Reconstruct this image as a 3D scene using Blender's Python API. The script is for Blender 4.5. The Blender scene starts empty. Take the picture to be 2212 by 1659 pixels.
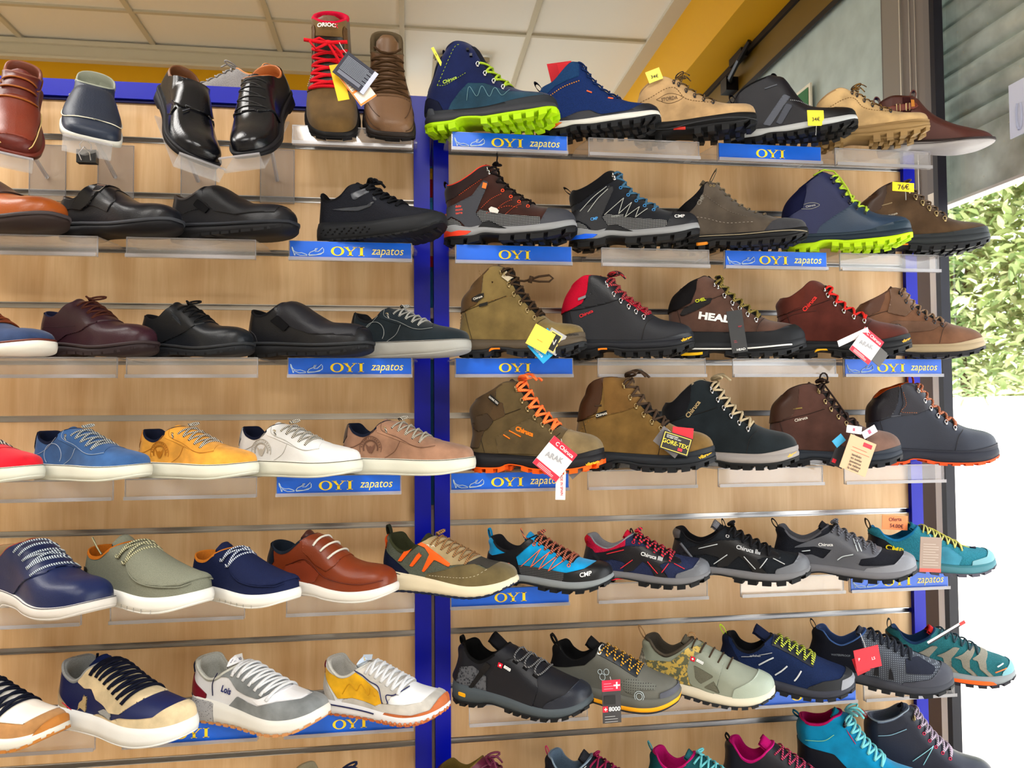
import bpy, bmesh, math, random
import numpy as np
from mathutils import Vector, Matrix
random.seed(7)
sc = bpy.context.scene
COL = sc.collection

# ------------------------------------------------------------------ camera
EYE = np.array([0.0, -1.7249, 1.55]); FOC = 1651.0
YAW, PIT, ROL = 0.1368, 0.0353, -0.0073
_cy, _sy, _cp, _sp = math.cos(YAW), math.sin(YAW), math.cos(PIT), math.sin(PIT)
FWD = np.array([_sy*_cp, _cy*_cp, _sp]); _r = np.array([_cy, -_sy, 0.0]); _u = np.cross(_r, FWD)
RGT = _r*math.cos(ROL) + _u*math.sin(ROL); UPV = -_r*math.sin(ROL) + _u*math.cos(ROL)
cam = bpy.data.objects.new('camera', bpy.data.cameras.new('camera')); COL.objects.link(cam)
cam.matrix_world = Matrix(((RGT[0], UPV[0], -FWD[0], EYE[0]), (RGT[1], UPV[1], -FWD[1], EYE[1]),
                           (RGT[2], UPV[2], -FWD[2], EYE[2]), (0, 0, 0, 1)))
cam.data.sensor_width = 36.0; cam.data.lens = 36.0*FOC/2212.0
cam.data.clip_start = 0.05; cam.data.clip_end = 200
sc.camera = cam
cam.data.dof.use_dof = True; cam.data.dof.focus_distance = 1.72; cam.data.dof.aperture_fstop = 8

def at(px, py, ax, val):
    """the point where the sight line of a measured photo point meets a plane (axis ax at val)"""
    d = FWD + RGT*(px-1106)/FOC - UPV*(py-829.5)/FOC
    return EYE + d*((val-EYE[ax])/d[ax])
def proj(P):
    v = np.asarray(P) - EYE; d = v @ FWD
    return 1106 + FOC*(v @ RGT)/d, 829.5 - FOC*(v @ UPV)/d

# ------------------------------------------------------------------ world, lights, exposure
w = bpy.data.worlds.new('sky'); sc.world = w; w.use_nodes = True
bg = w.node_tree.nodes['Background']; bg.inputs[0].default_value = (0.93, 0.97, 1.0, 1); bg.inputs[1].default_value = 5.2
sc.view_settings.view_transform = 'Standard'; sc.view_settings.look = 'None'
sc.view_settings.gamma = 1.0; sc.view_settings.use_curve_mapping = False; sc.view_settings.exposure = -0.2
sc.cycles.use_denoising = True; sc.cycles.max_bounces = 7; sc.cycles.diffuse_bounces = 3; sc.cycles.glossy_bounces = 3
sc.cycles.transparent_max_bounces = 12; sc.cycles.transmission_bounces = 4
sc.cycles.caustics_reflective = False; sc.cycles.caustics_refractive = False; sc.cycles.sample_clamp_indirect = 6.0
def area(name, loc, size, rot, power, color=(1, 1, 1)):
    l = bpy.data.lights.new(name, 'AREA'); l.shape = 'RECTANGLE'; l.size, l.size_y = size; l.energy = power; l.color = color
    o = bpy.data.objects.new(name, l); o.location = loc; o.rotation_euler = rot; COL.objects.link(o); return o
sun = bpy.data.lights.new('sun', 'SUN'); sun.energy = 20; sun.angle = .02; sun.color = (1, .96, .88)
so_ = bpy.data.objects.new('sun', sun); so_.rotation_euler = Vector((.45, .32, -.83)).to_track_quat('-Z', 'Y').to_euler(); COL.objects.link(so_)
# ceiling luminaires of the shop (their tubes); the housings are built with the ceiling
for i, (lx, ly) in enumerate([(-1.6, -1.9), (0.0, -1.9), (-1.6, -0.4), (-0.1, -3.4), (-2.9, .2), (0.2, 3.3)]):
    area('ceiling_lamp_light', (lx, ly, 3.30), (1.1, 0.5), (0, 0, 0), 44 if ly < 1 else 30, (1.0, 0.97, 0.92))

# ------------------------------------------------------------------ materials
def lin(c):
    return tuple((v/255/12.92 if v/255 <= 0.04045 else ((v/255+0.055)/1.055)**2.4) for v in c)
MATS = {}
def mat(kind, c, rough=None, c2=None, scale=None):
    """procedural material: kind leather, suede, fabric, mesh, rubber, plain, metal, speckle, camo, stripe, patent"""
    key = (kind, tuple(c), rough, tuple(c2) if c2 else None, scale)
    if key in MATS: return MATS[key]
    m = bpy.data.materials.new('%s_%02x%02x%02x' % ((kind,)+tuple(c))); m.use_nodes = True
    nt = m.node_tree; N = nt.nodes; L = nt.links; b = N['Principled BSDF']
    C = tuple(v*v/(v+.011) for v in lin(c))+(1,)
    b.inputs['Base Color'].default_value = C
    R = dict(leather=.42, suede=.92, fabric=.85, mesh=.8, rubber=.6, plain=.5, metal=.25, speckle=.7, camo=.6, stripe=.8, patent=.2, paper=.65, gloss=.25, dots=.7)[kind]
    b.inputs['Roughness'].default_value = rough if rough is not None else R
    tc = N.new('ShaderNodeTexCoord')
    def noise(sc_, det=3, vec=None):
        n = N.new('ShaderNodeTexNoise'); n.inputs['Scale'].default_value = sc_; n.inputs['Detail'].default_value = det
        L.new(vec or tc.outputs['Object'], n.inputs['Vector']); return n
    def bump(src, st, dist=.001):
        bp = N.new('ShaderNodeBump'); bp.inputs['Strength'].default_value = st; bp.inputs['Distance'].default_value = dist
        L.new(src, bp.inputs['Height']); L.new(bp.outputs[0], b.inputs['Normal'])
    def mixc(fac, a, bb):
        mx = N.new('ShaderNodeMix'); mx.data_type = 'RGBA'; L.new(fac, mx.inputs[0]); mx.inputs[6].default_value = a; mx.inputs[7].default_value = bb
        L.new(mx.outputs[2], b.inputs['Base Color']); return mx
    dk = tuple(v*.72 for v in C[:3])+(1,); lt = tuple(min(1, v*1.2) for v in C[:3])+(1,)
    if kind in ('leather', 'patent', 'gloss'):
        b.inputs['Specular IOR Level'].default_value = .3 if kind == 'leather' else .5
        if kind != 'gloss': bump(noise(420, 4).outputs['Fac'], .25 if kind == 'leather' else .08)
        mixc(noise(14, 3).outputs['Fac'], dk, lt)
    elif kind == 'suede':
        b.inputs['Specular IOR Level'].default_value = .1
        b.inputs['Sheen Weight'].default_value = .15; b.inputs['Sheen Roughness'].default_value = .5
        bump(noise(900, 4).outputs['Fac'], .4)
        r = N.new('ShaderNodeMapRange'); r.inputs[1].default_value = .35; r.inputs[2].default_value = .65
        L.new(noise(22, 5).outputs['Fac'], r.inputs[0]); mixc(r.outputs[0], dk, lt)
    elif kind in ('fabric', 'mesh'):
        b.inputs['Specular IOR Level'].default_value = .15
        v = N.new('ShaderNodeTexVoronoi'); v.inputs['Scale'].default_value = scale or (520 if kind == 'mesh' else 900)
        L.new(tc.outputs['Object'], v.inputs['Vector']); bump(v.outputs['Distance'], .6 if kind == 'mesh' else .3)
        c2_ = (lin(c2)+(1,)) if c2 else dk
        r = N.new('ShaderNodeMapRange'); r.inputs[1].default_value = .2; r.inputs[2].default_value = .6
        L.new(v.outputs['Distance'], r.inputs[0]); mixc(r.outputs[0], C, c2_)
    elif kind == 'speckle':
        r = N.new('ShaderNodeMapRange'); r.inputs[1].default_value = .6; r.inputs[2].default_value = .64
        L.new(noise(scale or 260, 2).outputs['Fac'], r.inputs[0]); mixc(r.outputs[0], C, lin(c2 or (60, 60, 60))+(1,))
    elif kind == 'camo':
        r = N.new('ShaderNodeMapRange'); r.inputs[1].default_value = .49; r.inputs[2].default_value = .53
        L.new(noise(scale or 45, 4).outputs['Fac'], r.inputs[0]); mixc(r.outputs[0], C, lin(c2)+(1,))
    elif kind == 'stripe':
        wv = N.new('ShaderNodeTexWave'); wv.inputs['Scale'].default_value = scale or 60; wv.inputs['Distortion'].default_value = 0
        wv.bands_direction = 'DIAGONAL'
        L.new(tc.outputs['Object'], wv.inputs['Vector'])
        r = N.new('ShaderNodeMapRange'); r.inputs[1].default_value = .45; r.inputs[2].default_value = .55
        L.new(wv.outputs['Fac'], r.inputs[0]); mixc(r.outputs[0], C, lin(c2)+(1,))
    elif kind == 'dots':
        sx = N.new('ShaderNodeSeparateXYZ'); L.new(tc.outputs['Object'], sx.inputs[0]); o_ = []
        for ax in (0, 2):
            a = N.new('ShaderNodeMath'); a.operation = 'MULTIPLY'; a.inputs[1].default_value = 2*math.pi/(scale or .0034); L.new(sx.outputs[ax], a.inputs[0])
            q = N.new('ShaderNodeMath'); q.operation = 'SINE'; L.new(a.outputs[0], q.inputs[0]); o_.append(q)
        mi = N.new('ShaderNodeMath'); mi.operation = 'MINIMUM'; L.new(o_[0].outputs[0], mi.inputs[0]); L.new(o_[1].outputs[0], mi.inputs[1])
        r = N.new('ShaderNodeMapRange'); r.inputs[1].default_value = .2; r.inputs[2].default_value = .5; L.new(mi.outputs[0], r.inputs[0]); mixc(r.outputs[0], C, lin(c2)+(1,))
    elif kind == 'plain':
        b.inputs['Specular IOR Level'].default_value = .25
    elif kind == 'metal':
        b.inputs['Metallic'].default_value = 1.0
    elif kind == 'rubber':
        bump(noise(300, 2).outputs['Fac'], .12); b.inputs['Specular IOR Level'].default_value = .2
        mixc(noise(20, 2).outputs['Fac'], tuple(v*.88 for v in C[:3])+(1,), C)
    MATS[key] = m; return m
def clear_mat(name, tint=.93, haze=.1, rough=.08, col=(235, 232, 235)):
    if name in MATS: return MATS[name]
    m = bpy.data.materials.new(name); m.use_nodes = True; nt = m.node_tree; N = nt.nodes; L = nt.links
    N.remove(N['Principled BSDF']); out = N['Material Output']
    t = N.new('ShaderNodeBsdfTransparent'); t.inputs[0].default_value = (tint, tint, tint, 1)
    d = N.new('ShaderNodeBsdfDiffuse'); d.inputs[0].default_value = lin(col)+(1,)
    g = N.new('ShaderNodeBsdfGlossy'); g.inputs['Roughness'].default_value = rough; g.inputs[0].default_value = (1, 1, 1, 1)
    m1 = N.new('ShaderNodeMixShader'); m1.inputs[0].default_value = haze; L.new(t.outputs[0], m1.inputs[1]); L.new(d.outputs[0], m1.inputs[2])
    lw = N.new('ShaderNodeLayerWeight'); lw.inputs[0].default_value = .5; pw_ = N.new('ShaderNodeMath'); pw_.operation = 'POWER'; pw_.inputs[1].default_value = 5
    L.new(lw.outputs['Facing'], pw_.inputs[0]); ml = N.new('ShaderNodeMath'); ml.operation = 'MULTIPLY_ADD'; ml.inputs[1].default_value = .95; ml.inputs[2].default_value = .04; L.new(pw_.outputs[0], ml.inputs[0])
    m2 = N.new('ShaderNodeMixShader'); L.new(ml.outputs[0], m2.inputs[0]); L.new(m1.outputs[0], m2.inputs[1]); L.new(g.outputs[0], m2.inputs[2])
    L.new(m2.outputs[0], out.inputs[0]); MATS[name] = m; return m

# ------------------------------------------------------------------ object helpers
def link(name, verts, faces, m, parent=None, smooth=False, fm=None):
    me = bpy.data.meshes.new(name); me.from_pydata([tuple(map(float, v)) for v in verts], [], faces)
    for mm in (m if isinstance(m, (list, tuple)) else [m]): me.materials.append(mm)
    if fm is not None: me.polygons.foreach_set('material_index', fm)
    if smooth: me.polygons.foreach_set('use_smooth', [True]*len(me.polygons))
    me.update()
    o = bpy.data.objects.new(name, me); COL.objects.link(o)
    if parent: o.parent = parent
    return o
def thing(name, label, cat, loc=(0, 0, 0), rot=None, group=None):
    o = bpy.data.objects.new(name, None); COL.objects.link(o); o.empty_display_size = .02
    if rot is not None: o.matrix_world = Matrix.Translation(Vector(loc)) @ rot.to_4x4()
    else: o.location = loc
    o['label'] = label; o['category'] = cat
    if group: o['group'] = group
    return o
def tagit(o, label, cat, group=None):
    o['label'] = label; o['category'] = cat
    if group: o['group'] = group
    return o
class MB:
    def __init__(s): s.v = []; s.f = []; s.m = []; s.mats = []; s.cur = 0
    def use(s, m):
        if m not in s.mats: s.mats.append(m)
        s.cur = s.mats.index(m); return s
    def add(s, v, f):
        n = len(s.v); s.v += [tuple(p) for p in v]; s.f += [tuple(i+n for i in q) for q in f]; s.m += [s.cur]*len(f)
    def box(s, x0, x1, y0, y1, z0, z1, M=None):
        v = [(x, y, z) for x in (x0, x1) for y in (y0, y1) for z in (z0, z1)]
        if M is not None: v = [tuple(M @ Vector(p)) for p in v]
        s.add(v, [(0, 1, 3, 2), (4, 6, 7, 5), (0, 4, 5, 1), (2, 3, 7, 6), (0, 2, 6, 4), (1, 5, 7, 3)])
    def bar(s, c0, c1, c2, c3, d):   # prism: quad c0..c3 swept by vector d
        q = [np.array(c) for c in (c0, c1, c2, c3)]; d = np.array(d)
        s.add([tuple(p) for p in q]+[tuple(p+d) for p in q], [(0, 1, 2, 3), (7, 6, 5, 4), (0, 4, 5, 1), (1, 5, 6, 2), (2, 6, 7, 3), (3, 7, 4, 0)])
    def tube(s, pts, r, n=6, closed=False, flat=1.0):
        P = [np.array(p, float) for p in pts]; k = len(P)
        if k < 2: return
        rings = []; prev = None
        for i in range(k):
            a = P[(i-1) % k] if (closed or i) else P[i]; b = P[(i+1) % k] if (closed or i < k-1) else P[i]
            t = b-a; t /= (np.linalg.norm(t)+1e-9)
            if prev is None:
                up = np.array([0, 0, 1.]) if abs(t[2]) < .9 else np.array([1., 0, 0])
            else: up = prev
            x = np.cross(t, up); x /= (np.linalg.norm(x)+1e-9); y = np.cross(x, t); prev = y
            rr = r[i] if hasattr(r, '__len__') else r
            rings.append([P[i]+rr*(x*math.cos(2*math.pi*j/n)+y*flat*math.sin(2*math.pi*j/n)) for j in range(n)])
        v = [tuple(p) for R_ in rings for p in R_]; f = []
        for i in range(k if closed else k-1):
            for j in range(n):
                a = i*n+j; b = i*n+(j+1) % n; c = ((i+1) % k)*n+(j+1) % n; d = ((i+1) % k)*n+j
                f.append((a, b, c, d))
        if not closed: f += [tuple(range(n))[::-1], tuple((k-1)*n+j for j in range(n))]
        s.add(v, f)
    def build(s, name, parent=None, smooth=False, m=None):
        return link(name, s.v, s.f, m or s.mats, parent, smooth, s.m if len(s.mats) > 1 else None)
_tc = {}
def text_mesh(txt, bold=0.0, shear=0.0):
    """flat text as (verts 2D normalised to height of capital ~1, faces)"""
    k = (txt, bold, shear)
    if k in _tc: return _tc[k]
    cu = bpy.data.curves.new('t', 'FONT'); cu.body = txt; cu.offset = bold; cu.shear = shear; cu.resolution_u = 3
    o = bpy.data.objects.new('t', cu); COL.objects.link(o)
    me = bpy.data.meshes.new_from_object(o.evaluated_get(bpy.context.evaluated_depsgraph_get()))
    v = np.array([p.co[:2] for p in me.vertices]) if len(me.vertices) else np.zeros((1, 2))
    f = [tuple(p.vertices) for p in me.polygons]
    bpy.data.objects.remove(o); bpy.data.curves.remove(cu); bpy.data.meshes.remove(me)
    v = v - np.array([(v[:, 0].min()+v[:, 0].max())/2, (v[:, 1].min()+v[:, 1].max())/2])
    h = v[:, 1].max()-v[:, 1].min()
    _tc[k] = (v/max(h, 1e-6), f); return _tc[k]
# ------------------------------------------------------------------ shoe engine
def smooth_curve(pts, n=160, tension=True):
    """Catmull-Rom through pts, resampled to n points of equal arc length"""
    P = np.array(pts, float)
    if len(P) > 2:
        Q = np.vstack([2*P[0]-P[1], P, 2*P[-1]-P[-2]]); out = []
        for i in range(1, len(Q)-2):
            p0, p1, p2, p3 = Q[i-1], Q[i], Q[i+1], Q[i+2]
            for t in np.linspace(0, 1, 14, endpoint=False):
                out.append(.5*((2*p1)+(p2-p0)*t+(2*p0-5*p1+4*p2-p3)*t*t+(3*p1-p0-3*p2+p3)*t**3))
        out.append(P[-1]); P = np.array(out)
    d = np.r_[0, np.cumsum(np.linalg.norm(np.diff(P, axis=0), axis=1))]
    s = np.linspace(0, d[-1], n)
    return np.stack([np.interp(s, d, P[:, k]) for k in range(P.shape[1])], 1)
def pw(pts):
    a = smooth_curve(pts, 120); o = np.argsort(a[:, 0]); return a[o, 0], a[o, 1]
def ss(x): x = np.clip(x, 0, 1); return x*x*(3-2*x)
def sup(t, p): t = np.clip(t, 0, 1); return (1-(1-t)**p)**(1/p)

# silhouettes, in hundredths of the shoe's length
SHAPES = dict(
 mid=dict(back=[(1, 11), (-.5, 17), (1.5, 28), (3, 38), (2, 47), (3.5, 53)], rim=[(3.5, 53), (10, 54), (20, 58), (30, 63), (36, 64)],
      front=[(99, 11), (99.5, 15), (97.5, 20), (92, 23), (84, 24.5), (76, 26), (68, 29.5), (60, 35), (52, 42), (46, 49.5), (42, 57), (40, 61), (36, 64)],
      top=[(0, 12), (10, 10.5), (30, 9.5), (50, 9), (70, 8.5), (85, 9.5), (95, 11.5), (100, 13)], bot=[(0, 2.5), (5, 0), (24, 0), (33, 2), (43, 1), (52, 0), (75, 0), (88, 2), (100, 7)], vamp=70),
 high=dict(back=[(1, 12), (-1, 18), (1, 30), (3, 42), (2, 54), (5, 61)], rim=[(5, 61), (12, 65), (22, 68), (31, 69.5), (37, 68)],
      front=[(99, 12), (99.5, 16), (97.5, 21), (92, 24), (84, 25.5), (76, 27), (68, 31), (60, 37), (53, 44), (48, 52), (44, 60), (41, 65), (37, 68)],
      top=[(0, 13), (10, 12), (30, 11), (50, 10), (70, 9.5), (85, 10.5), (95, 12.5), (100, 14)], bot=[(0, 3), (5, 0), (24, 0), (32, 3), (43, 2), (52, 0), (75, 0), (88, 2), (100, 7)], vamp=69),
 low=dict(back=[(1, 10), (-.5, 15), (1, 22), (2.5, 29), (1.5, 34), (3.5, 37)], rim=[(3.5, 37), (8, 36.5), (13, 31), (21, 28), (29, 31), (37, 37), (41, 39)],
      front=[(99, 10), (99.5, 14), (97.5, 18.5), (92, 21), (84, 22), (76, 23.5), (68, 26.5), (60, 30.5), (52, 34.5), (46, 38), (41, 39)],
      top=[(0, 11), (10, 10), (30, 9.5), (50, 8.5), (70, 7.5), (85, 8.5), (95, 10.5), (100, 13)], bot=[(0, 3), (6, 0), (22, 0), (33, 2), (44, 1), (54, 0), (75, 0), (88, 2), (100, 7.5)], vamp=74),
 court=dict(back=[(1.5, 9.5), (.5, 14), (1.5, 20), (3, 27), (5, 32)], rim=[(5, 32), (9, 31.5), (14, 27), (21, 25), (28, 27.5), (33, 32), (37, 34)],
      front=[(98.5, 9), (98.5, 13), (96.5, 16.5), (91, 18.5), (84, 20), (76, 21.5), (68, 23.5), (60, 26.5), (52, 30), (44, 33), (37, 34)],
      top=[(0, 10.5), (10, 10), (30, 9.5), (50, 9.3), (70, 9), (85, 9.3), (95, 10), (100, 10.5)], bot=[(0, .8), (5, 0), (24, 0), (45, 0), (60, 0), (78, .5), (90, 2), (100, 4)], vamp=68),
 derby=dict(back=[(2, 9), (.5, 13), (1.5, 20), (4, 26), (4.5, 29)], rim=[(4.5, 29), (10, 27), (17, 24.5), (24, 26), (32, 31), (38, 34)],
      front=[(98.5, 7.5), (98.8, 12), (96.5, 15.5), (91, 18), (84, 19), (76, 19.5), (69, 21), (62, 24), (54, 28.5), (46, 32.5), (38, 34)],
      top=[(0, 9.5), (10, 9.2), (28, 8.5), (45, 7), (60, 5.5), (75, 5.2), (90, 6.5), (100, 8.5)], bot=[(0, 0), (5, 0), (25, 0), (30, 1.5), (45, 1.2), (55, .2), (72, 0), (88, 1.2), (100, 4.5)], vamp=66),
 slip=dict(back=[(2, 9), (.5, 13), (1.5, 20), (3.5, 28), (4, 31)], rim=[(4, 31), (9, 29), (14, 26.5), (20, 26.5), (28, 30), (33, 34.5)],
      front=[(98.5, 7.5), (98.8, 12), (96.5, 16), (91, 18.5), (84, 19.5), (76, 20), (69, 21), (62, 24), (54, 28), (46, 32.5), (39, 35), (33, 34.5)],
      top=[(0, 9.5), (10, 9.5), (28, 9), (45, 8), (60, 7), (75, 6.5), (90, 7), (100, 8.5)], bot=[(0, 0), (5, 0), (25, 0), (33, .8), (45, .8), (55, .2), (72, 0), (88, 1.2), (100, 4.5)], vamp=66),
 moc=dict(back=[(2, 8.5), (1, 12), (2, 18), (4, 24), (5, 27.5)], rim=[(5, 27.5), (10, 26.5), (16, 24), (24, 24.5), (32, 28.5), (38, 31.5)],
      front=[(98, 8.5), (98.5, 12), (97.5, 16), (94, 17.8), (85, 19), (76, 21), (68, 23.5), (60, 26.5), (52, 29.5), (45, 32), (38, 31.5)],
      top=[(0, 9.5), (15, 9), (35, 8), (55, 7.5), (75, 7.5), (90, 8.5), (100, 10)], bot=[(0, 1.5), (6, 0), (25, 0), (45, 0), (60, 0), (78, .5), (90, 2), (100, 5)], vamp=62),
 run=dict(back=[(3, 13), (1, 17), (1.5, 23), (3, 30), (2.5, 35), (4.5, 37.5)], rim=[(4.5, 37.5), (9, 37), (13, 32), (19, 28), (26, 29), (33, 33.5), (39, 37)],
      front=[(98, 12), (98.5, 15), (96.5, 18.5), (91, 21), (84, 22), (76, 23.5), (68, 26.5), (60, 30), (52, 33.5), (45, 36.5), (39, 37)],
      top=[(0, 13.5), (10, 13), (30, 11), (50, 9), (70, 7.5), (84, 8.5), (95, 11), (100, 14)], bot=[(0, 3.5), (8, 0), (25, 0), (45, 0), (60, 0), (75, .5), (88, 3), (100, 9)], vamp=72),
 chelsea=dict(back=[(3, 8.5), (1, 13), (2, 20), (5, 30), (6, 42), (5, 50)], rim=[(5, 50), (15, 51), (27, 51), (34, 50.5)],
      front=[(99, 7), (99, 10), (96, 13.5), (90, 16.5), (82, 19), (74, 21), (66, 23.5), (58, 27), (50, 32), (43, 38), (38.5, 44), (36, 48), (34, 50.5)],
      top=[(0, 8.5), (12, 8.5), (25, 8), (45, 6.5), (60, 5.2), (75, 4.8), (90, 6), (100, 8)], bot=[(0, 0), (5, 0), (24, 0), (27, 2.2), (45, 1.8), (55, .5), (72, 0), (88, 1.5), (100, 5)], vamp=60),
)
class Shoe:
    NU, NV = 72, 34
    def __init__(s, shape, L, root, up, sc_z=1.0, bend=.35, wid=1.0, toe_p=2.3, rh=.2, mods=None, mir=1):
        S = dict(SHAPES[shape]); S.update(mods or {}); s.S = S; s.L = L; s.root = root; s.up = up; s.bend = bend; s.mir = mir
        def q(k): return [(x/100, z/100*sc_z) for x, z in S[k]]
        s.tx, s.tz = pw(q('top')); s.bx, s.bz = pw(q('bot')); s.wid = wid
        back, rim, front = q('back'), q('rim'), q('front')
        back[0] = (back[0][0], float(s.zt(back[0][0]))); front[0] = (front[0][0], float(s.zt(front[0][0])))
        s.back = smooth_curve(back, 80); s.rim = smooth_curve(rim, 120); s.front = smooth_curve(front, 240)
        s.toe_p = toe_p; s.rhv = rh
        # silhouette functions
        xs = np.linspace(-.05, 1.02, 600); h = np.full(600, -1.0)
        F = s.front
        for a, b in zip(F[:-1], F[1:]):
            lo, hi = min(a[0], b[0]), max(a[0], b[0]); mk = (xs >= lo-1e-3) & (xs <= hi+1e-3)
            t = (xs[mk]-a[0])/((b[0]-a[0]) if abs(b[0]-a[0]) > 1e-6 else 1e-6)
            h[mk] = np.maximum(h[mk], a[1]+np.clip(t, 0, 1)*(b[1]-a[1]))
        xe, ze = F[-1]; sl = max(.8, abs((F[-14][1]-F[-1][1])/(F[-14][0]-F[-1][0]+1e-6)))
        mk = xs < xe; h[mk] = ze+sl*(xe-xs[mk])
        s.hx, s.hz = xs, h
        zs = np.linspace(0, h.max(), 700); xf = np.array([xs[h >= z].max() if (h >= z).any() else xe for z in zs])
        s.fz, s.fx = zs, xf
        o = np.argsort(s.back[:, 1]); s.bkz, s.bkx = s.back[o, 1], s.back[o, 0]
        wf = np.array([(0, .108), (.12, .117), (.3, .115), (.45, .122), (.6, .15), (.72, .167), (.84, .165), (1, .155)])
        s.wx, s.wy = pw(wf)
        s.wy = s.wy*wid
        s._grid()
    def zt(s, x): return np.interp(x, s.tx, s.tz)
    def zb(s, x): return np.interp(x, s.bx, s.bz)
    def H(s, x, z):
        x = np.asarray(x, float); z = np.asarray(z, float)
        W = np.interp(x, s.wx, s.wy); a = ss((z-.16)/.22); W = W*(1-a)+(.118*s.wid+0*x)*a
        dx = np.maximum(np.interp(z, s.fz, s.fx)-x, 0); dz = np.maximum(np.interp(x, s.hx, s.hz)-z, 0)
        rh = .12+(s.rhv-.12)*ss((x-.5)/.3)
        rv = np.clip(np.interp(x, s.hx, s.hz)-s.zt(x), .07, .125)
        t1 = dx/rh; t2 = dz/rv; m = t1*t2/np.sqrt(t1*t1+t2*t2+1e-9)
        b = np.maximum(x-np.interp(z, s.bkz, s.bkx), 0)/.105
        return W*sup(m, s.toe_p)*sup(b, 2.1)
    def warp(s, P):
        P = np.array(P, float).reshape(-1, 3)*s.L
        x = P[:, 0]/s.L
        P[:, 1] += s.mir*s.bend*s.L*np.maximum(x-.45, 0)**2*.35
        P[:, 0] -= .5*s.L
        return P
    def _grid(s):
        nu, nv = s.NU, s.NV
        t = np.linspace(0, 1, nu); u = .5-.5*np.cos(math.pi*t); u = .65*u+.35*t
        v = np.linspace(0, 1, nv)
        b0, b1 = s.back[0][0], s.front[0][0]
        bx = b0+(b1-b0)*u; bot = np.stack([bx, s.zt(bx)], 1)
        def samp(c, t): k = np.linspace(0, 1, len(c)); return np.stack([np.interp(t, k, c[:, 0]), np.interp(t, k, c[:, 1])], 1)
        top = samp(s.rim, u); lf = samp(s.back, v); rt = samp(s.front, v)
        U, V = u[:, None, None], v[None, :, None]
        P = (1-V)*bot[:, None]+V*top[:, None]+(1-U)*lf[None]+U*rt[None]-((1-U)*(1-V)*bot[0]+U*(1-V)*bot[-1]+(1-U)*V*top[0]+U*V*top[-1])
        x, z = P[..., 0].copy(), P[..., 1].copy()
        x = np.minimum(x, np.interp(z, s.fz, s.fx)+.002); z = np.where(x > s.front[-1][0], np.minimum(z, np.interp(x, s.hx, s.hz)), z)
        x[-1], z[-1] = rt[:, 0], rt[:, 1]
        y = s.H(x, z); y[0] = 0; y[-1] = 0
        s.GX, s.GZ, s.GY = x, z, y
        G = np.stack([x, -y, z], 2); gu = np.gradient(G, axis=0); gv = np.gradient(G, axis=1)
        n = np.cross(gu, gv); n /= (np.linalg.norm(n, axis=2, keepdims=True)+1e-12)
        # visible side is y<0: make normals point to -y
        sg = np.sign(np.where(np.abs(n[..., 1:2]) < 1e-6, -1, -n[..., 1:2])); n = n*sg
        n[0, :, 1] = 0; n[-1, :, 1] = 0
        for r, d in ((0, -1), (-1, 1)):
            bad = n[r, :, 0]*d < 0
            if r == 0: n[r, bad] *= -1
        c = np.gradient(rt, axis=0); nn = np.stack([c[:, 1], 0*c[:, 0], -c[:, 0]], 1); nn /= np.linalg.norm(nn, axis=1, keepdims=True)+1e-9
        nn *= np.sign(nn[:, 0:1]+nn[:, 2:3]+1e-9); n[-1] = nn
        c = np.gradient(lf, axis=0); nn = np.stack([-c[:, 1], 0*c[:, 0], c[:, 0]], 1); nn /= np.linalg.norm(nn, axis=1, keepdims=True)+1e-9; n[0] = nn
        s.G = G; s.N = n
    def upper(s):
        nu, nv = s.NU, s.NV; V = []; F = []
        G = s.G
        A = G.reshape(-1, 3); B = A*np.array([1, -1, 1])
        V = np.vstack([A, B[nv:-nv]])   # share end columns
        def ib(i, j): return i*nv+j if i in (0, nu-1) else nu*nv+(i-1)*nv+j
        for i in range(nu-1):
            for j in range(nv-1):
                F.append((i*nv+j, (i+1)*nv+j, (i+1)*nv+j+1, i*nv+j+1))
                F.append((ib(i, j), ib(i, j+1), ib(i+1, j+1), ib(i+1, j)))
        return link('upper', s.warp(V), F, s.up, s.root, True)
    def lining(s, m, depth=.16, pad=.022, m2=None):
        """padded rim, inner lining and insole"""
        R = s.G[:, -1].copy(); R2 = (R*np.array([1, -1, 1]))[::-1][1:-1]; loop = np.vstack([R, R2]); n = len(loop)
        x0, x1 = loop[:, 0].min()+.07, loop[:, 0].max()-.09
        c = np.stack([np.clip(loop[:, 0], x0, max(x0, x1)), 0*loop[:, 0], loop[:, 2]], 1)
        d = c-loop; d[:, 2] = 0; dl = np.linalg.norm(d, axis=1, keepdims=True)+1e-6; d = d/dl
        def inn(k, dz): q = loop+d*np.minimum(k, dl*.9); q[:, 2] += dz; return q
        zf = s.zt(loop[:, 0])+.045
        L0 = inn(-.003, -.012); L1 = inn(0.001, .004); L2 = inn(pad*.5, .008); L3 = inn(pad, 0); L4 = inn(pad*1.05, -.05)
        L4[:, 2] = np.maximum(L4[:, 2], zf); L5 = inn(pad*.8, 0); L5[:, 2] = zf
        V = np.vstack([L0, L1, L2, L3, L4, L5]); F = []
        for k in range(5):
            for i in range(n): F.append((k*n+i, k*n+(i+1) % n, (k+1)*n+(i+1) % n, (k+1)*n+i))
        k0 = 5*n
        for i in range(n//2): 
            a, b, c_, d_ = i, i+1, (n-1-i) % n, (n-i) % n
            if len({a, b, c_, d_}) == 4: F.append((k0+a, k0+b, k0+c_, k0+d_))
        fm = None
        return link('lining', s.warp(V), F, m, s.root, True)
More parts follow.
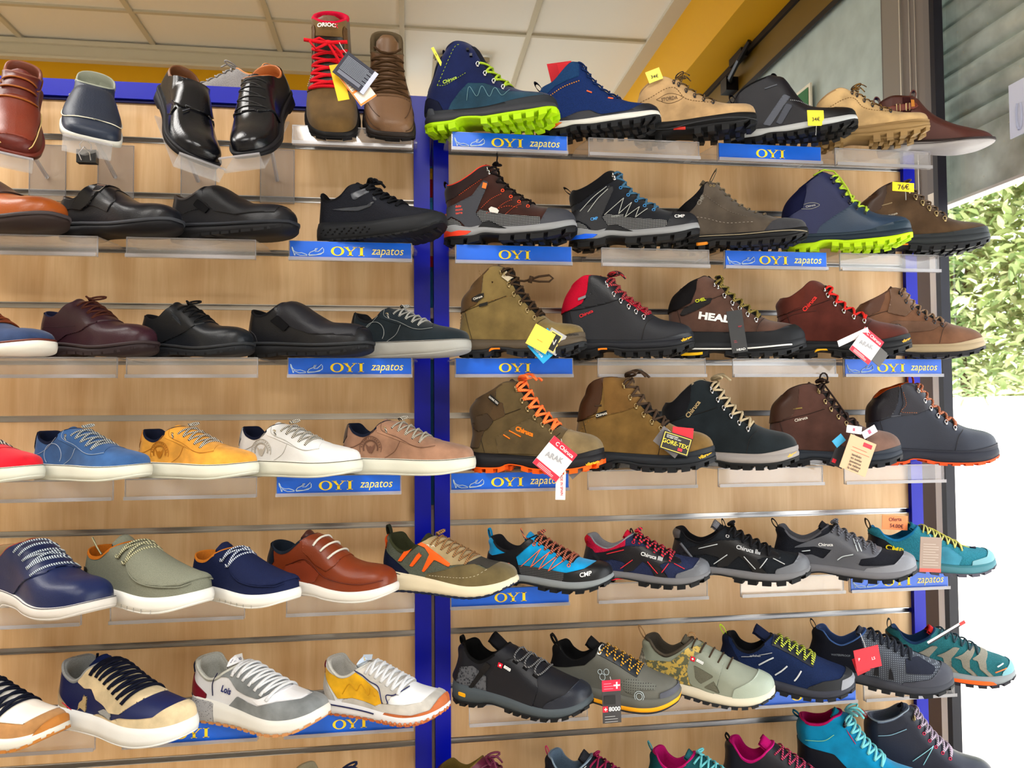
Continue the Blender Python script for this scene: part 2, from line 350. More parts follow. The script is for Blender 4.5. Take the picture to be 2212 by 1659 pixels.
    def outline(s, k=60, ext=0.0):
        t = np.linspace(0, 1, k); u = .5-.5*np.cos(math.pi*t); u = .8*u+.2*t
        x0, x1 = s.back[0][0], s.front[0][0]; x = x0+(x1-x0)*u; y = s.H(x, s.zt(x)+.004); y[0] = y[-1] = 0
        P = np.stack([x, -y], 1)
        full = np.vstack([P, (P*np.array([1, -1]))[::-1][1:-1]]); T = np.roll(full, -1, 0)-np.roll(full, 1, 0)
        N = np.stack([T[:, 1], -T[:, 0]], 1); N /= np.linalg.norm(N, axis=1, keepdims=True)+1e-9
        N = N[:k]
        if N[k//2][1] > 0: N = -N
        N[0] = (-1, 0); N[-1] = (1, 0)
        return P, N
    def sole_layer(s, name, m, ztop, zbot, fl=(.0, .012, .014, .010), side_fn=None, cap=True):
        """closed band between two height functions, following the outline; fl = flange at rows top..bottom"""
        P, N = s.outline(); k = len(P); rows = len(fl)
        x = P[:, 0]; zt_, zb_ = ztop(x), zbot(x)
        G = np.zeros((k, rows, 3))
        for r in range(rows):
            a = 0 if r == 0 else (r-1)/(rows-2) if rows > 2 else 1
            Q = P+N*fl[r]; G[:, r, 0] = Q[:, 0]; G[:, r, 1] = Q[:, 1]; G[:, r, 2] = zt_*(1-a)+zb_*a
        G[:, 0, :2] = P-N*.012; G[:, 0, 2] = zt_
        # inner ring at the top and bottom caps
        V = G.reshape(-1, 3); B = V*np.array([1, -1, 1]); nV = len(V); V = np.vstack([V, B]); F = []
        def I(i, r, sd): return i*rows+r + (0 if (sd == 0 or i in (0, k-1)) else nV)
        for i in range(k-1):
            for r in range(rows-1):
                F.append((I(i, r, 0), I(i, r+1, 0), I(i+1, r+1, 0), I(i+1, r, 0)))
                F.append((I(i, r, 1), I(i+1, r, 1), I(i+1, r+1, 1), I(i, r+1, 1)))
            for r, fl_ in ((0, 0), (rows-1, 1)):
                a, b, c, d = I(i, r, 0), I(i+1, r, 0), I(i+1, r, 1), I(i, r, 1)
                q = [a, b, c, d]; q = [q[j] for j in range(4) if q[j] not in q[:j]]
                if len(q) > 2: F.append(tuple(q if fl_ == 0 else q[::-1]))
        V[:, 1] = V[:, 1]
        s.SG = getattr(s, 'SG', {}); n = np.zeros((k, rows-1, 3)); n[:, :, :2] = N[:, None]; s.SG[name] = (G[:, 1:], n)
        return link(name, s.warp(V), F, m, s.root, True)
    def lugs(s, name, m, n=11, depth=.018, frac=.62, inner=True, fl=.014, x0=.02, x1=.985, skip=None, width=.06, up=.0, slant=.0, part=None):
        """tread blocks round the edge plus a middle row"""
        P, N = s.outline(200); d = np.r_[0, np.cumsum(np.linalg.norm(np.diff(P, axis=0), axis=1))]; d /= d[-1]
        mb = MB().use(m)
        def pt(t): return np.array([np.interp(t, d, P[:, 0]), np.interp(t, d, P[:, 1])]), np.array([np.interp(t, d, N[:, 0]), np.interp(t, d, N[:, 1])])
        for sd in (1, -1):
            for i in range(n):
                if skip and part is not None:
                    pm, _ = pt(x0+(x1-x0)*(i+.3)/n)
                    if (pm[0] < skip[0]) != (part == 0): continue
                t0 = x0+(x1-x0)*i/n; t1 = t0+(x1-x0)/n*frac
                pa, na = pt(t0); pb, nb = pt(t1)
                if skip and skip[0] < (pa[0]+pb[0])/2 < skip[1]: continue
                oa, ob = pa+na*fl, pb+nb*fl; w_ = width*(.7 if i in (0, n-1) else 1); ia, ib_ = pa-na*w_, pb-nb*w_
                ia[1] = min(ia[1], -.003); ib_[1] = min(ib_[1], -.003)
                vv = []
                for (q, zz) in ((oa, 0), (ob, 0), (ib_, 0), (ia, 0)): vv.append((q[0]+slant*.3, q[1]*sd, float(s.zb(q[0]))-0.0))
                for (q, zz) in ((oa, 0), (ob, 0), (ib_, 0), (ia, 0)): vv.append((q[0], q[1]*sd, float(s.zb(q[0]))+depth*1.25+up))
                f = [(3, 2, 1, 0), (4, 5, 6, 7), (0, 1, 5, 4), (1, 2, 6, 5), (2, 3, 7, 6), (3, 0, 4, 7)]
                if sd < 0: f = [q[::-1] for q in f]
                mb.add(vv, f)
        if inner:
            for xx in np.linspace(.06, .92, n+1):
                if skip and (skip[0] < xx < skip[1] or (part is not None and (xx < skip[0]) != (part == 0))): continue
                wv = float(np.interp(xx, s.wx, s.wy))*.32
                z0 = float(s.zb(xx)); mb.box(xx, xx+.035, -wv, wv, z0, z0+depth*1.2)
        return mb, name
    def finish(s, mb, name, parent=None, smooth=False):
        o = link(name, s.warp(mb.v), mb.f, mb.mats, parent or s.root, smooth, mb.m if len(mb.mats) > 1 else None); return o
    # ---- patches
    def sdf(s, X, Z, poly):
        P = np.asarray(poly, float); x = X[..., None]; z = Z[..., None]; a = P; b = np.roll(P, -1, 0); e = b-a
        t = np.clip(((x-a[:, 0])*e[:, 0]+(z-a[:, 1])*e[:, 1])/(e[:, 0]**2+e[:, 1]**2+1e-12), 0, 1)
        dd = np.sqrt(((x-a[:, 0]-t*e[:, 0])**2+(z-a[:, 1]-t*e[:, 1])**2).min(-1))
        c = ((a[:, 1] > z) != (b[:, 1] > z)) & (x < (b[:, 0]-a[:, 0])*(z-a[:, 1])/(b[:, 1]-a[:, 1]+1e-12)+a[:, 0])
        return np.where(c.sum(-1) % 2 == 1, dd, -dd)
    def clip(s, G, N, S, off, sides=(1, -1)):
        """keep the part of grid G where field S>0, raised along N by off, with a rim"""
        nu, nv = S.shape; V = []; F = []; cache = {}; rimE = []
        def vert(k, p, n):
            if k not in cache: cache[k] = len(V); V.append((p, n))
            return cache[k]
        inside = S > 0
        for i in range(nu-1):
            for j in range(nv-1):
                if not (inside[i, j] or inside[i+1, j] or inside[i, j+1] or inside[i+1, j+1]): continue
                cs = [(i, j), (i+1, j), (i+1, j+1), (i, j+1)]; poly = []; cut = []
                for a in range(4):
                    A, B = cs[a], cs[(a+1) % 4]; sa, sb = S[A], S[B]
                    if sa > 0: poly.append(vert(A, G[A], N[A]))
                    if (sa > 0) != (sb > 0):
                        t = sa/(sa-sb); k = (min(A, B), max(A, B)); v = vert(k, G[A]+(G[B]-G[A])*t, N[A]+(N[B]-N[A])*t); poly.append(v); cut.append(v)
                if len(poly) > 2:
                    F.append(tuple(poly))
                    if len(cut) == 2: rimE.append(tuple(cut))
        if not F: return None
        P = np.array([v[0] for v in V]); Nn = np.array([v[1] for v in V]); Nn /= np.linalg.norm(Nn, axis=1, keepdims=True)+1e-9
        top = P+Nn*off; lowi = {}; low = []
        for e in rimE:
            for v in e:
                if v not in lowi: lowi[v] = len(P)+len(low); low.append(P[v]-Nn[v]*.003)
        F2 = F+[(a, b, lowi[b], lowi[a]) for a, b in rimE]
        VV = np.vstack([top]+([np.array(low)] if low else []))
        AV = []; AF = []
        for sd in sides:
            n0 = sum(len(a) for a in AV); Q = VV.copy()
            if sd < 0: Q[:, 1] *= -1
            AV.append(Q); AF += [tuple(i+n0 for i in (f if sd > 0 else f[::-1])) for f in F2]
        return np.vstack(AV), AF
    def patch(s, name, poly, m, off=.004, sides=(1, -1), label=None, parent=None, pct=True):
        poly = np.asarray(poly, float)
        if pct:
            if (poly.max(0)-poly.min(0)).max() < 11 and poly.min() > 3 and len(sides) == 1: return s.decal(name, poly, m, off+.003, sides)
            poly = poly/100
        Sf = s.sdf(s.GX, s.GZ, poly)
        if len(sides) == 2 and not (Sf[0] > 0).any() and not (Sf[-1] > 0).any():
            for sd in sides:
                r = s.clip(s.G, s.N, Sf, off, (sd,))
                if r is not None: link(name, s.warp(r[0]), r[1], m, parent or s.root, True)
            return None
        r = s.clip(s.G, s.N, Sf, off, sides)
        if r is None: return None
        o = link(name, s.warp(r[0]), r[1], m, parent or s.root, True)
        if label: o['label'] = label
        return o
    def decal(s, name, poly, m, off=.008, sides=(1,), parent=None):
        from mathutils.geometry import tessellate_polygon
        P = np.asarray(poly, float)/100; T = tessellate_polygon([[Vector((a, b, 0)) for a, b in P]]); bm = bmesh.new()
        vs = [bm.verts.new((a, b, 0)) for a, b in P]
        for t in T:
            try: bm.faces.new([vs[i] for i in t])
            except ValueError: pass
        for _ in range(2 if (P.max(0)-P.min(0)).max() > .03 else 1): bmesh.ops.subdivide_edges(bm, edges=bm.edges[:], cuts=1, use_grid_fill=True)
        bm.verts.index_update(); V = []; F = []
        for sd in sides:
            n = len(V)
            for v in bm.verts: V.append((v.co.x, -sd*(float(s.H(v.co.x, v.co.y))+off), v.co.y))
            F += [tuple(v.index+n for v in f.verts) for f in bm.faces]
        bm.free(); return link(name, s.warp(V), F, m, parent or s.root)
    def band(s, name, h, m, off=.005, x0=-1, x1=2, **k):
        """strip of height h(x) above the sole line"""
        hh = h if callable(h) else (lambda x: h)
        S = (s.zt(s.GX)+hh(s.GX))-s.GZ; S = np.minimum(S, np.minimum(s.GX-x0, x1-s.GX))
        r = s.clip(s.G, s.N, S, off)
        if r is None: return None
        o = link(name, s.warp(r[0]), r[1], m, s.root, True)
        if k.get('label'): o['label'] = k['label']
        return o
    def sole_patch(s, layer, poly, m, off=.003, name='sole_insert', sides=(1, -1)):
        G, N = s.SG[layer]
        # refine rows
        k, r, _ = G.shape; t = np.linspace(0, r-1, 9); G2 = np.zeros((k, 9, 3)); N2 = np.zeros((k, 9, 3))
        for a, tt in enumerate(t):
            i = min(int(tt), r-2); G2[:, a] = G[:, i]+(G[:, i+1]-G[:, i])*(tt-i); N2[:, a] = N[:, i]
        S = s.sdf(G2[..., 0], G2[..., 2], np.asarray(poly, float)/100)
        q = s.clip(G2, N2, S, off, sides)
        if q is None: return None
        return link(name, s.warp(q[0]), q[1], m, s.root, True)
    # ---- ridge coordinates
    def ridge(s, t, q=0.0, off=0.0):
        if not hasattr(s, '_rg'):
            F = s.front; i0 = int(np.argmin(np.abs(F[:, 0]-s.S['vamp']/100)+10*(np.arange(len(F)) < 20))); s._rg = F[i0:]
            c = np.gradient(s._rg, axis=0); n = np.stack([c[:, 1], -c[:, 0]], 1); n /= np.linalg.norm(n, axis=1, keepdims=True); s._rn = n
        k = np.linspace(0, 1, len(s._rg)); c = np.array([np.interp(t, k, s._rg[:, 0]), np.interp(t, k, s._rg[:, 1])])
        n = np.array([np.interp(t, k, s._rn[:, 0]), np.interp(t, k, s._rn[:, 1])])   # outward
        if t > 1:
            e = s._rg[-1]-s._rg[-8]; e /= np.linalg.norm(e); c = s._rg[-1]+e*(t-1)*.3
        p = c-n*abs(q); y = float(s.H(p[0], p[1])) if abs(q) > 1e-6 else 0.0
        a = min(1, abs(q)/.05); N = np.array([n[0]*(1-a*.75), -math.copysign(a, q) if q else 0, n[1]*(1-a*.75)]); N /= np.linalg.norm(N)
        return np.array([p[0], -math.copysign(y, q) if q else 0, p[1]])+N*off, N
    def strip(s, name, m, q0, q1, t0=0., t1=1., off=.004, **k):
        pts = [s.ridge(t)[0] for t in np.linspace(t0, t1, 14)]; nn = [s.ridge(t)[1] for t in np.linspace(t0, t1, 14)]
        A = [(p[0]-n[0]*q0, p[2]-n[2]*q0) for p, n in zip(pts, nn)]; B = [(p[0]-n[0]*q1, p[2]-n[2]*q1) for p, n in zip(pts, nn)]
        return s.patch(name, A+B[::-1], m, off, pct=False, **k)
    def tongue(s, m, ext=.06, w=.075, t0=.72, lean=0.0, thick=.018):
        mb = MB().use(m); rows = 10; cols = 9; top = []; bot = []
        e = s.front[-1]-s.front[-24]; e /= np.linalg.norm(e); e = np.array([e[0]+lean, max(e[1], .8*abs(e[0]))]); e /= np.linalg.norm(e)
        n = np.array([e[1], -e[0]])
        if n[0] < 0: n = -n
        base, _ = s.ridge(t0); end, _ = s.ridge(1.0)
        for k in range(rows):
            t = k/(rows-1)
            if t < .5: c = np.array(s.ridge(t0+(1-t0)*t*2)[0])[[0, 2]]-n*.006
            else: c = end[[0, 2]]+e*ext*(t-.5)*2-n*.006
            ww = w*(1-.25*max(0, t-.85)/.15)*(.75+.25*t)
            for j in range(cols):
                a = -1+2*j/(cols-1); y = ww*a; dd = -.5*ww*a*a-(.01*(abs(a) > .99))
                zz = -(.018*max(0, abs(a)-.6)/.4 if k == rows-1 else 0)
                top.append((c[0]+n[0]*dd+0*zz, y, c[1]+n[1]*dd+zz)); bot.append((c[0]+n[0]*(dd-thick), y*.94, c[1]+n[1]*(dd-thick)+zz))
        V = top+bot; F = []; M = rows*cols
        for k in range(rows-1):
            for j in range(cols-1):
                a = k*cols+j; F += [(a, a+1, a+cols+1, a+cols), (M+a, M+a+cols, M+a+cols+1, M+a+1)]
        for j in range(cols-1): a = (rows-1)*cols+j; F.append((a, a+1, M+a+1, M+a))
        for k in range(rows-1):
            for a, fl in ((k*cols, 0), (k*cols+cols-1, 1)):
                q = (a, a+cols, M+a+cols, M+a); F.append(q if fl else q[::-1])
        return link('tongue', s.warp(V), F, m, s.root, True)
    def laces(s, m, n=6, q=.045, t0=.04, t1=.95, r=.0075, style='x', bow=True, flat=1.0, off=.008, seed=1, bar=False, tail=True, bowsize=1.0):
        rnd = random.Random(seed); mb = MB().use(m); ts = np.linspace(t0, t1, n)
        def cross(ta, qa, tb, qb, lift=0):
            pts = []
            for k in range(11):
                a = k/10; t = ta+(tb-ta)*a; u = qa+(qb-qa)*a; u = math.copysign((abs(u)/q)**1.7*q, u)
                p, N = s.ridge(t, u, off+lift*math.sin(math.pi*a)); pts.append(p)
            return pts
        for i, t in enumerate(ts):
            if style == 'x':
                if i < n-1:
                    mb.tube(cross(t, -q, ts[i+1], q, .002), r, 6, flat=flat); mb.tube(cross(t, q, ts[i+1], -q, .009), r, 6, flat=flat)
                if i == 0 or bar: mb.tube(cross(t, -q, t, q), r, 6, flat=flat)
            else:
                mb.tube(cross(t, -q, t+.02, q), r, 6, flat=flat)
                if style == 'bar2' and i < n-1: mb.tube(cross(t, -q*.8, ts[i+1], q*.8, -.002), r*.9, 6, flat=flat)
        if bow:
            c, N = s.ridge(t1, 0, off+.014); B = bowsize
            fw = np.array([N[0], 0, N[2]]); dn = np.array([N[2], 0, -N[0]])
            if dn[2] > 0: dn = -dn
            mb.tube([c+np.array([0, y, 0])+fw*.004 for y in (-.014, -.005, .005, .014)], [r*1.2, r*1.9, r*1.9, r*1.2], 6)
            for sd in (-1, 1):
                a0 = rnd.uniform(.1, .7)
                pts = []
                for k in range(13):
                    a = k/12*math.pi*2; rx = .06*B*(1-math.cos(a))/2*2; ry = .022*B*math.sin(a)
                    pts.append(c+np.array([0, sd*1., 0])*rx*.75+fw*(rx*.45*a0+.01*math.sin(a/2))+dn*(rx*.55)+dn*ry*.8-fw*ry*.3)
                mb.tube(pts, r*.95, 6)
                if tail:
                    p0 = c; pts = [p0+np.array([0, sd*.06*B, 0])*t_+dn*(.12*B*t_)+fw*(.035*B*math.sin(t_*math.pi)) for t_ in np.linspace(0, 1, 7)]
                    mb.tube(pts, r*.9, 6)
        o = s.finish(mb, 'laces', smooth=True); return o
    def eyelets(s, m, n=6, q=.05, t0=.04, t1=.95, kind='ring', name='eyelet', size=.011, which=None):
        ts = np.linspace(t0, t1, n)
        for i, t in enumerate(ts):
            if which and i not in which: continue
            for sd in (1, -1):
                mb = MB().use(m)
                p, N = s.ridge(t, sd*q, .004)
                a = np.cross(N, [0, 0, 1.]); a /= np.linalg.norm(a)+1e-9; b = np.cross(a, N)
                if kind == 'ring':
                    mb.tube([p+size*(a*math.cos(x)+b*math.sin(x)) for x in np.linspace(0, 2*math.pi, 9)[:-1]], size*.32, 5, closed=True)
                elif kind == 'dring':
                    c = p+N*.006
                    mb.tube([c+size*1.1*(a*math.cos(x)+b*math.sin(x)*1.25) for x in np.linspace(0, 2*math.pi, 9)[:-1]], size*.3, 5, closed=True)
                    d = c-b*size*1.7; mb.tube([d-N*.004, d+N*.005], size*.85, 8)
                elif kind == 'hook':
                    c = p; mb.tube([c-N*.002, c+N*.006], size*1.0, 8)
                    mb.tube([c+N*.004, c+N*.018, c+N*.02+b*.016, c+N*.009+b*.02], size*.5, 6)
                elif kind == 'box':
                    M = np.array([a, b, N]).T
                    v = [p+M@np.array([x*size, y*size, z*.02-.003]) for x in (-1, 1) for y in (-1, 1) for z in (0, 1)]
                    mb.add(v, [(0, 1, 3, 2), (4, 6, 7, 5), (0, 4, 5, 1), (2, 3, 7, 6), (0, 2, 6, 4), (1, 5, 7, 3)])
                elif kind == 'hole': mb.tube([p-N*.003, p+N*.0015], size*.8, 8)
                s.finish(mb, name, smooth=kind != 'box')
    def line(s, pts, m, r=.003, name='stitching', off=.003, sides=(1, -1), pct=True, mb=None, dash=None):
        if mb is None and len(sides) == 2:
            for sd in sides: s.line(pts, m, r, name, off, (sd,), pct, None, dash)
            return None
        own = mb is None; mb = mb or MB(); mb.use(m)
        P = np.asarray(pts, float)/(100 if pct else 1)
        P = smooth_curve(P, max(8, int(len(P)*9))) if len(P) > 2 else smooth_curve(P, 10)
        for sd in sides:
            Q = []
            for x, z in P:
                x2, z2 = x, z; y = float(s.H(x, z)); e = .002
                nx = -(float(s.H(x+e, z))-float(s.H(x-e, z)))/(2*e); nz = -(float(s.H(x, z+e))-float(s.H(x, z-e)))/(2*e)
                nn = np.array([nx, 1, nz]); nn /= np.linalg.norm(nn); nn[1] *= -1
                q = np.array([x, -y, z])+nn*off; q[1] *= sd; Q.append(q)
            if dash:
                for a in range(0, len(Q)-1, 2): mb.tube(Q[a:a+2], r, 4)
            else: mb.tube(Q, r, 5)
        if own: return s.finish(mb, name, smooth=True)
        return mb
    def collar_line(s, m, r=.006, name='collar_trim', u0=0, u1=1):
        R = s.G[:, -1]; k = len(R); R = R[int(u0*k):max(2, int(u1*k))]; mb = MB().use(m)
        for sd in (1, -1): mb.tube([p*np.array([1, sd, 1])+np.array([0, 0, .002]) for p in R], r, 5)
        return s.finish(mb, name, smooth=True)
    def text(s, txt, x, z, h, m, ang=0, side=1, bold=.02, shear=0., sx=1.0, name='lettering', off=.0065, on='upper'):
        v, f = text_mesh(txt, bold, shear); c, sn = math.cos(math.radians(ang)), math.sin(math.radians(ang)); V = []
        for a, b in v:
            a = a*h*sx; b = b*h; X = x+a*c-b*sn; Z = z+a*sn+b*c
            if on == 'upper': y = float(s.H(X/100, Z/100))
            else:
                G, _ = s.SG[on]; y = float(np.interp(X/100, G[:, 0, 0], -G[:, 1, 1]))
            V.append((X/100, -(y+off)*side, Z/100))
        return link(name, s.warp(V), f, m, s.root)
    def loop(s, m, x=1, z=53, w=1.6, h=7, lean=-.25, name='pull_tab', r=.006, width=.02):
        mb = MB().use(m); n = 14; pts = []; e = s.back[-1] if x < 20 else s.front[-1]
        x = e[0]*100+(-.6 if x < 20 else -.5); z = e[1]*100-2.2; h = h*1.1; w = w*1.1
        for k in range(n):
            a = -math.pi*.5+math.pi*2*k/n; pts.append(np.array([x/100+w/100*math.cos(a)+lean*(h/200)*(1+math.sin(a)), 0, z/100+h/200*(1+math.sin(a))]))
        V = []; F = []
        for p in pts:
            for y in (-width, width): V.append(p+[0, y, 0])
        c = np.mean(pts, 0)
        for p in pts:
            q = c+(p-c)*.78
            for y in (-width, width): V.append(q+[0, y, 0])
        for k in range(n):
            a, b = 2*k, 2*((k+1) % n); o = 2*n
            F += [(a, b, b+1, a+1), (o+a, o+a+1, o+b+1, o+b), (a, o+a, o+b, b), (a+1, b+1, o+b+1, o+a+1)]
        mb.add(V, F); return s.finish(mb, name)

def rotm(yaw, pitch=0, roll=0):
    return (Matrix.Rotation(math.radians(-yaw), 3, 'Z') @ Matrix.Rotation(math.radians(pitch), 3, 'Y') @ Matrix.Rotation(math.radians(roll), 3, 'X'))
_OX = np.array([0, .01, .04, .1, .3, .5, .7, .85, .93, .98, 1.0]); _OW = np.array([0, .05, .09, .11, .115, .135, .17, .15, .11, .06, 0])
def fit(xl, xr, yc, z, yaw):
    """x and length of a shoe standing at depth yc, turned by yaw, that spans the two measured edges"""
    P = np.array([(a-.5, s_*w_, .1) for a, w_ in zip(_OX, _OW) for s_ in (-1, 1)]); c, sn = math.cos(math.radians(yaw)), math.sin(math.radians(yaw))
    x, L = 0.3, .285
    for _ in range(25):
        W = np.stack([x+L*(c*P[:, 0]+sn*P[:, 1]), yc+L*(-sn*P[:, 0]+c*P[:, 1]), z+L*P[:, 2]], 1)
        v = W-EYE; px = 1106+FOC*(v@RGT)/(v@FWD); a, b = px.min(), px.max()
        x += ((xl+xr)-(a+b))/2/1000; L *= 1+.8*((xr-xl)/(b-a)-1)
    return x, L
# ------------------------------------------------------------------ setting materials
def wood_mat():
    m = bpy.data.materials.new('beech_laminate'); m.use_nodes = True; nt = m.node_tree; N = nt.nodes; L = nt.links; b = N['Principled BSDF']
    tc = N.new('ShaderNodeTexCoord'); mp = N.new('ShaderNodeMapping'); mp.inputs['Scale'].default_value = (9, 9, .9); L.new(tc.outputs['Object'], mp.inputs[0])
    n = N.new('ShaderNodeTexNoise'); n.inputs['Scale'].default_value = 2.2; n.inputs['Detail'].default_value = 6; n.inputs['Distortion'].default_value = 1.2; L.new(mp.outputs[0], n.inputs[0])
    mp2 = N.new('ShaderNodeMapping'); mp2.inputs['Scale'].default_value = (160, 160, 7); L.new(tc.outputs['Object'], mp2.inputs[0])
    n2 = N.new('ShaderNodeTexNoise'); n2.inputs['Scale'].default_value = 2; n2.inputs['Detail'].default_value = 3; L.new(mp2.outputs[0], n2.inputs[0])
    r = N.new('ShaderNodeValToRGB'); r.color_ramp.elements[0].position = .3; r.color_ramp.elements[1].position = .72
    r.color_ramp.elements[0].color = lin((208, 163, 112))+(1,); r.color_ramp.elements[1].color = lin((232, 195, 148))+(1,)
    ad = N.new('ShaderNodeMath'); ad.operation = 'MULTIPLY_ADD'; ad.inputs[1].default_value = .22; L.new(n2.outputs[0], ad.inputs[0]); L.new(n.outputs[0], ad.inputs[2])
    sb = N.new('ShaderNodeMath'); sb.operation = 'SUBTRACT'; sb.inputs[1].default_value = .11; L.new(ad.outputs[0], sb.inputs[0]); L.new(sb.outputs[0], r.inputs[0])
    L.new(r.outputs[0], b.inputs['Base Color']); b.inputs['Roughness'].default_value = .42; b.inputs['Specular IOR Level'].default_value = .4
    return m
WOOD = wood_mat()
BLUE = mat('plain', (6, 26, 176), .33); BLUED = mat('plain', (5, 14, 90), .5)
ALU = mat('metal', (178, 176, 176), .3); ALUD = mat('plain', (92, 86, 84), .5)
CEIL = mat('plain', (244, 240, 230), .9); GRID = mat('plain', (208, 200, 178), .6); CORN = mat('plain', (222, 214, 192), .7)
YEL = mat('plain', (224, 168, 22), .6); WALLM = mat('plain', (214, 206, 190), .8)
FRAME = mat('plain', (132, 124, 114), .45); FRAMED = mat('plain', (98, 76, 62), .5); BLACK = mat('plain', (22, 20, 24), .4)
def S(o): o['kind'] = 'structure'; return o
def sbox(name, x0, x1, y0, y1, z0, z1, m):
    mb = MB().use(m); mb.box(x0, x1, y0, y1, z0, z1); return S(mb.build(name))
CZ = 3.35; XF = 1.42
# floor and ceiling
def floor_mat():
    m = mat('gloss', (206, 196, 180), .35); return m
sbox('floor', -4.2, XF, -4.6, 5.2, -.05, 0, floor_mat())
mb = MB().use(CEIL)
mb.box(-4.2, 1.165, -4.6, 5.2, CZ+.012, CZ+.06)
S(mb.build('ceiling'))
mb = MB().use(GRID)    # T-bar grid hanging flush with the tiles
for k in range(-7, 3):
    x = -.019+.603*k
    if x < 1.16: mb.box(x-.012, x+.012, -4.6, 5.2, CZ, CZ+.012)
for k in range(-6, 4):
    y = 1.845+1.2*k
    if y > 2.2: continue
    mb.box(-4.2, 1.165, y-.010, y+.010, CZ+.001, CZ+.013)
S(mb.build('trim_1'))
# light housings
for (lx, ly) in [(-1.6, -1.9), (0.0, -1.9), (-1.6, -0.4), (-0.1, -3.4), (-2.9, .2), (0.2, 3.3)]:
    mb = MB().use(WALLM)
    for a in (-1, 1): mb.box(lx+a*.57-.015, lx+a*.57+.015, ly-.28, ly+.28, CZ-.045, CZ+.011); mb.box(lx-.585, lx+.585, ly+a*.27-.012, ly+a*.27+.012, CZ-.045, CZ+.011)
    o = mb.build('ceiling_lamp'); tagit(o, 'white ceiling luminaire frame at %s of the shop, out of the picture' % {(-1.6, -1.9): 'the left rear', (0.0, -1.9): 'the middle', (-1.6, -0.4): 'the left side', (-0.1, -3.4): 'the far rear', (-2.9, .2): 'the far left', (0.2, 3.3): 'the far end'}[(lx, ly)], 'ceiling lamp', 'ceiling lamps')
# walls
sbox('wall_left', -4.3, -4.2, -4.6, 5.2, 0, 3.4, WALLM); sbox('wall_front', -4.2, XF, -4.7, -4.6, 0, 3.4, WALLM)
sbox('wall_back', -.1, 1.6, 5.2, 5.3, 0, 3.4, WALLM)
mb = MB().use(YEL); mb.box(-4.2, -.13, 2.2, 2.3, 0, 3.27); S(mb.build('wall_rear'))
mb = MB().use(CORN); mb.box(-4.2, -.13, 2.17, 2.3, 3.275, CZ+.012); mb.box(-4.2, -.13, 2.15, 2.17, 3.33, CZ+.001); mb.box(-4.2, -.13, 2.16, 2.2, 3.262, 3.275); S(mb.build('trim_2'))
sbox('trim_3', -.13, -.10, 2.17, 2.3, 0, 3.34, BLACK)
# bulkhead over the shop front
sbox('trim_4', 1.165, 1.245, -4.6, 5.2, CZ-.006, CZ+.05, mat('plain', (206, 198, 178), .7))
mb = MB().use(YEL); mb.box(1.24, 1.26, -4.6, 5.2, 3.075, CZ-.006); mb.box(1.24, XF+.02, -4.6, 5.2, 3.06, 3.075); mb.box(1.26, 1.6, -4.6, 5.2, 3.075, 3.4); S(mb.build('trim_5'))
# shop front: header, frosted light, mullions
mb = MB().use(mat('plain', (112, 88, 30), .5)); mb.box(XF, XF+.1, .16, 5.2, 2.905, 3.06)
mb.use(BLACK); mb.box(XF-.012, XF, .16, 5.2, 3.035, 3.06); mb.box(XF-.006, XF, .30, 5.2, 2.893, 2.915); mb.box(XF-.02, XF+.1, -4.6, .16, 2.95, 3.075)
S(mb.build('trim_6'))
frost = mat('gloss', (178, 194, 190), .35)
sbox('window_1', XF+.012, XF+.03, .36, 5.2, 2.0, 2.905, frost)
sbox('wall_right', XF, XF+.012, .20, 5.2, 0, 2.0, mat('plain', (120, 96, 82), .6))
# vertical profiles of the door frame, from the wall towards the camera
mb = MB()
mb.use(mat('plain', (104, 98, 92), .5)); mb.box(XF-.002, XF+.012, .345, .365, 2.0, 3.06)
mb.use(FRAME); mb.box(XF-.012, XF+.012, .262, .345, 2.0, 3.06)
mb.use(mat('metal', (225, 222, 214), .3)); mb.box(XF-.016, XF+.0, .258, .263, 2.0, 3.06)
mb.use(mat('plain', (118, 110, 104), .45)); mb.box(XF-.010, XF+.012, .163, .258, 2.0, 3.06)
mb.use(mat('metal', (210, 206, 200), .35)); mb.box(XF-.013, XF, .222, .225, 2.0, 3.06); mb.box(XF-.013, XF, .198, .2005, 2.0, 3.06)
mb.use(FRAMED); mb.box(XF-.003, XF+.012, .165, .27, 0, 2.0)
S(mb.build('door_1'))
mb = MB(); mb.use(mat('plain', (240, 232, 214), .45)); mb.box(XF-.012, XF+.012, .139, .165, 0, 2.13)  # daylight on the lower profile painted in as cream
mb.use(mat('plain', (110, 104, 100), .45)); mb.box(XF-.012, XF+.012, .139, .165, 2.13, 3.06)  # same profile higher up, shutter's shade painted in as grey
mb.use(mat('plain', (22, 20, 34), .35)); mb.box(XF-.014, XF+.012, .121, .139, 0, 3.06)
S(mb.build('door_2'))
# closer arm under the bulkhead
mb = MB().use(BLACK); a = at(1625, 130, 0, XF-.05); b = at(1582, 165, 0, XF-.05)
mb.box(XF-.05, XF-.02, 1.22, 1.34, 3.01, 3.045); mb.tube([(XF-.05, 1.14, 3.03), (XF-.06, 1.22, 2.99), (XF-.05, 1.33, 2.965), (XF-.01, 1.40, 2.95)], .011, 6); mb.box(XF-.055, XF, 1.36, 1.42, 2.925, 2.985)
tagit(mb.build('door_closer'), 'small black door closer arm fixed under the yellow beam', 'door closer')
# door glass nearer the camera with a white sticker
gl = sbox('window_2', XF+.02, XF+.026, -1.3, .118, .03, 3.0, clear_mat('door_glass', .97, .0, .02))
sbox('wall_right_front', XF, XF+.12, -4.6, -2.05, 0, 3.06, WALLM)
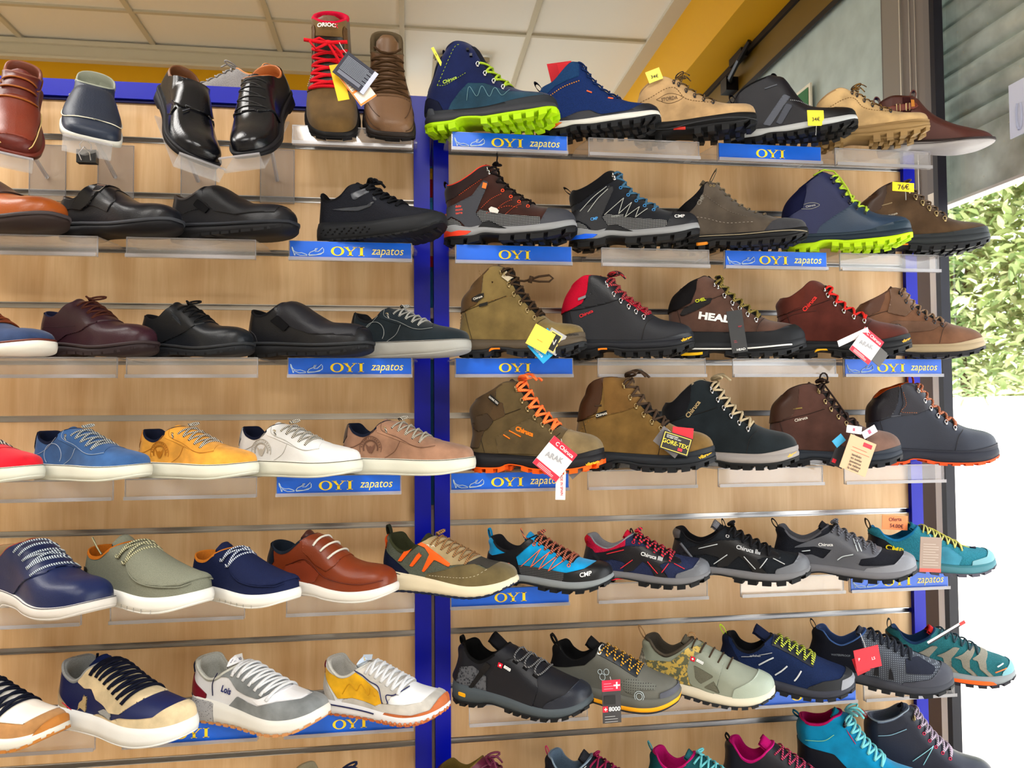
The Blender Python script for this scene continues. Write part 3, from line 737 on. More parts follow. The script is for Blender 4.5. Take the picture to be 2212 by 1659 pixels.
# roller shutter, half lowered outside the glass
SHX = XF+.12; zb = 2.124; pitch = .0685; V = []; F = []; n = 0
prof_pts = [(0, 0), (.004, .004), (.012, .012), (.017, .028), (.0165, .042), (.010, .056), (.003, .060), (-.010, .0615), (-.010, .066)]
rows = []
for k in range(13):
    for (dx, dz) in prof_pts: rows.append((SHX-dx, zb+.176+k*pitch+dz))
for y in (-2.6, .40):
    for (x, z) in rows: V.append((x, y, z))
k = len(rows)
for i in range(k-1): F.append((i, i+1, k+i+1, k+i))
def shutter_mat():
    m = bpy.data.materials.new('galvanised_steel'); m.use_nodes = True; nt = m.node_tree; N = nt.nodes; L = nt.links; b = N['Principled BSDF']
    tc = N.new('ShaderNodeTexCoord'); n1 = N.new('ShaderNodeTexNoise'); n1.inputs['Scale'].default_value = 9; n1.inputs['Detail'].default_value = 6; L.new(tc.outputs['Object'], n1.inputs[0])
    r = N.new('ShaderNodeValToRGB'); r.color_ramp.elements[0].color = lin((160, 174, 168))+(1,); r.color_ramp.elements[1].color = lin((222, 234, 228))+(1,); r.color_ramp.elements[0].position = .35; r.color_ramp.elements[1].position = .65; L.new(n1.outputs[0], r.inputs[0])
    v = N.new('ShaderNodeTexNoise'); v.inputs['Scale'].default_value = 75; v.inputs['Detail'].default_value = 3; L.new(tc.outputs['Object'], v.inputs[0])
    mr = N.new('ShaderNodeMapRange'); mr.inputs[1].default_value = .70; mr.inputs[2].default_value = .73; L.new(v.outputs[0], mr.inputs[0])
    mx = N.new('ShaderNodeMix'); mx.data_type = 'RGBA'; L.new(mr.outputs[0], mx.inputs[0]); L.new(r.outputs[0], mx.inputs[6]); mx.inputs[7].default_value = lin((214, 216, 196))+(1,)
    L.new(mx.outputs[2], b.inputs['Base Color']); b.inputs['Metallic'].default_value = .12; b.inputs['Roughness'].default_value = .42; return m
SH = shutter_mat()
root = thing('roller_shutter', 'corrugated galvanised roller shutter half lowered behind the glass', 'roller shutter', (SHX, 0, zb))
o = link('shutter_curtain', [(x-SHX, y, z-zb) for x, y, z in V], F, SH, root, True)
mb = MB().use(SH); mb.box(-.016, .006, -2.6, .40, .006, .178); mb.use(mat('plain', (226, 226, 222), .5)); mb.box(-.026, .010, -2.6, .40, -.002, .006); mb.build('bottom_rail', root)
# sticker on the door glass
c0 = at(2180, 212, 0, XF+.018); c1 = at(2190, 302, 0, XF+.018)
mb = MB().use(mat('paper', (196, 200, 218), .6))
mb.box(XF+.017, XF+.0195, c0[1]-.25, c0[1]+.0, c1[2]+.005, c0[2]+.03); mb.use(mat('paper', (170, 176, 202)))
mb.tube([(XF+.016, c0[1]-.03+.008*math.sin(a), (c0[2]+c1[2])/2+.035*math.cos(a)) for a in np.linspace(.6, 5.6, 12)], .003, 4)
tagit(mb.build('door_sticker'), 'pale lilac rounded sticker on the door glass', 'sticker')
# exit sign on the frosted light
s0 = at(1752, 178, 0, XF-.004)
y1, zt_ = s0[1], s0[2]
root = thing('exit_sign', 'green and white SALIDA exit sign on the frosted glass', 'sign', (XF-.004, y1, zt_-.12))
mb = MB().use(mat('paper', (232, 226, 206))); mb.box(-.004, .004, 0, .44, -.06, .12); mb.build('sign_board', root)
mb = MB().use(mat('paper', (18, 104, 44))); mb.box(-.006, -.004, .012, .428, -.048, .108); mb.build('green_field', root)
v, f = text_mesh('SALIDA', .02); Vt = [(-.0075, .215-a*.075, .02+b*.075) for a, b in v]; link('lettering', Vt, f, mat('paper', (236, 238, 226)), root)
# grille on the ceiling behind the top shelf
g = at(992, 158, 2, CZ-.012)
root = thing('ceiling_grille', 'small white ventilation grille on the ceiling above the blue post', 'vent', tuple(g))
mb = MB().use(mat('plain', (188, 176, 146))); 
for a in (-1, 1): mb.box(a*.135-.008, a*.135+.008, -.17, .17, -.01, .012); mb.box(-.135, .135, a*.165-.008, a*.165+.008, -.01, .012)
mb.build('frame', root); mb = MB().use(mat('plain', (120, 112, 92)))
for k in range(7): mb.box(-.115, -.115+.07, -.15+k*.045, -.13+k*.045, -.006, .012)
mb.build('louvres', root)

# ------------------------------------------------------------------ slatwall units
SZ0, SP = 2.1407, .12
UT = 2.262
def unit(x0, x1, post_r, label, xpost):
    root = thing('slatwall_unit', label, 'display unit', ((x0+x1)/2, 0, 0)); ox = (x0+x1)/2
    edges = [UT-.03]+[SZ0-SP*k for k in range(0, 18)]
    for k in range(len(edges)-1):
        zt_, zb_ = edges[k]-(.0065 if k else 0), edges[k+1]+.0065
        if zb_ < .06: break
        mb = MB().use(WOOD); mb.box(x0-ox, x1-ox, 0, .018, zb_, zt_); mb.build('slat_board', root)
    for k in range(0, 17):
        z = SZ0-SP*k; mb = MB().use(ALU)
        mb.box(x0-ox, x1-ox, .0115, .0135, z-.0062, z+.0062); mb.box(x0-ox, x1-ox, -.0012, .0125, z+.0048, z+.0063); mb.box(x0-ox, x1-ox, -.0012, .0125, z-.0063, z-.0048)
        mb.build('slot_channel', root)
    for (a, b) in xpost:
        mb = MB().use(BLUE); mb.box(a-ox, b-ox, -.012, .05, 0, UT); mb.build('post', root)
    mb = MB().use(BLUE); mb.box(x0-ox-.0, x1-ox, -.012, .05, UT-.036, UT); mb.use(BLUED); mb.box(x0-ox, x1-ox, -.006, .02, UT-.042, UT-.036); mb.build('top_rail', root)
    mb = MB().use(mat('plain', (120, 96, 82), .6)); mb.box(x0-ox, x1-ox, .018, .04, .05, UT-.04); mb.build('back_panel', root)
    return root
unit(-1.15, .0165, True, 'left slatwall display unit of beech boards in a blue frame, men\'s shoes', [(.0165, .0525), (-1.186, -1.15)])
unit(.0945, 1.212, True, 'right slatwall display unit of beech boards in a blue frame, hiking boots', [(.0605, .0945), (1.212, 1.242)])

# ------------------------------------------------------------------ acrylic shelves with sign strips
ACR = clear_mat('acrylic', .93, .12, .10); ACRE = clear_mat('acrylic_edge', .8, .34, .2, (205, 202, 208)); ACRL = clear_mat('acrylic_lip', .93, .13, .06)
SIGNB = mat('gloss', (0, 100, 222), .35); SIGNY = mat('paper', (250, 214, 30)); SIGNL = mat('paper', (196, 216, 226))
def oyi_polys(h):
    """heavy serif capitals O Y I as polygons, cap height h, origin at the left foot"""
    out = []; n = 28
    cx = .62*h; oo = [(cx+.60*h*math.cos(a), .5*h+.52*h*math.sin(a)) for a in np.linspace(0, 2*math.pi, n, endpoint=False)]
    ii = [(cx+.36*h*math.cos(a), .5*h+.44*h*math.sin(a)) for a in np.linspace(0, 2*math.pi, n, endpoint=False)]
    out.append(('ring', oo, ii))
    x = 1.22*h
    out += [('p', [(x+.02*h, .98*h), (x+.30*h, .98*h), (x+.62*h, .50*h), (x+.50*h, .40*h)]), ('p', [(x+.98*h, .98*h), (x+1.09*h, .98*h), (x+.64*h, .44*h), (x+.56*h, .46*h)]),
            ('p', [(x+.44*h, 0), (x+.68*h, 0), (x+.68*h, .50*h), (x+.44*h, .50*h)]), ('p', [(x-.04*h, 1.0*h), (x-.04*h, .94*h), (x+.40*h, .94*h), (x+.40*h, 1.0*h)]),
            ('p', [(x+.78*h, 1.0*h), (x+.78*h, .94*h), (x+1.2*h, .94*h), (x+1.2*h, 1.0*h)]), ('p', [(x+.30*h, 0), (x+.82*h, 0), (x+.82*h, .06*h), (x+.30*h, .06*h)])]
    x = 2.52*h
    out += [('p', [(x+.14*h, 0), (x+.40*h, 0), (x+.40*h, h), (x+.14*h, h)]), ('p', [(x, 0), (x+.54*h, 0), (x+.54*h, .06*h), (x, .06*h)]), ('p', [(x, .94*h), (x+.54*h, .94*h), (x+.54*h, h), (x, h)])]
    return out
def flat(name, polys, m, parent, f3, lift):
    V = []; F = []
    for q in polys:
        if q[0] == 'ring':
            n = len(q[1]); b = len(V); V += [f3(*p, lift) for p in q[1]]+[f3(*p, lift) for p in q[2]]
            F += [(b+i, b+(i+1) % n, b+n+(i+1) % n, b+n+i) for i in range(n)]
        else:
            b = len(V); V += [f3(*p, lift) for p in q[1]]; F.append(tuple(range(b, b+len(q[1]))))
    return link(name, V, F, m, parent)
HEEL = [(0, 1), (.06, .82), (.1, .6), (.2, .42), (.42, .3), (.62, .34), (.82, .22), (.98, .1), (.98, .02), (.55, .0), (.36, .14), (.22, .3), (.2, .02), (.16, .02), (.12, .36), (.02, .7), (0, 1)]
FLATS = [(0, .1), (.12, .42), (.4, .62), (.46, .86), (.58, .9), (.5, .7), (.42, .5), (.64, .52), (.92, .98), (.98, .8), (.98, .5), (.8, .2), (.4, .08), (.04, .02), (0, .1), (.5, .12), (.98, .4)]
LIPH = .041; DEP = .122
def shelf(x0, x1, row, sign, label, tilt=0.0, grp=None):
    z = SZ0-SP*row+.001; W_ = (x1-x0); cx = (x0+x1)/2
    root = thing('acrylic_shelf', label, 'shelf', (cx, -DEP, z), group=grp); h = W_/2; yb = DEP+.008
    mb = MB().use(ACR); mb.box(-h-.012, h+.012, yb-.062, yb, -.003, 0)
    mb.add([(-h, .0, -.003), (h, .0, -.003), (h+.012, yb-.062, -.003), (-h-.012, yb-.062, -.003), (-h, .0, 0), (h, .0, 0), (h+.012, yb-.062, 0), (-h-.012, yb-.062, 0)], [(3, 2, 1, 0), (4, 5, 6, 7), (0, 1, 5, 4), (1, 2, 6, 5), (3, 0, 4, 7)])
    mb.build('shelf_plate', root)
    mb = MB().use(ACRL); mb.box(-h, h, -.003, 0, -LIPH, 0); mb.use(ACRE)
    mb.box(-h, h, -.011, -.003, -LIPH, -LIPH+.0025); mb.box(-h, h, -.012, -.0105, -LIPH, -LIPH+.007)
    mb.box(-h-.0006, -h+.001, -.0034, .0004, -LIPH, 0); mb.box(h-.001, h+.0006, -.0034, .0004, -LIPH, 0); mb.box(-h, h, -.0034, -.0026, -.0015, .0006); mb.build('front_lip', root)
    mb = MB().use(ACR); mb.box(-h*.8, h*.8, yb-.004, yb, 0, .005); mb.build('hook_edge', root)
    if sign:
        s_ = MB().use(SIGNB); s_.box(-h+.002, h-.002, -.0058, -.0036, -LIPH+.003, -.001); so = s_.build('sign_strip', root)
        f3 = lambda a, b, l: (a, -.0058-l, b)
        hh = .0183
        if sign == 1:
            def g(a, b, l): return f3((a-1.53*hh)*1.22, b-.0295, l)
            flat('lettering', oyi_polys(hh), SIGNY, so, g, .0005)
        else:
            def g(a, b, l): return f3(a*1.22-.041, b-.0295, l)
            flat('lettering', oyi_polys(hh), SIGNY, so, g, .0005)
            v, f = text_mesh('zapatos', .002, .25); hs = .0185; wz = .066/(v[:, 0].max()-v[:, 0].min()); link('small_lettering', [(.0745+a*wz, -.0064, -.0222+b*hs) for a, b in v], f, mat('paper', (250, 232, 130)), so)
            pm = MB().use(SIGNL)
            for pts, ox, sx_, sz_ in ((HEEL, -h+.006, .031, .0178), (FLATS, -h+.039, .031, .0178)):
                pm.tube([(ox+a*sx_, -.0066, -.031+b*sz_) for a, b in pts], .0007, 4)
            pm.build('shoe_emblem', so)
    return root
SHELVES = [ # x0, x1, row, sign (0 none, 1 OYI, 2 with pictograms), label
 (.095, .345, 0, 2, 'clear shelf with OYI zapatos sign under the lime soled navy boot'), (.392, .642, 0, 0, 'clear unsigned shelf under the blue mid boot with the red tag'),
 (.685, .930, 0, 1, 'clear shelf with OYI sign under the black boot with grey stripes'), (.965, 1.20, 0, 0, 'clear unsigned shelf under the tan lug-soled boot by the window'),
 (.102, .352, 2, 1, 'clear shelf with OYI sign under the brown and orange hiker'), (.418, .661, 2, 0, 'clear unsigned shelf under the black hiker with blue laces'),
 (.696, .938, 2, 2, 'clear shelf with OYI zapatos sign under the grey brown suede mid shoe'), (.971, 1.215, 2, 0, 'clear unsigned shelf under the boot priced 76 euros'),
 (.100, .352, 4, 1, 'clear shelf with OYI sign under the olive boot with yellow tag'), (.407, .649, 4, 0, 'clear unsigned shelf under the black boot with crimson collar'),
 (.712, .955, 4, 0, 'clear unsigned shelf under the HEAD boot with black tag'), (.974, 1.214, 4, 2, 'clear shelf with OYI zapatos sign under the brown trail boot by the window'),
 (.089, .341, 6, 2, 'clear shelf with OYI zapatos sign under the boot with orange laces'), (.382, .624, 6, 0, 'clear unsigned shelf under the olive boot with gold lettered tag'),
 (.674, .918, 6, 0, 'clear unsigned shelf under the black boot with beige laces'), (.970, 1.213, 6, 0, 'clear unsigned shelf under the black boot with orange sole'),
 (.088, .339, 8, 1, 'clear shelf with OYI sign under the bright blue hiking shoe'), (.401, .645, 8, 0, 'clear unsigned shelf under the red and grey hiking shoe'),
 (.721, .962, 8, 0, 'clear unsigned shelf under the black shoe with white dashes'), (.976, 1.216, 8, 2, 'clear shelf with OYI zapatos sign under the teal trail shoe'),
 (.126, .376, 10, 0, 'clear unsigned shelf under the black shoe with white crosses'), (.432, .690, 10, 0, 'clear unsigned shelf under the grey shoe with yellow midsole'),
 (.745, .985, 10, 1, 'clear shelf with OYI sign under the camouflage and navy shoes'), (1.005, 1.225, 10, 0, 'clear unsigned shelf under the teal and orange trail shoe'),
 (.095, .345, 12, 0, 'clear unsigned shelf at the bottom under the burgundy sandal'), (.40, .65, 12, 0, 'clear unsigned bottom shelf under the black and pink shoe'),
 (.70, .95, 12, 0, 'clear unsigned bottom shelf under the magenta lined shoe'), (.97, 1.21, 12, 0, 'clear unsigned bottom shelf under the blue boot'),
 (-.232, .012, 0, 0, 'clear unsigned shelf under the boot with red laces and the brown shoe'),
 (-.85, -.606, 2, 0, 'clear unsigned shelf under the cognac strap shoe'), (-.552, -.304, 2, 0, 'clear unsigned shelf under the black slip-on beside the runner'),
 (-.238, .011, 2, 2, 'clear shelf with OYI zapatos sign under the black running shoe'), (-.82, -.567, 4, 0, 'clear unsigned shelf under the burgundy derby'),
 (-.550, -.299, 4, 0, 'clear unsigned shelf under the black derby'), (-.240, .011, 4, 2, 'clear shelf with OYI zapatos sign under the dark sneaker with grey sole'),
 (-.82, -.572, 6, 0, 'clear unsigned shelf under the blue suede sneaker'), (-.550, -.300, 6, 0, 'clear unsigned shelf under the mustard sneaker'),
 (-.262, -.012, 6, 2, 'clear shelf with OYI zapatos sign under the white sneaker'), (-.88, -.628, 8, 0, 'clear unsigned shelf under the navy derby with white sole'),
 (-.575, -.322, 8, 0, 'clear unsigned shelf under the grey canvas moccasin'), (-.241, .014, 8, 0, 'clear unsigned shelf under the cognac leather shoe'),
 (-.85, -.600, 10, 0, 'clear unsigned shelf under the tan and white runner'), (-.548, -.295, 10, 1, 'clear shelf with OYI sign under the beige and navy sneaker'),
 (-.244, .012, 10, 1, 'clear shelf with OYI sign under the yellow and white runner'), (-.30, -.05, 12, 0, 'clear unsigned bottom shelf under the beige shoe'),
]
for a in SHELVES: shelf(*a, grp='clear acrylic shelves on the slatwall')
SHZ = lambda row: SZ0-SP*row+.0015
# ------------------------------------------------------------------ shoe parts used again and again
C = lambda *a: a
LE = lambda *c, r=None: mat('leather', c, r); SU = lambda *c: mat('suede', c); FA = lambda *c: mat('fabric', c); ME = lambda *c: mat('mesh', c)
RU = lambda *c: mat('rubber', c); PA = lambda *c: mat('patent', c); PL = lambda *c: mat('plain', c); ST = lambda a, b, s=60: mat('stripe', a, None, b, s)
CHROME = mat('metal', (200, 200, 205), .2); BRASS = mat('metal', (170, 150, 110), .35); GUN = mat('metal', (70, 70, 75), .35)
BK = (22, 22, 25)
ADJ = {(0, 1160): (2, -0.005), (0, 1372): (4, -0.005), (0, 1578): (10, -0.02), (0, 1755): (8, -0.02), (0, 1892): (8, 0), (2, 1232): (2, -0.005), (2, 1455): (4, -0.005), (2, 1690): (8, -0.015), (2, 1850): (6, 0), (4, 993): (4, -0.01), (4, 1216): (4, -0.005), (4, 1443): (2, -0.005), (4, 1679): (6, -0.015), (4, 1850): (6, 0), (6, 1020): (6, -0.015), (6, 1246): (8, -0.02), (6, 1436): (8, -0.005), (6, 1663): (4, -0.01), (6, 1873): (4, 0), (8, 1672): (6, -0.015), (8, 1872): (6, 0), (10, 1378): (2, -0.005), (10, 1552): (2, 0), (10, 1745): (6, -0.015), (10, 1905): (6, 0), (12, 1395): (4, -0.01), (12, 1560): (6, -0.01), (12, 1722): (8, -0.015), (12, 1866): (6, 0), (2, -150): (2, -0.005), (2, 127): (2, 0), (4, -150): (2, -0.005), (4, 88): (2, 0), (4, 535): (4, -0.01), (4, 755): (4, 0), (8, -25): (2, -0.005), (8, 182): (2, 0)}   # small turns and shifts that keep neighbours from touching
KEYS = {}
def mk(label, cat, row, xl, xr, shape, up, yaw=22, yc=-.125, pitch=0, roll=0, dz=0, group=None, name=None, pos=None, L=None, **kw):
    z = SHZ(row)+dz; ad = ADJ.get((row, xl), (0, 0)); yaw += ad[0]; yc += ad[1]
    if pos is None: x, L_ = fit(xl, xr, yc, z, yaw)
    else: x, L_ = pos[0], L; yc = pos[1]; z = pos[2]
    root = thing(name or {'boot': 'hiking_boot', 'sneaker': 'sneaker', 'shoe': 'shoe'}[cat], label, cat, (x, yc, z), rotm(yaw, pitch, roll), group)
    KEYS[root.name] = (row, xl)
    return Shoe(shape, L_, root, up, **kw)
def cup(sh, m, tread=None, h=.012, line=None, bulge=.014):
    sh.sole_layer('midsole', m, lambda x: sh.zt(x)+h, lambda x: sh.zb(x)+.012, (0, .008, bulge, bulge+.001, bulge-.003))
    sh.sole_layer('outsole', tread or m, lambda x: sh.zb(x)+.013, lambda x: sh.zb(x), (0, bulge-.002, bulge-.004, bulge-.012))
    if line:
        G, N = sh.SG['midsole']; mb = MB().use(line)
        for sd in (1, -1):
            Q = []
            for i in range(len(G)):
                p = G[i, 0]*.86+G[i, 1]*.14; Q.append(p*np.array([1, sd, 1])+np.array([N[i, 0, 0], sd*N[i, 0, 1], 0])*.0016)
            mb.tube(Q, .0022, 4)
        sh.finish(mb, 'sole_stitching')
def lug(sh, mid, out, h=.012, mh=.0, n=11, depth=.022, arch=None, fl=.015, slant=0., wave=.0, frac=.62, inner=True):
    """midsole over a lugged outsole; mh share of the sole height taken by the outsole"""
    zt2 = lambda x: sh.zt(x)+h
    def zm(x): return sh.zb(x)+depth+(sh.zt(x)-sh.zb(x)-depth)*mh+wave*np.sin(x*26)
    sh.sole_layer('midsole', mid, zt2, lambda x: zm(x), (0, .007, fl+.001, fl))
    sh.sole_layer('outsole', out, lambda x: zm(x)+.002, lambda x: sh.zb(x)+depth, (0, fl+.003, fl+.004, fl+.001))
    for pt_, nm in (((0, 'heel_tread'), (1, 'forefoot_tread')) if arch else ((None, 'tread'),)):
        mb, _ = sh.lugs(nm, out, n, depth, fl=fl+.003, skip=arch, slant=slant, frac=frac, inner=inner, part=pt_)
        if mb.v: sh.finish(mb, nm)
def dress(sh, m, welt=None, heel=True, n=0):
    sh.sole_layer('welt', welt or m, lambda x: sh.zt(x)+.004, lambda x: sh.zt(x)-.016, (0, .017, .018, .016))
    sh.sole_layer('outsole', m, lambda x: sh.zt(x)-.015, lambda x: sh.zb(x), (0, .010, .011, .009))
    if n:
        mb, nm = sh.lugs('tread', m, n, .008, fl=.0125, frac=.8, inner=False, width=.05, up=.01); sh.finish(mb, nm)
def capx(sh, x0, m, name='toe_cap', h=None, off=.005, lean=4, **k):
    return sh.patch(name, [(x0-lean-2, 0), (x0-lean, 12), (x0, 20), (x0+1, 26), (x0+2, 60), (120, 60), (120, 0)], m, off, **k)
def heelc(sh, x1, z1, m, name='heel_counter', off=.005, z2=None, **k):
    return sh.patch(name, [(-10, 0), (x1+6, 0), (x1+4, 12), (x1, z1*.7), (x1*.55, z1), (-10, z2 or z1*1.03)], m, off, **k)
DK = mat('plain', (14, 14, 16), .8)
# the brand plate drawn on many tongues and tags is built as plain lettering where the photo shows it

# ================================================================== RIGHT UNIT, TOP ROW
sh = mk('navy hiking boot with lime lugged sole and laces, top row by the blue post', 'boot', 0, 920, 1202, 'high', SU(24, 34, 74), yaw=24, yc=-.135, mods=dict(back=[(1, 12), (-1, 18), (1, 30), (6, 42), (9, 52), (16, 62)], rim=[(16, 62), (22, 64), (27, 66), (33, 66), (38, 64)],
        front=[(99, 12), (99.5, 16), (97.5, 20), (92, 23), (84, 24.5), (76, 26), (68, 30), (60, 36), (53, 43), (48, 50), (44, 57), (41, 62), (38, 64)]))
sh.upper(); sh.lining(mat('fabric', (24, 30, 60))); lug(sh, RU(58, 60, 66), RU(168, 214, 10), mh=.35, n=13, depth=.035, arch=(.28, .42), slant=.01)
sh.patch('side_panel', [(20, 12), (24, 20), (30, 27), (37, 33), (50, 31), (58, 27), (66, 22), (80, 21), (94, 19), (97, 12), (60, 8)], SU(38, 66, 84)); sh.band('rand', lambda x: .035+.03*ss((x-.5)/.4), RU(44, 48, 54), .006)
sh.patch('heel_counter', [(-5, 5), (16, 8), (19, 12), (14, 22), (6, 26), (-5, 26)], FA(26, 30, 52))
sh.patch('ankle_pad', [(-5, 30), (3, 33), (10, 44), (16, 56), (10, 66), (-5, 60)], FA(20, 26, 50)); sh.line([(13, 34), (26, 60), (31, 63)], FA(176, 206, 60), .0022, dash=1); sh.line([(13, 34), (20, 34), (36, 41)], FA(176, 206, 60), .0022, dash=1)
sh.tongue(FA(26, 32, 50), ext=.05); sh.strip('tongue_ridge', FA(30, 34, 48), -.03, .022, .0, .98)
sh.eyelets(CHROME, 6, .052, .06, .98, 'dring', which=(0, 1, 2, 3)); sh.eyelets(GUN, 6, .062, .06, .96, 'box', 'lace_hook', .010, which=(4, 5)); sh.laces(mat('fabric', (176, 206, 60)), 4, .045, .06, .62, .0085, bow=False)
sh.line([(36, 20), (38, 30), (44, 22), (48, 29), (54, 20), (58, 26), (64, 19), (69, 23)], PL(110, 150, 160), .0018, 'side_motif', .007, sides=(1,)); sh.text('Chiruca', 23, 37, 2.6, PL(176, 206, 60), 14); sh.loop(FA(20, 26, 50), 12, 56, 1.2, 5)
sh.patch('heel_plate', [(2, 9), (12, 11), (10, 17), (6, 18)], RU(72, 76, 84), .009)

sh = mk('blue mid-height sports boot with orange zip line and red tag behind, top row', 'boot', 0, 1160, 1425, 'mid', ME(26, 50, 104), yaw=22, yc=-.13, mods=dict(back=[(1, 11), (-.5, 17), (1.5, 26), (2.5, 33), (2, 38), (5, 43)], rim=[(5, 43), (9, 42), (16, 44), (24, 52), (30, 58), (34, 61)],
        front=[(99, 11), (99.5, 15), (97.5, 18), (92, 20.5), (84, 22), (76, 24), (68, 28), (60, 33), (52, 40), (46, 47), (41, 55), (38, 61), (34, 61)]))
sh.upper(); sh.lining(FA(20, 26, 44)); lug(sh, RU(214, 214, 210), RU(30, 32, 36), mh=.3, n=13, depth=.03); sh.band('rand', lambda x: .03+.05*ss((x-.2)/.2)*(1-ss((x-.45)/.12))+.05*ss((x-.75)/.15), LE(26, 30, 42), .005)
sh.sole_patch('midsole', [(-3, 3), (14, 3), (24, 9.5), (10, 11), (-3, 11)], PL(250, 120, 50)); sh.line([(8, 28), (16, 34), (26, 39), (38, 42)], FA(240, 160, 60), .005, 'zip_line', dash=1)
sh.patch('knit_collar', [(-4, 32), (8, 32), (18, 40), (30, 44), (38, 46), (36, 70), (-4, 70)], ME(30, 66, 110), .003); sh.laces(FA(30, 52, 100), 7, .03, .02, .9, .0065, 'x', bow=False)
sh.line([(44, 33), (48, 31)], PL(250, 110, 60), .006, 'accent_tab', sides=(1,)); sh.line([(61, 25), (65, 24)], PL(250, 110, 60), .006, 'accent_tab', sides=(1,)); sh.tongue(ME(24, 40, 76), ext=.03)
sh.loop(FA(24, 26, 40), -1, 37, 2, 9, -.6)

def suede_boot(label, xl, xr, up, sole, lace, emblem, yaw=22, row=0, yc=-.13):
    sh = mk(label, 'boot', row, xl, xr, 'mid', up, yaw=yaw, yc=yc, rh=.23, mods=dict(back=[(1, 14), (0, 20), (1, 28), (2, 36), (4, 43)], rim=[(4, 43), (10, 47), (17, 51), (25, 54), (33, 53)],
        front=[(99, 14), (99.5, 18), (98, 22.5), (93, 25), (84, 26), (76, 27), (68, 30), (60, 34), (52, 39), (46, 44), (41, 49), (38, 52), (33, 53)], top=[(0, 14), (10, 14), (30, 13), (50, 12.5), (70, 12), (85, 13), (95, 14), (100, 16)]))
    sh.upper(); sh.lining(SU(150, 120, 86), pad=.018); lug(sh, sole, sole, mh=.3, n=10, depth=.04, arch=(.30, .44), frac=.5)
    sh.line([(2, 33), (14, 36), (27, 42), (36, 42), (44, 32), (58, 27), (66, 26)], PL(*emblem), .003, 'zigzag_stitching', dash=1); sh.eyelets(GUN, 6, .045, .05, .95, 'dring'); sh.laces(lace, 6, .038, .05, .95, .006); sh.tongue(SU(140, 112, 80), ext=.07, lean=-.3)
    return sh
sh = suede_boot('tan suede boot with engraved side emblem and chunky black sole, top row', 1372, 1634, SU(184, 152, 112), RU(26, 27, 30), ST((120, 90, 40), (40, 30, 20), 90), (120, 92, 62))
sh.text('STORDA', 31, 33.5, 3.2, PL(98, 76, 54), 2, sx=.8); sh.line([(20, 34), (31, 38), (42, 33), (31, 29.5), (20, 34)], PL(110, 86, 62), .0016, 'emblem_outline', sides=(1,))
sh.line([(0, 10), (30, 7), (50, 9), (98, 9)], RU(60, 62, 66), .004, 'sole_groove', .03)
sh.sole_patch('outsole', [(34, 3), (44, 3), (44, 8), (34, 8)], PL(190, 50, 40), name='sole_mark')

sh = mk('black low boot with grey diagonal stripes and white midsole, top row, price note in front', 'boot', 0, 1578, 1852, 'mid', LE(26, 27, 36, r=.5), yaw=22, yc=-.13, mods=dict(back=[(1, 11), (-.5, 17), (1.5, 28), (3, 36), (4, 42)], rim=[(4, 42), (10, 46), (20, 51), (30, 54), (38, 57)],
        front=[(99, 11), (99.5, 15), (97.5, 19), (92, 21), (84, 22.5), (76, 23.5), (68, 25.5), (62, 29), (57, 35), (52, 43), (48, 50), (44, 55), (38, 57)]))
sh.upper(); sh.lining(FA(20, 20, 24)); lug(sh, RU(190, 194, 198), RU(26, 27, 30), mh=.25, n=13, depth=.028); sh.patch('side_stripe', [(28, 14), (34, 12), (50, 34), (45, 37)], PL(82, 86, 98), .006, sides=(1,)); sh.patch('side_stripe', [(38, 13), (43, 12), (52, 26), (47, 29)], PL(70, 74, 86), .006, sides=(1,))
sh.patch('toe_cap', [(70, 0), (72, 14), (80, 18), (90, 26), (120, 30), (120, 0)], LE(20, 20, 24)); sh.line([(50, 31), (58, 29), (66, 24)], PL(150, 154, 160), .004, 'reflective_dashes', sides=(1,), dash=1); sh.line([(30, 44), (40, 46)], PL(90, 94, 104), .006, 'side_stripe')
sh.loop(FA(20, 20, 26), 1, 38, 2.2, 8, -.3); sh.tongue(LE(24, 24, 30), ext=.02)
sh.loop(FA(20, 20, 26), 24, 55, 2.2, 5, -.3)

sh = suede_boot('sand suede boot with brown lugged sole, top row by the window', 1755, 2008, SU(196, 164, 118), RU(150, 122, 82), ST((150, 110, 40), (60, 40, 20), 90), (140, 108, 66), yaw=18)
sh.band('storm_welt', .02, RU(140, 112, 74), .012)

sh = mk('dark brown leather ankle boot with buckle strap and pull tabs, top row at the window', 'boot', 0, 1892, 2150, 'chelsea', LE(80, 44, 38, r=.5), yaw=14, yc=-.13, toe_p=2.0, rh=.27, name='ankle_boot', mods=dict(back=[(3, 8.5), (1, 13), (2, 20), (3, 30), (2, 42), (3, 49)], rim=[(3, 49), (14, 51), (26, 50), (33, 52)], front=[(99, 7), (99, 9), (96, 12), (90, 15), (82, 17.5), (74, 20), (66, 23), (58, 27.5), (50, 33), (44, 39), (39, 46), (36, 50), (33, 52)]))
sh.upper(); sh.lining(LE(70, 38, 30), pad=.012); sh.sole_layer('welt', LE(40, 26, 24), lambda x: sh.zt(x)+.004, lambda x: sh.zt(x)-.012, (0, .018, .02, .017)); sh.sole_layer('outsole', RU(170, 166, 168), lambda x: sh.zt(x)-.011, lambda x: sh.zb(x), (0, .014, .016, .011))
sh.line([(1, 7), (30, 6), (60, 4), (98, 6)], RU(70, 62, 64), .003, 'sole_line', .022); sh.line([(1, 5), (30, 4), (60, 3), (97, 5)], RU(70, 62, 64), .003, 'sole_line', .022)
sh.patch('side_strap', [(2, 34), (14, 36), (30, 37), (34, 39), (32, 43), (16, 42), (2, 40)], LE(112, 54, 44), .012, sides=(1,)); sh.patch('elastic_gore', [(21, 24), (28, 24), (28, 49), (21, 49)], FA(58, 26, 28), .004)
mb = MB().use(BRASS)
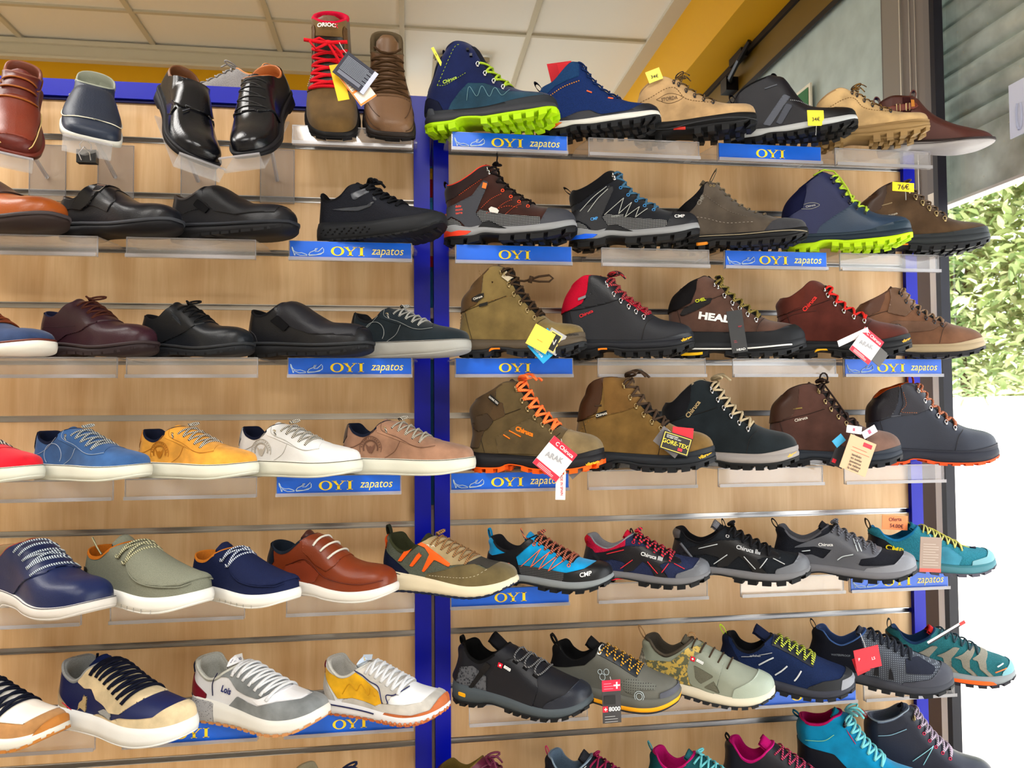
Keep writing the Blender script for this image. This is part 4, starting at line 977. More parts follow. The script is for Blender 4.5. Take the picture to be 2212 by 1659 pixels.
for xx in (17, 25):
    y = -float(sh.H(xx/100, .39))-.018; mb.tube([(xx/100+a*.014, y, .39+b*.035) for a, b in ((-1, -1), (1, -1), (1, 1), (-1, 1))], .004, 5, closed=True)
sh.finish(mb, 'buckle'); sh.loop(LE(92, 44, 38), 4, 50, 2.6, 8, -.2, width=.03); sh.loop(LE(92, 44, 38), 32, 50, 2.4, 8, 0, width=.03); sh.patch('brand_tab', [(28, 39), (31, 39), (31, 46), (28, 46)], LE(190, 124, 56), .01, sides=(1,))

# ================================================================== RIGHT UNIT, SECOND ROW
def cmp_mid(label, row, xl, xr, base, over, collar, lace, accent, line, eye, yaw=20, yc=-.13, rimc=None, txt=True):
    sh = mk(label, 'boot', row, xl, xr, 'mid', base, yaw=yaw, yc=yc, mods=dict(back=[(1, 12), (-.5, 17), (1.5, 26), (1, 34), (0, 42), (2, 47)], rim=[(2, 47), (7, 45), (14, 47), (23, 52), (30, 57), (36, 60)],
        front=[(99, 12), (99.5, 16), (97.5, 21), (92, 24), (84, 25), (76, 26.5), (68, 30), (60, 35), (52, 41), (46, 47), (42, 53), (40, 58), (36, 60)], top=[(0, 13), (10, 13.5), (22, 11), (32, 12), (50, 9.5), (70, 9), (85, 10.5), (95, 13), (100, 15)]))
    sh.upper(); sh.lining(FA(*collar)); lug(sh, RU(140, 142, 146), RU(26, 27, 30), mh=.25, n=9, depth=.035, arch=(.27, .38), slant=-.02, frac=.75)
    sh.sole_patch('midsole', [(-3, 5), (6, 5), (20, 6.5), (24, 9), (14, 10), (8, 9), (2, 11.5), (-3, 10)], PL(*accent)); sh.patch('arch_guard', [(22, 4), (27, 10), (33, 15.5), (38, 16), (45, 12), (52, 9), (52, 2)], RU(30, 31, 35), .016)
    msh = mat('dots', (34, 36, 40), None, (170, 172, 174))
    sh.patch('mesh_panel', [(2, 8), (2, 18), (8, 20), (14, 17), (20, 8)], msh, .004); sh.patch('mesh_panel', [(27, 22), (30, 25), (50, 20), (68, 17), (76, 16), (78, 8), (40, 6), (30, 12)], msh, .004)
    sh.patch('heel_frame', [(-4, 6), (2, 7), (3, 19), (8, 21), (15, 17), (22, 9), (34, 12), (27, 23), (31, 32), (37, 45), (33, 47), (24, 36), (10, 30), (-4, 28)], over, .006)
    capx(sh, 80, over, off=.006); sh.patch('collar_pad', [(-4, 33), (10, 35), (22, 43), (36, 50), (36, 70), (-4, 60)], SU(*collar), .004)
    return sh
sh = cmp_mid('dark brown hiker with red trim and orange stitching, second row by the blue post', 2, 962, 1243, SU(58, 36, 32), LE(58, 60, 68, r=.6), (44, 34, 34), None, (226, 64, 40), None, None)
sh.collar_line(PL(206, 54, 36)); sh.laces(FA(30, 22, 24), 7, .04, .03, .97, .0075, tail=False, bowsize=.6); sh.eyelets(CHROME, 7, .05, .03, .97, 'hook', 'lace_hook', .009, which=(5, 6)); sh.eyelets(PL(220, 74, 40), 7, .05, .03, .97, 'ring', which=(0, 1, 2, 3)); sh.tongue(FA(50, 34, 34), .04)
for a in ([(31, 26), (38, 32), (47, 36)], [(40, 22), (48, 28), (55, 31)], [(50, 20), (57, 25), (62, 27)], [(35, 22), (50, 26), (60, 24)], [(14, 37), (22, 42), (32, 48)]): sh.line(a, PL(224, 84, 44), .002, 'orange_stitching', .005, dash=1)
sh.text('dolo\nmont\nterre', 14, 26, 7, PL(224, 74, 54), 3); sh.patch('orange_tab', [(32, 41), (35, 40), (36, 44), (33, 45)], PL(240, 116, 40), .012, sides=(1,)); sh.patch('orange_tab', [(-1, 22), (3, 22), (3, 25), (-1, 25)], PL(240, 116, 40), .012, sides=(1,))
sh.patch('badge', [(37, 25), (38, 22.5), (44, 21), (45, 23), (43, 25), (39, 26.5)], PL(205, 205, 200), .009, sides=(1,)); mb = MB().use(FA(30, 22, 24)); mb.tube([(.40, 0, .60), (.41, 0, .68), (.405, .01, .74)], .006, 6); sh.finish(mb, 'lace_end'); sh.loop(FA(40, 30, 32), 0, 40, 1.5, 6)
sh = cmp_mid('black hiker with blue laces and blue heel insert, second row', 2, 1232, 1510, SU(34, 36, 42), LE(30, 32, 38, r=.5), (18, 18, 22), None, (24, 96, 232), None, None)
sh.laces(FA(70, 110, 140), 7, .04, .03, .97, .009, bow=False); sh.eyelets(CHROME, 7, .052, .03, .97, 'hook', 'lace_hook', .013, which=(5, 6)); sh.eyelets(PL(60, 130, 190), 7, .05, .03, .97, 'ring', which=(0, 1, 2, 3, 4)); sh.tongue(FA(24, 25, 30), .03)
for a in ([(10, 28), (20, 38), (31, 46)], [(16, 27), (24, 37), (32, 44)]): sh.line(a, PL(176, 178, 174), .003, 'reflective_line', .008)
for a in ([(29, 24), (44, 36), (40, 24)], [(40, 24), (50, 32), (45, 21)], [(45, 21), (56, 28), (53, 20)], [(53, 20), (62, 26)]): 
    for k in range(len(a)-1): sh.line([a[k], a[k+1]], PL(176, 178, 174), .0028, 'reflective_line', .006)
sh.text('CMP', 21, 21.5, 2.4, PL(70, 150, 220), 6, sx=.9); sh.text('CMP', 86, 19, 2.8, PL(225, 225, 225), 2, off=.015); sh.text('WATERPROOF', 39, 22.5, 1.5, PL(150, 152, 150), 2, sx=.7); sh.loop(FA(24, 24, 28), -1, 24, 1.6, 6, -.9)

sh = mk('grey brown suede mid shoe with black knit collar, second row', 'boot', 2, 1455, 1745, 'mid', SU(84, 76, 68), yaw=20, yc=-.13, mods=dict(back=[(1, 9), (-.5, 14), (1, 20), (3, 26), (3, 32)], rim=[(3, 32), (9, 36), (16, 41), (23, 48), (28, 54)],
        front=[(99, 9), (99.5, 13), (97.5, 18), (92, 20), (84, 21.5), (76, 23), (68, 26), (60, 29), (52, 34), (44, 41), (38, 48), (34, 53), (28, 54)], top=[(0, 9), (10, 9.5), (30, 9.5), (50, 9), (70, 8.5), (85, 9.5), (95, 11.5), (100, 13)]))
sh.upper(); sh.lining(FA(30, 28, 28)); lug(sh, RU(30, 31, 34), RU(30, 30, 32), mh=.3, n=14, depth=.025, slant=-.02); sh.patch('knit_collar', [(-4, 22), (2, 24), (10, 26), (18, 34), (24, 44), (26, 58), (-4, 58)], ME(20, 20, 24), .005)
sh.patch('toe_cap', [(66, 0), (68, 10), (74, 17), (84, 21), (92, 24), (120, 30), (120, 0)], SU(58, 58, 62), .005); sh.line([(0, 9.3), (30, 9.3), (60, 8.3), (97, 9.2)], RU(150, 140, 118), .004, 'welt_line', .022); sh.laces(FA(122, 108, 88), 9, .03, .0, .97, .009, 'bar', bow=False, flat=.6); sh.eyelets(BRASS, 9, .045, .0, .97, 'ring', size=.008, which=(7, 8)); sh.tongue(FA(116, 104, 86), .05)
sh.line([(10, 26), (24, 24), (40, 19), (60, 17.5)], PL(170, 160, 150), .002, 'stitching', dash=1); sh.line([(25, 42), (34, 34), (44, 27), (56, 22)], PL(120, 112, 104), .002, 'stitching', dash=1); sh.loop(FA(116, 104, 86), 27, 52, 1, 12, .5); sh.text('CMP', 22, 38, 3, PL(130, 126, 118), 58); sh.sole_patch('outsole', [(18, 2), (27, 2), (27, 5), (18, 5)], PL(226, 140, 40), name='sole_mark')
sh.patch('heel_counter', [(-4, 5), (16, 6), (16, 12), (12, 18), (-4, 20)], SU(56, 58, 62))

sh = mk('navy leather boot with lime laces and lime sole, second row', 'boot', 2, 1690, 1970, 'high', LE(40, 46, 82, r=.55), yaw=20, yc=-.13, mods=dict(back=[(1, 12), (-1, 18), (0, 28), (1, 38), (5, 46), (14, 55)], rim=[(14, 55), (20, 58), (26, 62), (33, 66), (38, 66)], front=[(99, 12), (99.5, 16), (97.5, 22), (92, 25), (84, 26.5), (76, 28), (68, 32), (61, 38), (55, 45), (50, 52), (46, 59), (43, 64), (38, 66)]))
sh.upper(); sh.lining(FA(24, 28, 56)); lug(sh, RU(36, 48, 60), RU(184, 224, 28), mh=.42, n=13, depth=.028, arch=(.26, .38)); sh.band('rand', lambda x: .03+.05*ss((x-.6)/.3), LE(34, 52, 66), .007); sh.patch('vamp_panel', [(26, 12), (30, 20), (40, 27), (52, 34), (60, 42), (70, 36), (90, 28), (99, 20), (95, 12), (50, 9)], LE(44, 62, 84))
sh.patch('ankle_pad', [(-4, 29), (6, 31), (17, 37), (20, 50), (20, 66), (-4, 56)], FA(24, 28, 62), .006); sh.tongue(FA(30, 34, 66), .08, w=.08); lm = FA(190, 220, 70); sh.laces(lm, 7, .045, .04, .9, .0085, bow=False); sh.eyelets(GUN, 7, .055, .04, .95, 'dring', which=(0, 1, 2, 3)); sh.eyelets(GUN, 7, .058, .04, .9, 'box', 'lace_hook', .010, which=(5, 6))
mb = MB().use(lm); mb.tube([(.26, -.10, .64), (.34, -.06, .69), (.42, -.02, .68), (.47, -.06, .60), (.52, -.09, .50), (.56, -.10, .38)], .008, 6); sh.finish(mb, 'lace_end', smooth=True)
sh.line([(16, 36), (24, 35.5), (30, 38), (24, 40.5), (16, 39), (16, 36)], PL(160, 160, 150), .002, 'badge', sides=(1,)); sh.text('Chiruca', 23, 38, 1.8, PL(180, 180, 176), 8); sh.patch('heel_plate', [(2, 9), (12, 10), (10, 16), (2, 17)], RU(50, 60, 72), .010)

sh = mk('dark brown nubuck boot with 76 euro note on its laces, second row by the window', 'boot', 2, 1850, 2137, 'high', SU(86, 68, 52), yaw=17, yc=-.13, mods=dict(back=[(1, 12), (-1, 18), (0, 28), (0, 36), (3, 44), (10, 50)], rim=[(10, 50), (16, 54), (24, 58), (31, 60), (37, 59)], front=[(99, 12), (99.5, 16), (97.5, 21), (92, 23), (84, 24.5), (76, 26), (68, 30), (61, 36), (54, 43), (48, 49), (44, 54), (41, 58), (37, 59)]))
sh.upper(); sh.lining(LE(58, 40, 30)); lug(sh, RU(52, 56, 60), RU(40, 42, 46), mh=.3, n=13, depth=.028, arch=(.28, .4), slant=-.02); sh.band('rand', lambda x: .04+.02*ss((x-.6)/.3), RU(50, 54, 58), .007); sh.patch('ankle_pad', [(-4, 28), (8, 33), (18, 38), (22, 50), (22, 66), (-4, 58)], LE(66, 46, 34), .006)
sh.tongue(LE(70, 52, 40), .04); sh.laces(FA(110, 92, 76), 7, .045, .04, .97, .008, tail=False, bowsize=.5); sh.eyelets(BRASS, 7, .055, .04, .97, 'dring', size=.013); sh.text('Chiruca', 26, 32, 1.8, PL(190, 184, 170), 16); sh.line([(18, 40), (26, 42)], PL(150, 130, 100), .005, 'reflective_line', sides=(1,)); sh.sole_patch('outsole', [(28, 3), (37, 3), (37, 7), (28, 7)], PL(230, 130, 40), name='sole_mark')

# ================================================================== RIGHT UNIT, THIRD ROW
def boot(label, row, xl, xr, up, pad, mid, out, lace, eye=CHROME, yaw=20, yc=-.13, mh=.35, shape='high', collar=None, rand=None, bowsize=1.0, n=7, mods=None, r=.0085, toe=None, hooks=(5, 6), lugn=12, arch=(.28, .40), tongue=None, depth=.028, **kw):
    sh = mk(label, 'boot', row, xl, xr, shape, up, yaw=yaw, yc=yc, mods=mods, **kw)
    sh.upper(); sh.lining(collar or pad); lug(sh, mid, out, mh=mh, n=lugn, depth=depth, arch=arch); sh.band('rand', lambda x: .026+.02*ss((x-.7)/.25), rand or mid, .007)
    if pad: sh.patch('ankle_pad', [(-4, 34), (8, 37), (18, 42), (22, 52), (24, 72), (-4, 72)], pad, .007)
    sh.tongue(tongue or pad or up, .05); sh.strip('throat', tongue or DK, -.03, .030, .0, .98, .003); dks = PL(34, 26, 22)
    sh.line([(71, 29), (66, 23), (63, 12)], dks, .0018, 'seam', .004); sh.line([(6, 36), (18, 40), (30, 43), (42, 47)], dks, .0018, 'seam', .004); sh.line([(14, 13), (11, 24), (8, 36)], dks, .0018, 'seam', .004)
    sh.laces(lace, n, .048, .04, .96, r*1.15, bowsize=bowsize, bow=bowsize > 0); sh.eyelets(eye, n, .055, .04, .96, 'dring', which=[i for i in range(n) if i not in hooks]); sh.eyelets(eye, n, .056, .04, .96, 'hook', 'lace_hook', .010, which=hooks)
    return sh
M1 = dict(back=[(1, 13), (-1, 18), (1, 28), (2, 38), (3, 47), (10, 55)], rim=[(10, 55), (17, 60), (24, 66), (30, 71), (37, 71)], front=[(99, 12), (99.5, 16), (97.5, 22), (92, 24.5), (84, 25.5), (76, 27), (69, 32), (62, 39), (56, 46), (51, 53), (47, 61), (43, 68), (37, 71)])
sh = boot('olive nubuck boot with knotted brown laces, hung with a yellow and blue card, third row', 4, 993, 1262, SU(122, 104, 66), SU(84, 64, 42), RU(88, 78, 66), RU(38, 40, 44), FA(66, 50, 36), BRASS, mh=.35, mods=M1, bowsize=0, collar=SU(76, 56, 38))
lm = FA(66, 50, 36); mb = MB().use(lm); c = np.array([.475, -.02, .60]); mb.tube([(.30, -.115, .58), (.36, -.09, .60), (.46, -.05, .60), (.54, -.04, .59), (.59, -.04, .60)], .009, 6); mb.tube([(.59, -.04, .60), (.66, -.045, .62), (.74, -.05, .625), (.77, -.05, .60), (.74, -.05, .575), (.66, -.045, .58), (.59, -.04, .595)], .009, 6); mb.tube([(.585, -.04, .575), (.60, -.04, .625)], .017, 8); sh.finish(mb, 'lace_loop', smooth=True)
sh.line([(20, 68), (22, 58), (18, 48), (6, 38), (-1, 22)], PL(150, 110, 60), .002, 'stitching', dash=1); sh.line([(0, 26), (12, 38), (30, 44), (46, 47)], PL(150, 110, 60), .002, 'stitching', dash=1)
sh.patch('badge', [(14, 44), (18, 43), (24, 47), (24, 50), (20, 49.5), (14, 46.5)], LE(30, 26, 24), .008, sides=(1,)); sh.text('Chiruca', 19, 46.6, 1.8, PL(220, 216, 206), 16, off=.012); sh.patch('woven_label', [(38, 62), (43, 58), (46, 62), (41, 67)], FA(200, 186, 160), .010, sides=(1,)); sh.text('vibram', 93, 15.5, 2.2, PL(30, 28, 26), 6, off=.014)
sh.sole_patch('outsole', [(28, 3), (37, 3), (37, 7), (28, 7)], PL(236, 130, 30), name='sole_mark'); sh.patch('side_label', [(20, 39), (27, 40.5), (27, 43), (20, 41.5)], LE(30, 30, 28), .009, sides=(1,))
sh = boot('black leather boot with crimson padded collar and red flecked laces, third row', 4, 1216, 1498, LE(38, 40, 46, r=.6), FA(206, 20, 56), RU(36, 38, 44), RU(28, 29, 32), ST((180, 40, 50), (26, 24, 26), 70), mh=.4, rand=LE(32, 36, 44), tongue=FA(190, 24, 54), mods=dict(back=[(1, 13), (-1, 18), (0, 28), (0, 38), (3, 48), (8, 56)], rim=[(8, 56), (14, 60), (20, 63), (28, 63), (35, 62)], front=[(99, 12), (99.5, 17), (97.5, 22), (92, 25), (84, 27), (76, 29), (68, 34), (60, 40), (52, 46), (46, 52), (42, 57), (39, 61), (35, 62)]))
sh.patch('cuff_panel', [(21, 45), (25, 50), (24, 70), (50, 70), (50, 45), (36, 41), (20, 38), (6, 36), (0, 34), (10, 38), (17, 41)], LE(34, 36, 42), .008); sh.text('Chiruca', 21, 34, 2.6, PL(214, 40, 52), 22); sh.patch('side_label', [(15, 44), (21, 46), (21, 48), (15, 46)], PL(130, 132, 138), .012, sides=(1,)); sh.text('vibram', 95.5, 12.5, 2.2, PL(240, 180, 20), 24, on='midsole', off=.006); sh.sole_patch('outsole', [(30, 3), (37, 3), (37, 7), (30, 7)], PL(236, 130, 30), name='sole_mark')
sh = boot('brown boot with white HEAD lettering and a hanging black tag, third row', 4, 1443, 1740, SU(88, 66, 58), FA(26, 24, 26), RU(40, 42, 46), RU(34, 36, 40), ST((150, 130, 40), (30, 26, 26), 80), mh=.2, rand=RU(34, 36, 42), depth=.022, mods=dict(back=[(1, 11), (-.5, 17), (1, 28), (1, 38), (4, 47), (10, 53)], rim=[(10, 53), (17, 57), (24, 60), (29, 62), (35, 60)], front=[(99, 11), (99.5, 16), (97.5, 20), (92, 24), (84, 26), (76, 27.5), (69, 31), (62, 36), (55, 42), (49, 47), (44, 53), (40, 58), (35, 60)]), bowsize=.4)
sh.band('rubber_rand', lambda x: .085+.03*ss((x-.75)/.15), RU(32, 34, 38), .009); sh.line([(2, 7.5), (30, 6.5), (60, 6), (88, 8)], PL(226, 226, 226), .006, 'white_sole_line', .03); sh.text('HEAD', 36, 30, 5.6, PL(232, 232, 232), -10, sx=1.35, bold=.05); sh.patch('dark_inset', [(9, 32), (12, 37), (24, 44), (34, 45), (32, 41), (22, 36), (12, 32)], RU(32, 30, 32), .008, sides=(1,)); sh.text('CHEL', 25, 43.5, 2.4, PL(206, 216, 40), 12, off=.012)
sh.sole_patch('outsole', [(10, 1), (26, 1), (26, 6), (10, 6)], PL(240, 190, 30), name='sole_insert'); sh.loop(FA(20, 20, 20), 28, 60, 1, 5, -.6)
sh = boot('reddish brown boot with red laces and red Chiruca lettering, third row', 4, 1679, 1968, SU(84, 44, 38), SU(86, 44, 36), RU(34, 36, 40), RU(30, 31, 34), FA(222, 50, 44), mh=.35, bowsize=0, n=6, hooks=(5,), mods=dict(back=[(1, 12), (-1, 18), (0, 28), (1, 38), (0, 45), (3, 50)], rim=[(3, 50), (10, 50), (19, 56), (26, 62), (33, 62), (37, 60)], front=[(99, 12), (99.5, 16), (97.5, 22), (92, 25), (84, 27), (76, 29), (68, 33), (60, 37), (53, 42), (47, 48), (43, 54), (41, 58), (37, 60)]))
sh.text('Chiruca', 25, 44, 3.4, PL(226, 50, 44), 50); sh.text('vibram', 95.5, 12.5, 2.2, PL(240, 170, 30), 24, on='midsole', off=.006); sh.sole_patch('outsole', [(28, 3), (38, 3), (38, 7), (28, 7)], PL(240, 180, 30), name='sole_mark'); sh.line([(1, 30), (14, 36), (30, 38)], PL(60, 32, 28), .002)
sh = boot('plain brown trail boot with beige midsole beside the glass door, third row', 4, 1850, 2127, SU(116, 84, 66), LE(92, 62, 50), RU(168, 150, 122), RU(42, 42, 46), FA(140, 112, 90), GUN, mh=.3, shape='mid', n=8, hooks=(7,), r=.007, depth=.02, bowsize=0, mods=dict(back=[(1, 11), (-.5, 17), (1, 27), (0, 36), (0, 43), (4, 49)], rim=[(4, 49), (12, 52), (20, 56), (28, 61), (33, 62)], front=[(99, 11), (99.5, 15), (97.5, 20), (92, 24), (84, 26.5), (76, 29), (68, 33), (60, 37), (53, 42), (48, 47), (43, 53), (39, 60), (33, 62)]))
sh.patch('collar_panel', [(24, 40), (27, 52), (26, 60), (36, 66), (44, 56), (48, 46), (38, 36)], LE(104, 78, 62), .008); sh.patch('side_panel', [(14, 24), (30, 33), (56, 31), (66, 28), (58, 23), (40, 22), (20, 20)], SU(110, 84, 70), .006); sh.patch('mesh_panel', [(12, 20), (22, 30), (34, 30), (36, 24), (24, 20)], mat('mesh', (120, 110, 104), None, (60, 54, 52)), .009)

# ================================================================== RIGHT UNIT, FOURTH ROW
M4 = dict(back=[(1, 13), (-1, 18), (1, 28), (0, 38), (-1, 47), (4, 54)], rim=[(4, 54), (12, 57), (20, 61), (28, 66), (36, 67)], front=[(99, 12), (99.5, 17), (97.5, 23), (92, 27), (84, 29), (76, 31), (68, 35), (60, 41), (53, 48), (48, 55), (44, 61), (41, 66), (36, 67)])
orl = ST((255, 96, 30), (240, 130, 60), 90)
sh = boot('olive brown boot with fluorescent orange laces and orange sole, fourth row by the blue post', 6, 1020, 1302, SU(92, 78, 54), SU(72, 58, 42), RU(34, 34, 38), RU(250, 98, 24), orl, BRASS, mh=.12, mods=M4, r=.010, bowsize=1.25)
sh.patch('heel_counter', [(-4, 18), (9, 18), (13, 30), (20, 38), (30, 42), (28, 52), (16, 50), (6, 44), (-4, 44)], SU(78, 62, 44), .006); sh.patch('ankle_patch', [(4, 33), (8, 42), (16, 44), (21, 38), (16, 32), (9, 30)], LE(64, 52, 40), .010, sides=(1,)); sh.patch('vamp_panel', [(24, 14), (22, 26), (34, 33), (48, 40), (60, 34), (68, 26), (60, 14)], SU(96, 82, 58), .004)
sh.patch('toe_panel', [(74, 10), (72, 22), (76, 34), (120, 34), (120, 10)], SU(126, 108, 78), .005); sh.text('Chiruca', 45, 30.5, 3.6, PL(255, 130, 30), -19, bold=.05)
for a in ([(33, 31), (42, 26.5)], [(28.5, 28), (33.5, 25)]): sh.line(a, PL(255, 130, 30), .005, 'orange_dash', .006, sides=(1,))
sh.patch('side_label', [(17, 55), (24, 49), (26, 52), (19, 58)], LE(24, 24, 24), .012, sides=(1,)); sh.text('GORE-TEX', 21.5, 53.5, 1.4, PL(220, 220, 220), -38, off=.016); sh.text('vibram', 94.5, 8, 2.2, PL(240, 190, 30), 14, on='outsole', off=.004)
sh = boot('olive leather boot with brown padded collar and gold lettered black card, fourth row', 6, 1246, 1543, SU(120, 94, 54), LE(70, 46, 30), RU(40, 44, 50), RU(34, 36, 40), FA(78, 62, 50), BRASS, mh=.35, mods=dict(M4, back=[(1, 13), (-1, 18), (0, 28), (2, 40), (4, 49), (8, 56)], rim=[(8, 56), (13, 62), (20, 64), (28, 64), (36, 62)]), bowsize=1.3)
sh.patch('cuff_panel', [(24, 40), (24, 55), (22, 70), (50, 70), (52, 48), (38, 43)], SU(112, 84, 48), .006); sh.line([(1, 20), (10, 34), (24, 43), (44, 47)], PL(170, 120, 50), .002, 'stitching', dash=1); sh.patch('side_label', [(18, 38), (26, 40.5), (26, 44), (18, 41.5)], LE(26, 24, 22), .010, sides=(1,)); sh.text('Chiruca', 22, 41, 2.0, PL(226, 224, 214), 16, off=.014); sh.line([(17, 47), (22, 47.5)], PL(60, 46, 34), .007, 'metal_plate', sides=(1,)); sh.text('vibram', 95, 12, 2.4, PL(244, 180, 20), 20, on='midsole', off=.006)
sh = boot('black nubuck boot with beige laces and grey midsole, fourth row', 6, 1436, 1725, SU(36, 42, 46), SU(28, 28, 32), RU(150, 144, 142), RU(28, 30, 32), FA(196, 178, 146), mh=.3, n=7, hooks=(6,), collar=FA(196, 178, 150), bowsize=1.1, mods=dict(M4, back=[(1, 13), (-1, 18), (1, 28), (0, 38), (-1, 45), (2, 51)], rim=[(2, 51), (8, 51), (16, 58), (24, 64), (30, 66), (36, 64)]))
sh.text('Chiruca', 24, 46, 3.6, PL(190, 166, 120), 52); sh.text('vibram', 96, 12, 2.2, PL(240, 180, 20), 26, on='midsole', off=.006); sh.band('nubuck_rand', .0, RU(150, 144, 142), .012)
sh = boot('dark chocolate leather boot with brown card tags, fourth row', 6, 1663, 1948, SU(82, 58, 52), LE(70, 48, 40), RU(48, 54, 64), RU(34, 36, 42), FA(58, 44, 40), BRASS, mh=.4, mods=dict(M4, back=[(1, 13), (-1, 18), (0, 28), (1, 40), (3, 50), (10, 58)], rim=[(10, 58), (16, 62), (23, 64), (30, 64), (36, 63)]), bowsize=.7)
sh.patch('toe_panel', [(74, 10), (72, 22), (76, 34), (120, 34), (120, 10)], SU(118, 92, 82), .005); sh.text('Chiruca', 24, 39, 2.4, PL(214, 206, 196), 16, off=.008); sh.line([(18, 47), (25, 48)], PL(150, 130, 70), .005, 'metal_plate', sides=(1,)); mb = MB().use(FA(52, 40, 38)); mb.tube([(.43+.03*math.sin(a)*1.0, -.02, .72+.045*math.cos(a)) for a in np.linspace(math.pi, 3*math.pi, 12)], .0075, 6); mb.tube([(.43, -.03, .67), (.50, -.06, .56), (.60, -.08, .40)], .0075, 6); sh.finish(mb, 'lace_loop', smooth=True)
sh = boot('black leather boot with orange lining and orange outsole against the bright outdoors, fourth row', 6, 1873, 2157, LE(50, 54, 66, r=.5), LE(34, 32, 40), RU(48, 50, 60), RU(226, 86, 44), ST((200, 110, 60), (60, 40, 40), 80), yaw=16, mh=.12, collar=FA(214, 92, 30), mods=dict(M4, back=[(1, 13), (-1, 18), (0, 28), (0, 40), (1, 48), (6, 55)], rim=[(6, 55), (14, 60), (22, 61), (30, 62), (36, 60)]), bowsize=0, depth=.016)
sh.patch('cuff_panel', [(22, 40), (26, 50), (24, 70), (50, 70), (50, 48), (36, 42)], LE(52, 52, 60), .008); sh.line([(26, 60), (28, 50), (24, 44), (36, 43)], PL(200, 110, 50), .002, 'orange_stitching', .01, dash=1); sh.line([(16, 40), (24, 41)], PL(90, 92, 100), .005, 'side_label', sides=(1,)); sh.loop(FA(206, 90, 34), 36, 60, 2.4, 10, -.1)

# ================================================================== RIGHT UNIT, FIFTH ROW
sh = mk('olive retro runner with orange M-shaped stripes standing across the blue posts', 'sneaker', 8, 828, 1113, 'run', ME(98, 104, 92), yaw=30, yc=-.145)
sh.upper(); sh.lining(FA(60, 62, 42)); cup(sh, RU(226, 214, 186), RU(34, 40, 62), bulge=.016); mb, nm = sh.lugs('tread', RU(34, 40, 62), 20, .012, fl=.016, inner=False, frac=.6); sh.finish(mb, nm)
sh.patch('mudguard', [(36, 6), (40, 14), (52, 17), (64, 21), (74, 22), (84, 19), (90, 24), (120, 30), (120, 5), (60, 0)], SU(104, 92, 64), .006); sh.patch('toe_box', [(66, 20), (70, 24), (74, 30), (92, 24), (86, 19), (76, 22)], FA(66, 64, 60), .005); sh.patch('eyestay', [(33, 40), (36, 32), (48, 26), (58, 21), (68, 22), (76, 26), (60, 46), (40, 50)], SU(168, 148, 112), .007)
sh.patch('heel_counter', [(-4, 6), (20, 8), (26, 13), (14, 22), (5, 28), (-4, 27)], FA(30, 36, 60), .006); sh.patch('heel_tab', [(-4, 28), (5, 28), (8, 34), (3, 40), (-4, 40)], PL(246, 92, 30), .007); sh.loop(FA(50, 52, 40), 1, 35, 1.4, 8, -.2)
for p_ in ([(17, 21), (20, 21), (28, 30), (26, 32), (24.5, 31)], [(26, 18), (29, 18), (36, 26), (34, 28), (32, 26)], [(36, 15), (38, 15), (46, 24), (58, 20), (59, 22), (46, 29), (34, 35), (31, 34), (38, 31), (42, 27)]): sh.patch('side_stripe', p_, PL(248, 98, 34), .008)
sh.laces(ST((160, 110, 60), (90, 74, 50), 90), 7, .04, .05, .92, .008, bowsize=.5, tail=False, flat=.7); sh.eyelets(PL(228, 222, 206), 7, .048, .05, .98, 'ring', which=(5, 6)); sh.tongue(FA(60, 62, 46), .05); sh.line([(42, 13), (60, 13.5), (76, 15), (84, 19)], PL(206, 196, 170), .0016, dash=1, off=.008); sh.patch('heel_clip', [(-6, 8), (6, 9), (24, 8), (20, 12), (8, 15), (-6, 16)], RU(66, 66, 60), .014)

def trail(label, row, xl, xr, up, pad, mid, out, lace, yaw=24, yc=-.14, mods=None, depth=.022, mh=.25, rand=None, eye=None, bowsize=.5, arch=(.27, .40), cap=None, lining=None, n=6, r=.0075, lugn=11, **kw):
    sh = mk(label, 'shoe', row, xl, xr, 'low', up, yaw=yaw, yc=yc, mods=mods, name='hiking_shoe', **kw)
    sh.upper(); sh.lining(lining or pad); lug(sh, mid, out, mh=mh, n=lugn, depth=depth, arch=arch)
    if rand: sh.band('rand', lambda x: .03+.03*ss((x-.7)/.2), rand, .006)
    if cap: capx(sh, 84, cap, off=.008)
    sh.strip('throat', DK, -.03, .026, .0, .98, .003); sh.laces(lace, n, .043, .05, .95, r*1.15, bowsize=bowsize, bow=bowsize > 0, tail=False)
    if eye: sh.eyelets(eye, n, .048, .05, .95, 'ring', which=(0, n-1))
    sh.tongue(pad, .06); return sh
sh = trail('bright blue suede hiking shoe with orange zigzag cords, fifth row', 8, 1052, 1320, SU(24, 150, 210), SU(22, 140, 200), RU(128, 134, 138), RU(24, 26, 30), ST((190, 100, 60), (50, 40, 50), 80), eye=PL(240, 96, 50), yaw=28, lining=FA(34, 34, 38), n=7)
sh.patch('mesh_panel', [(-4, 6), (-4, 18), (12, 20), (22, 14), (30, 18), (50, 17), (72, 15), (74, 4), (30, 2)], mat('dots', (24, 26, 30), None, (120, 122, 126)), .005); sh.patch('heel_frame', [(-4, 6), (-4, 27), (8, 24), (20, 27), (36, 39), (42, 36), (28, 24), (32, 10), (22, 8), (18, 16), (4, 18), (3, 7)], LE(28, 30, 34), .007); sh.patch('toe_cap', [(66, 6), (68, 15), (82, 18), (93, 24), (120, 30), (120, 2)], LE(26, 28, 32), .007)
for a in ([(32, 17), (48, 31)], [(40, 17), (48, 31)], [(40, 17), (55, 29)], [(47, 16), (55, 29)], [(47, 16), (62, 27)], [(55, 15.5), (62, 27)], [(55, 15.5), (69, 25)]): sh.line(a, PL(240, 120, 84), .0032, 'cord', .006)
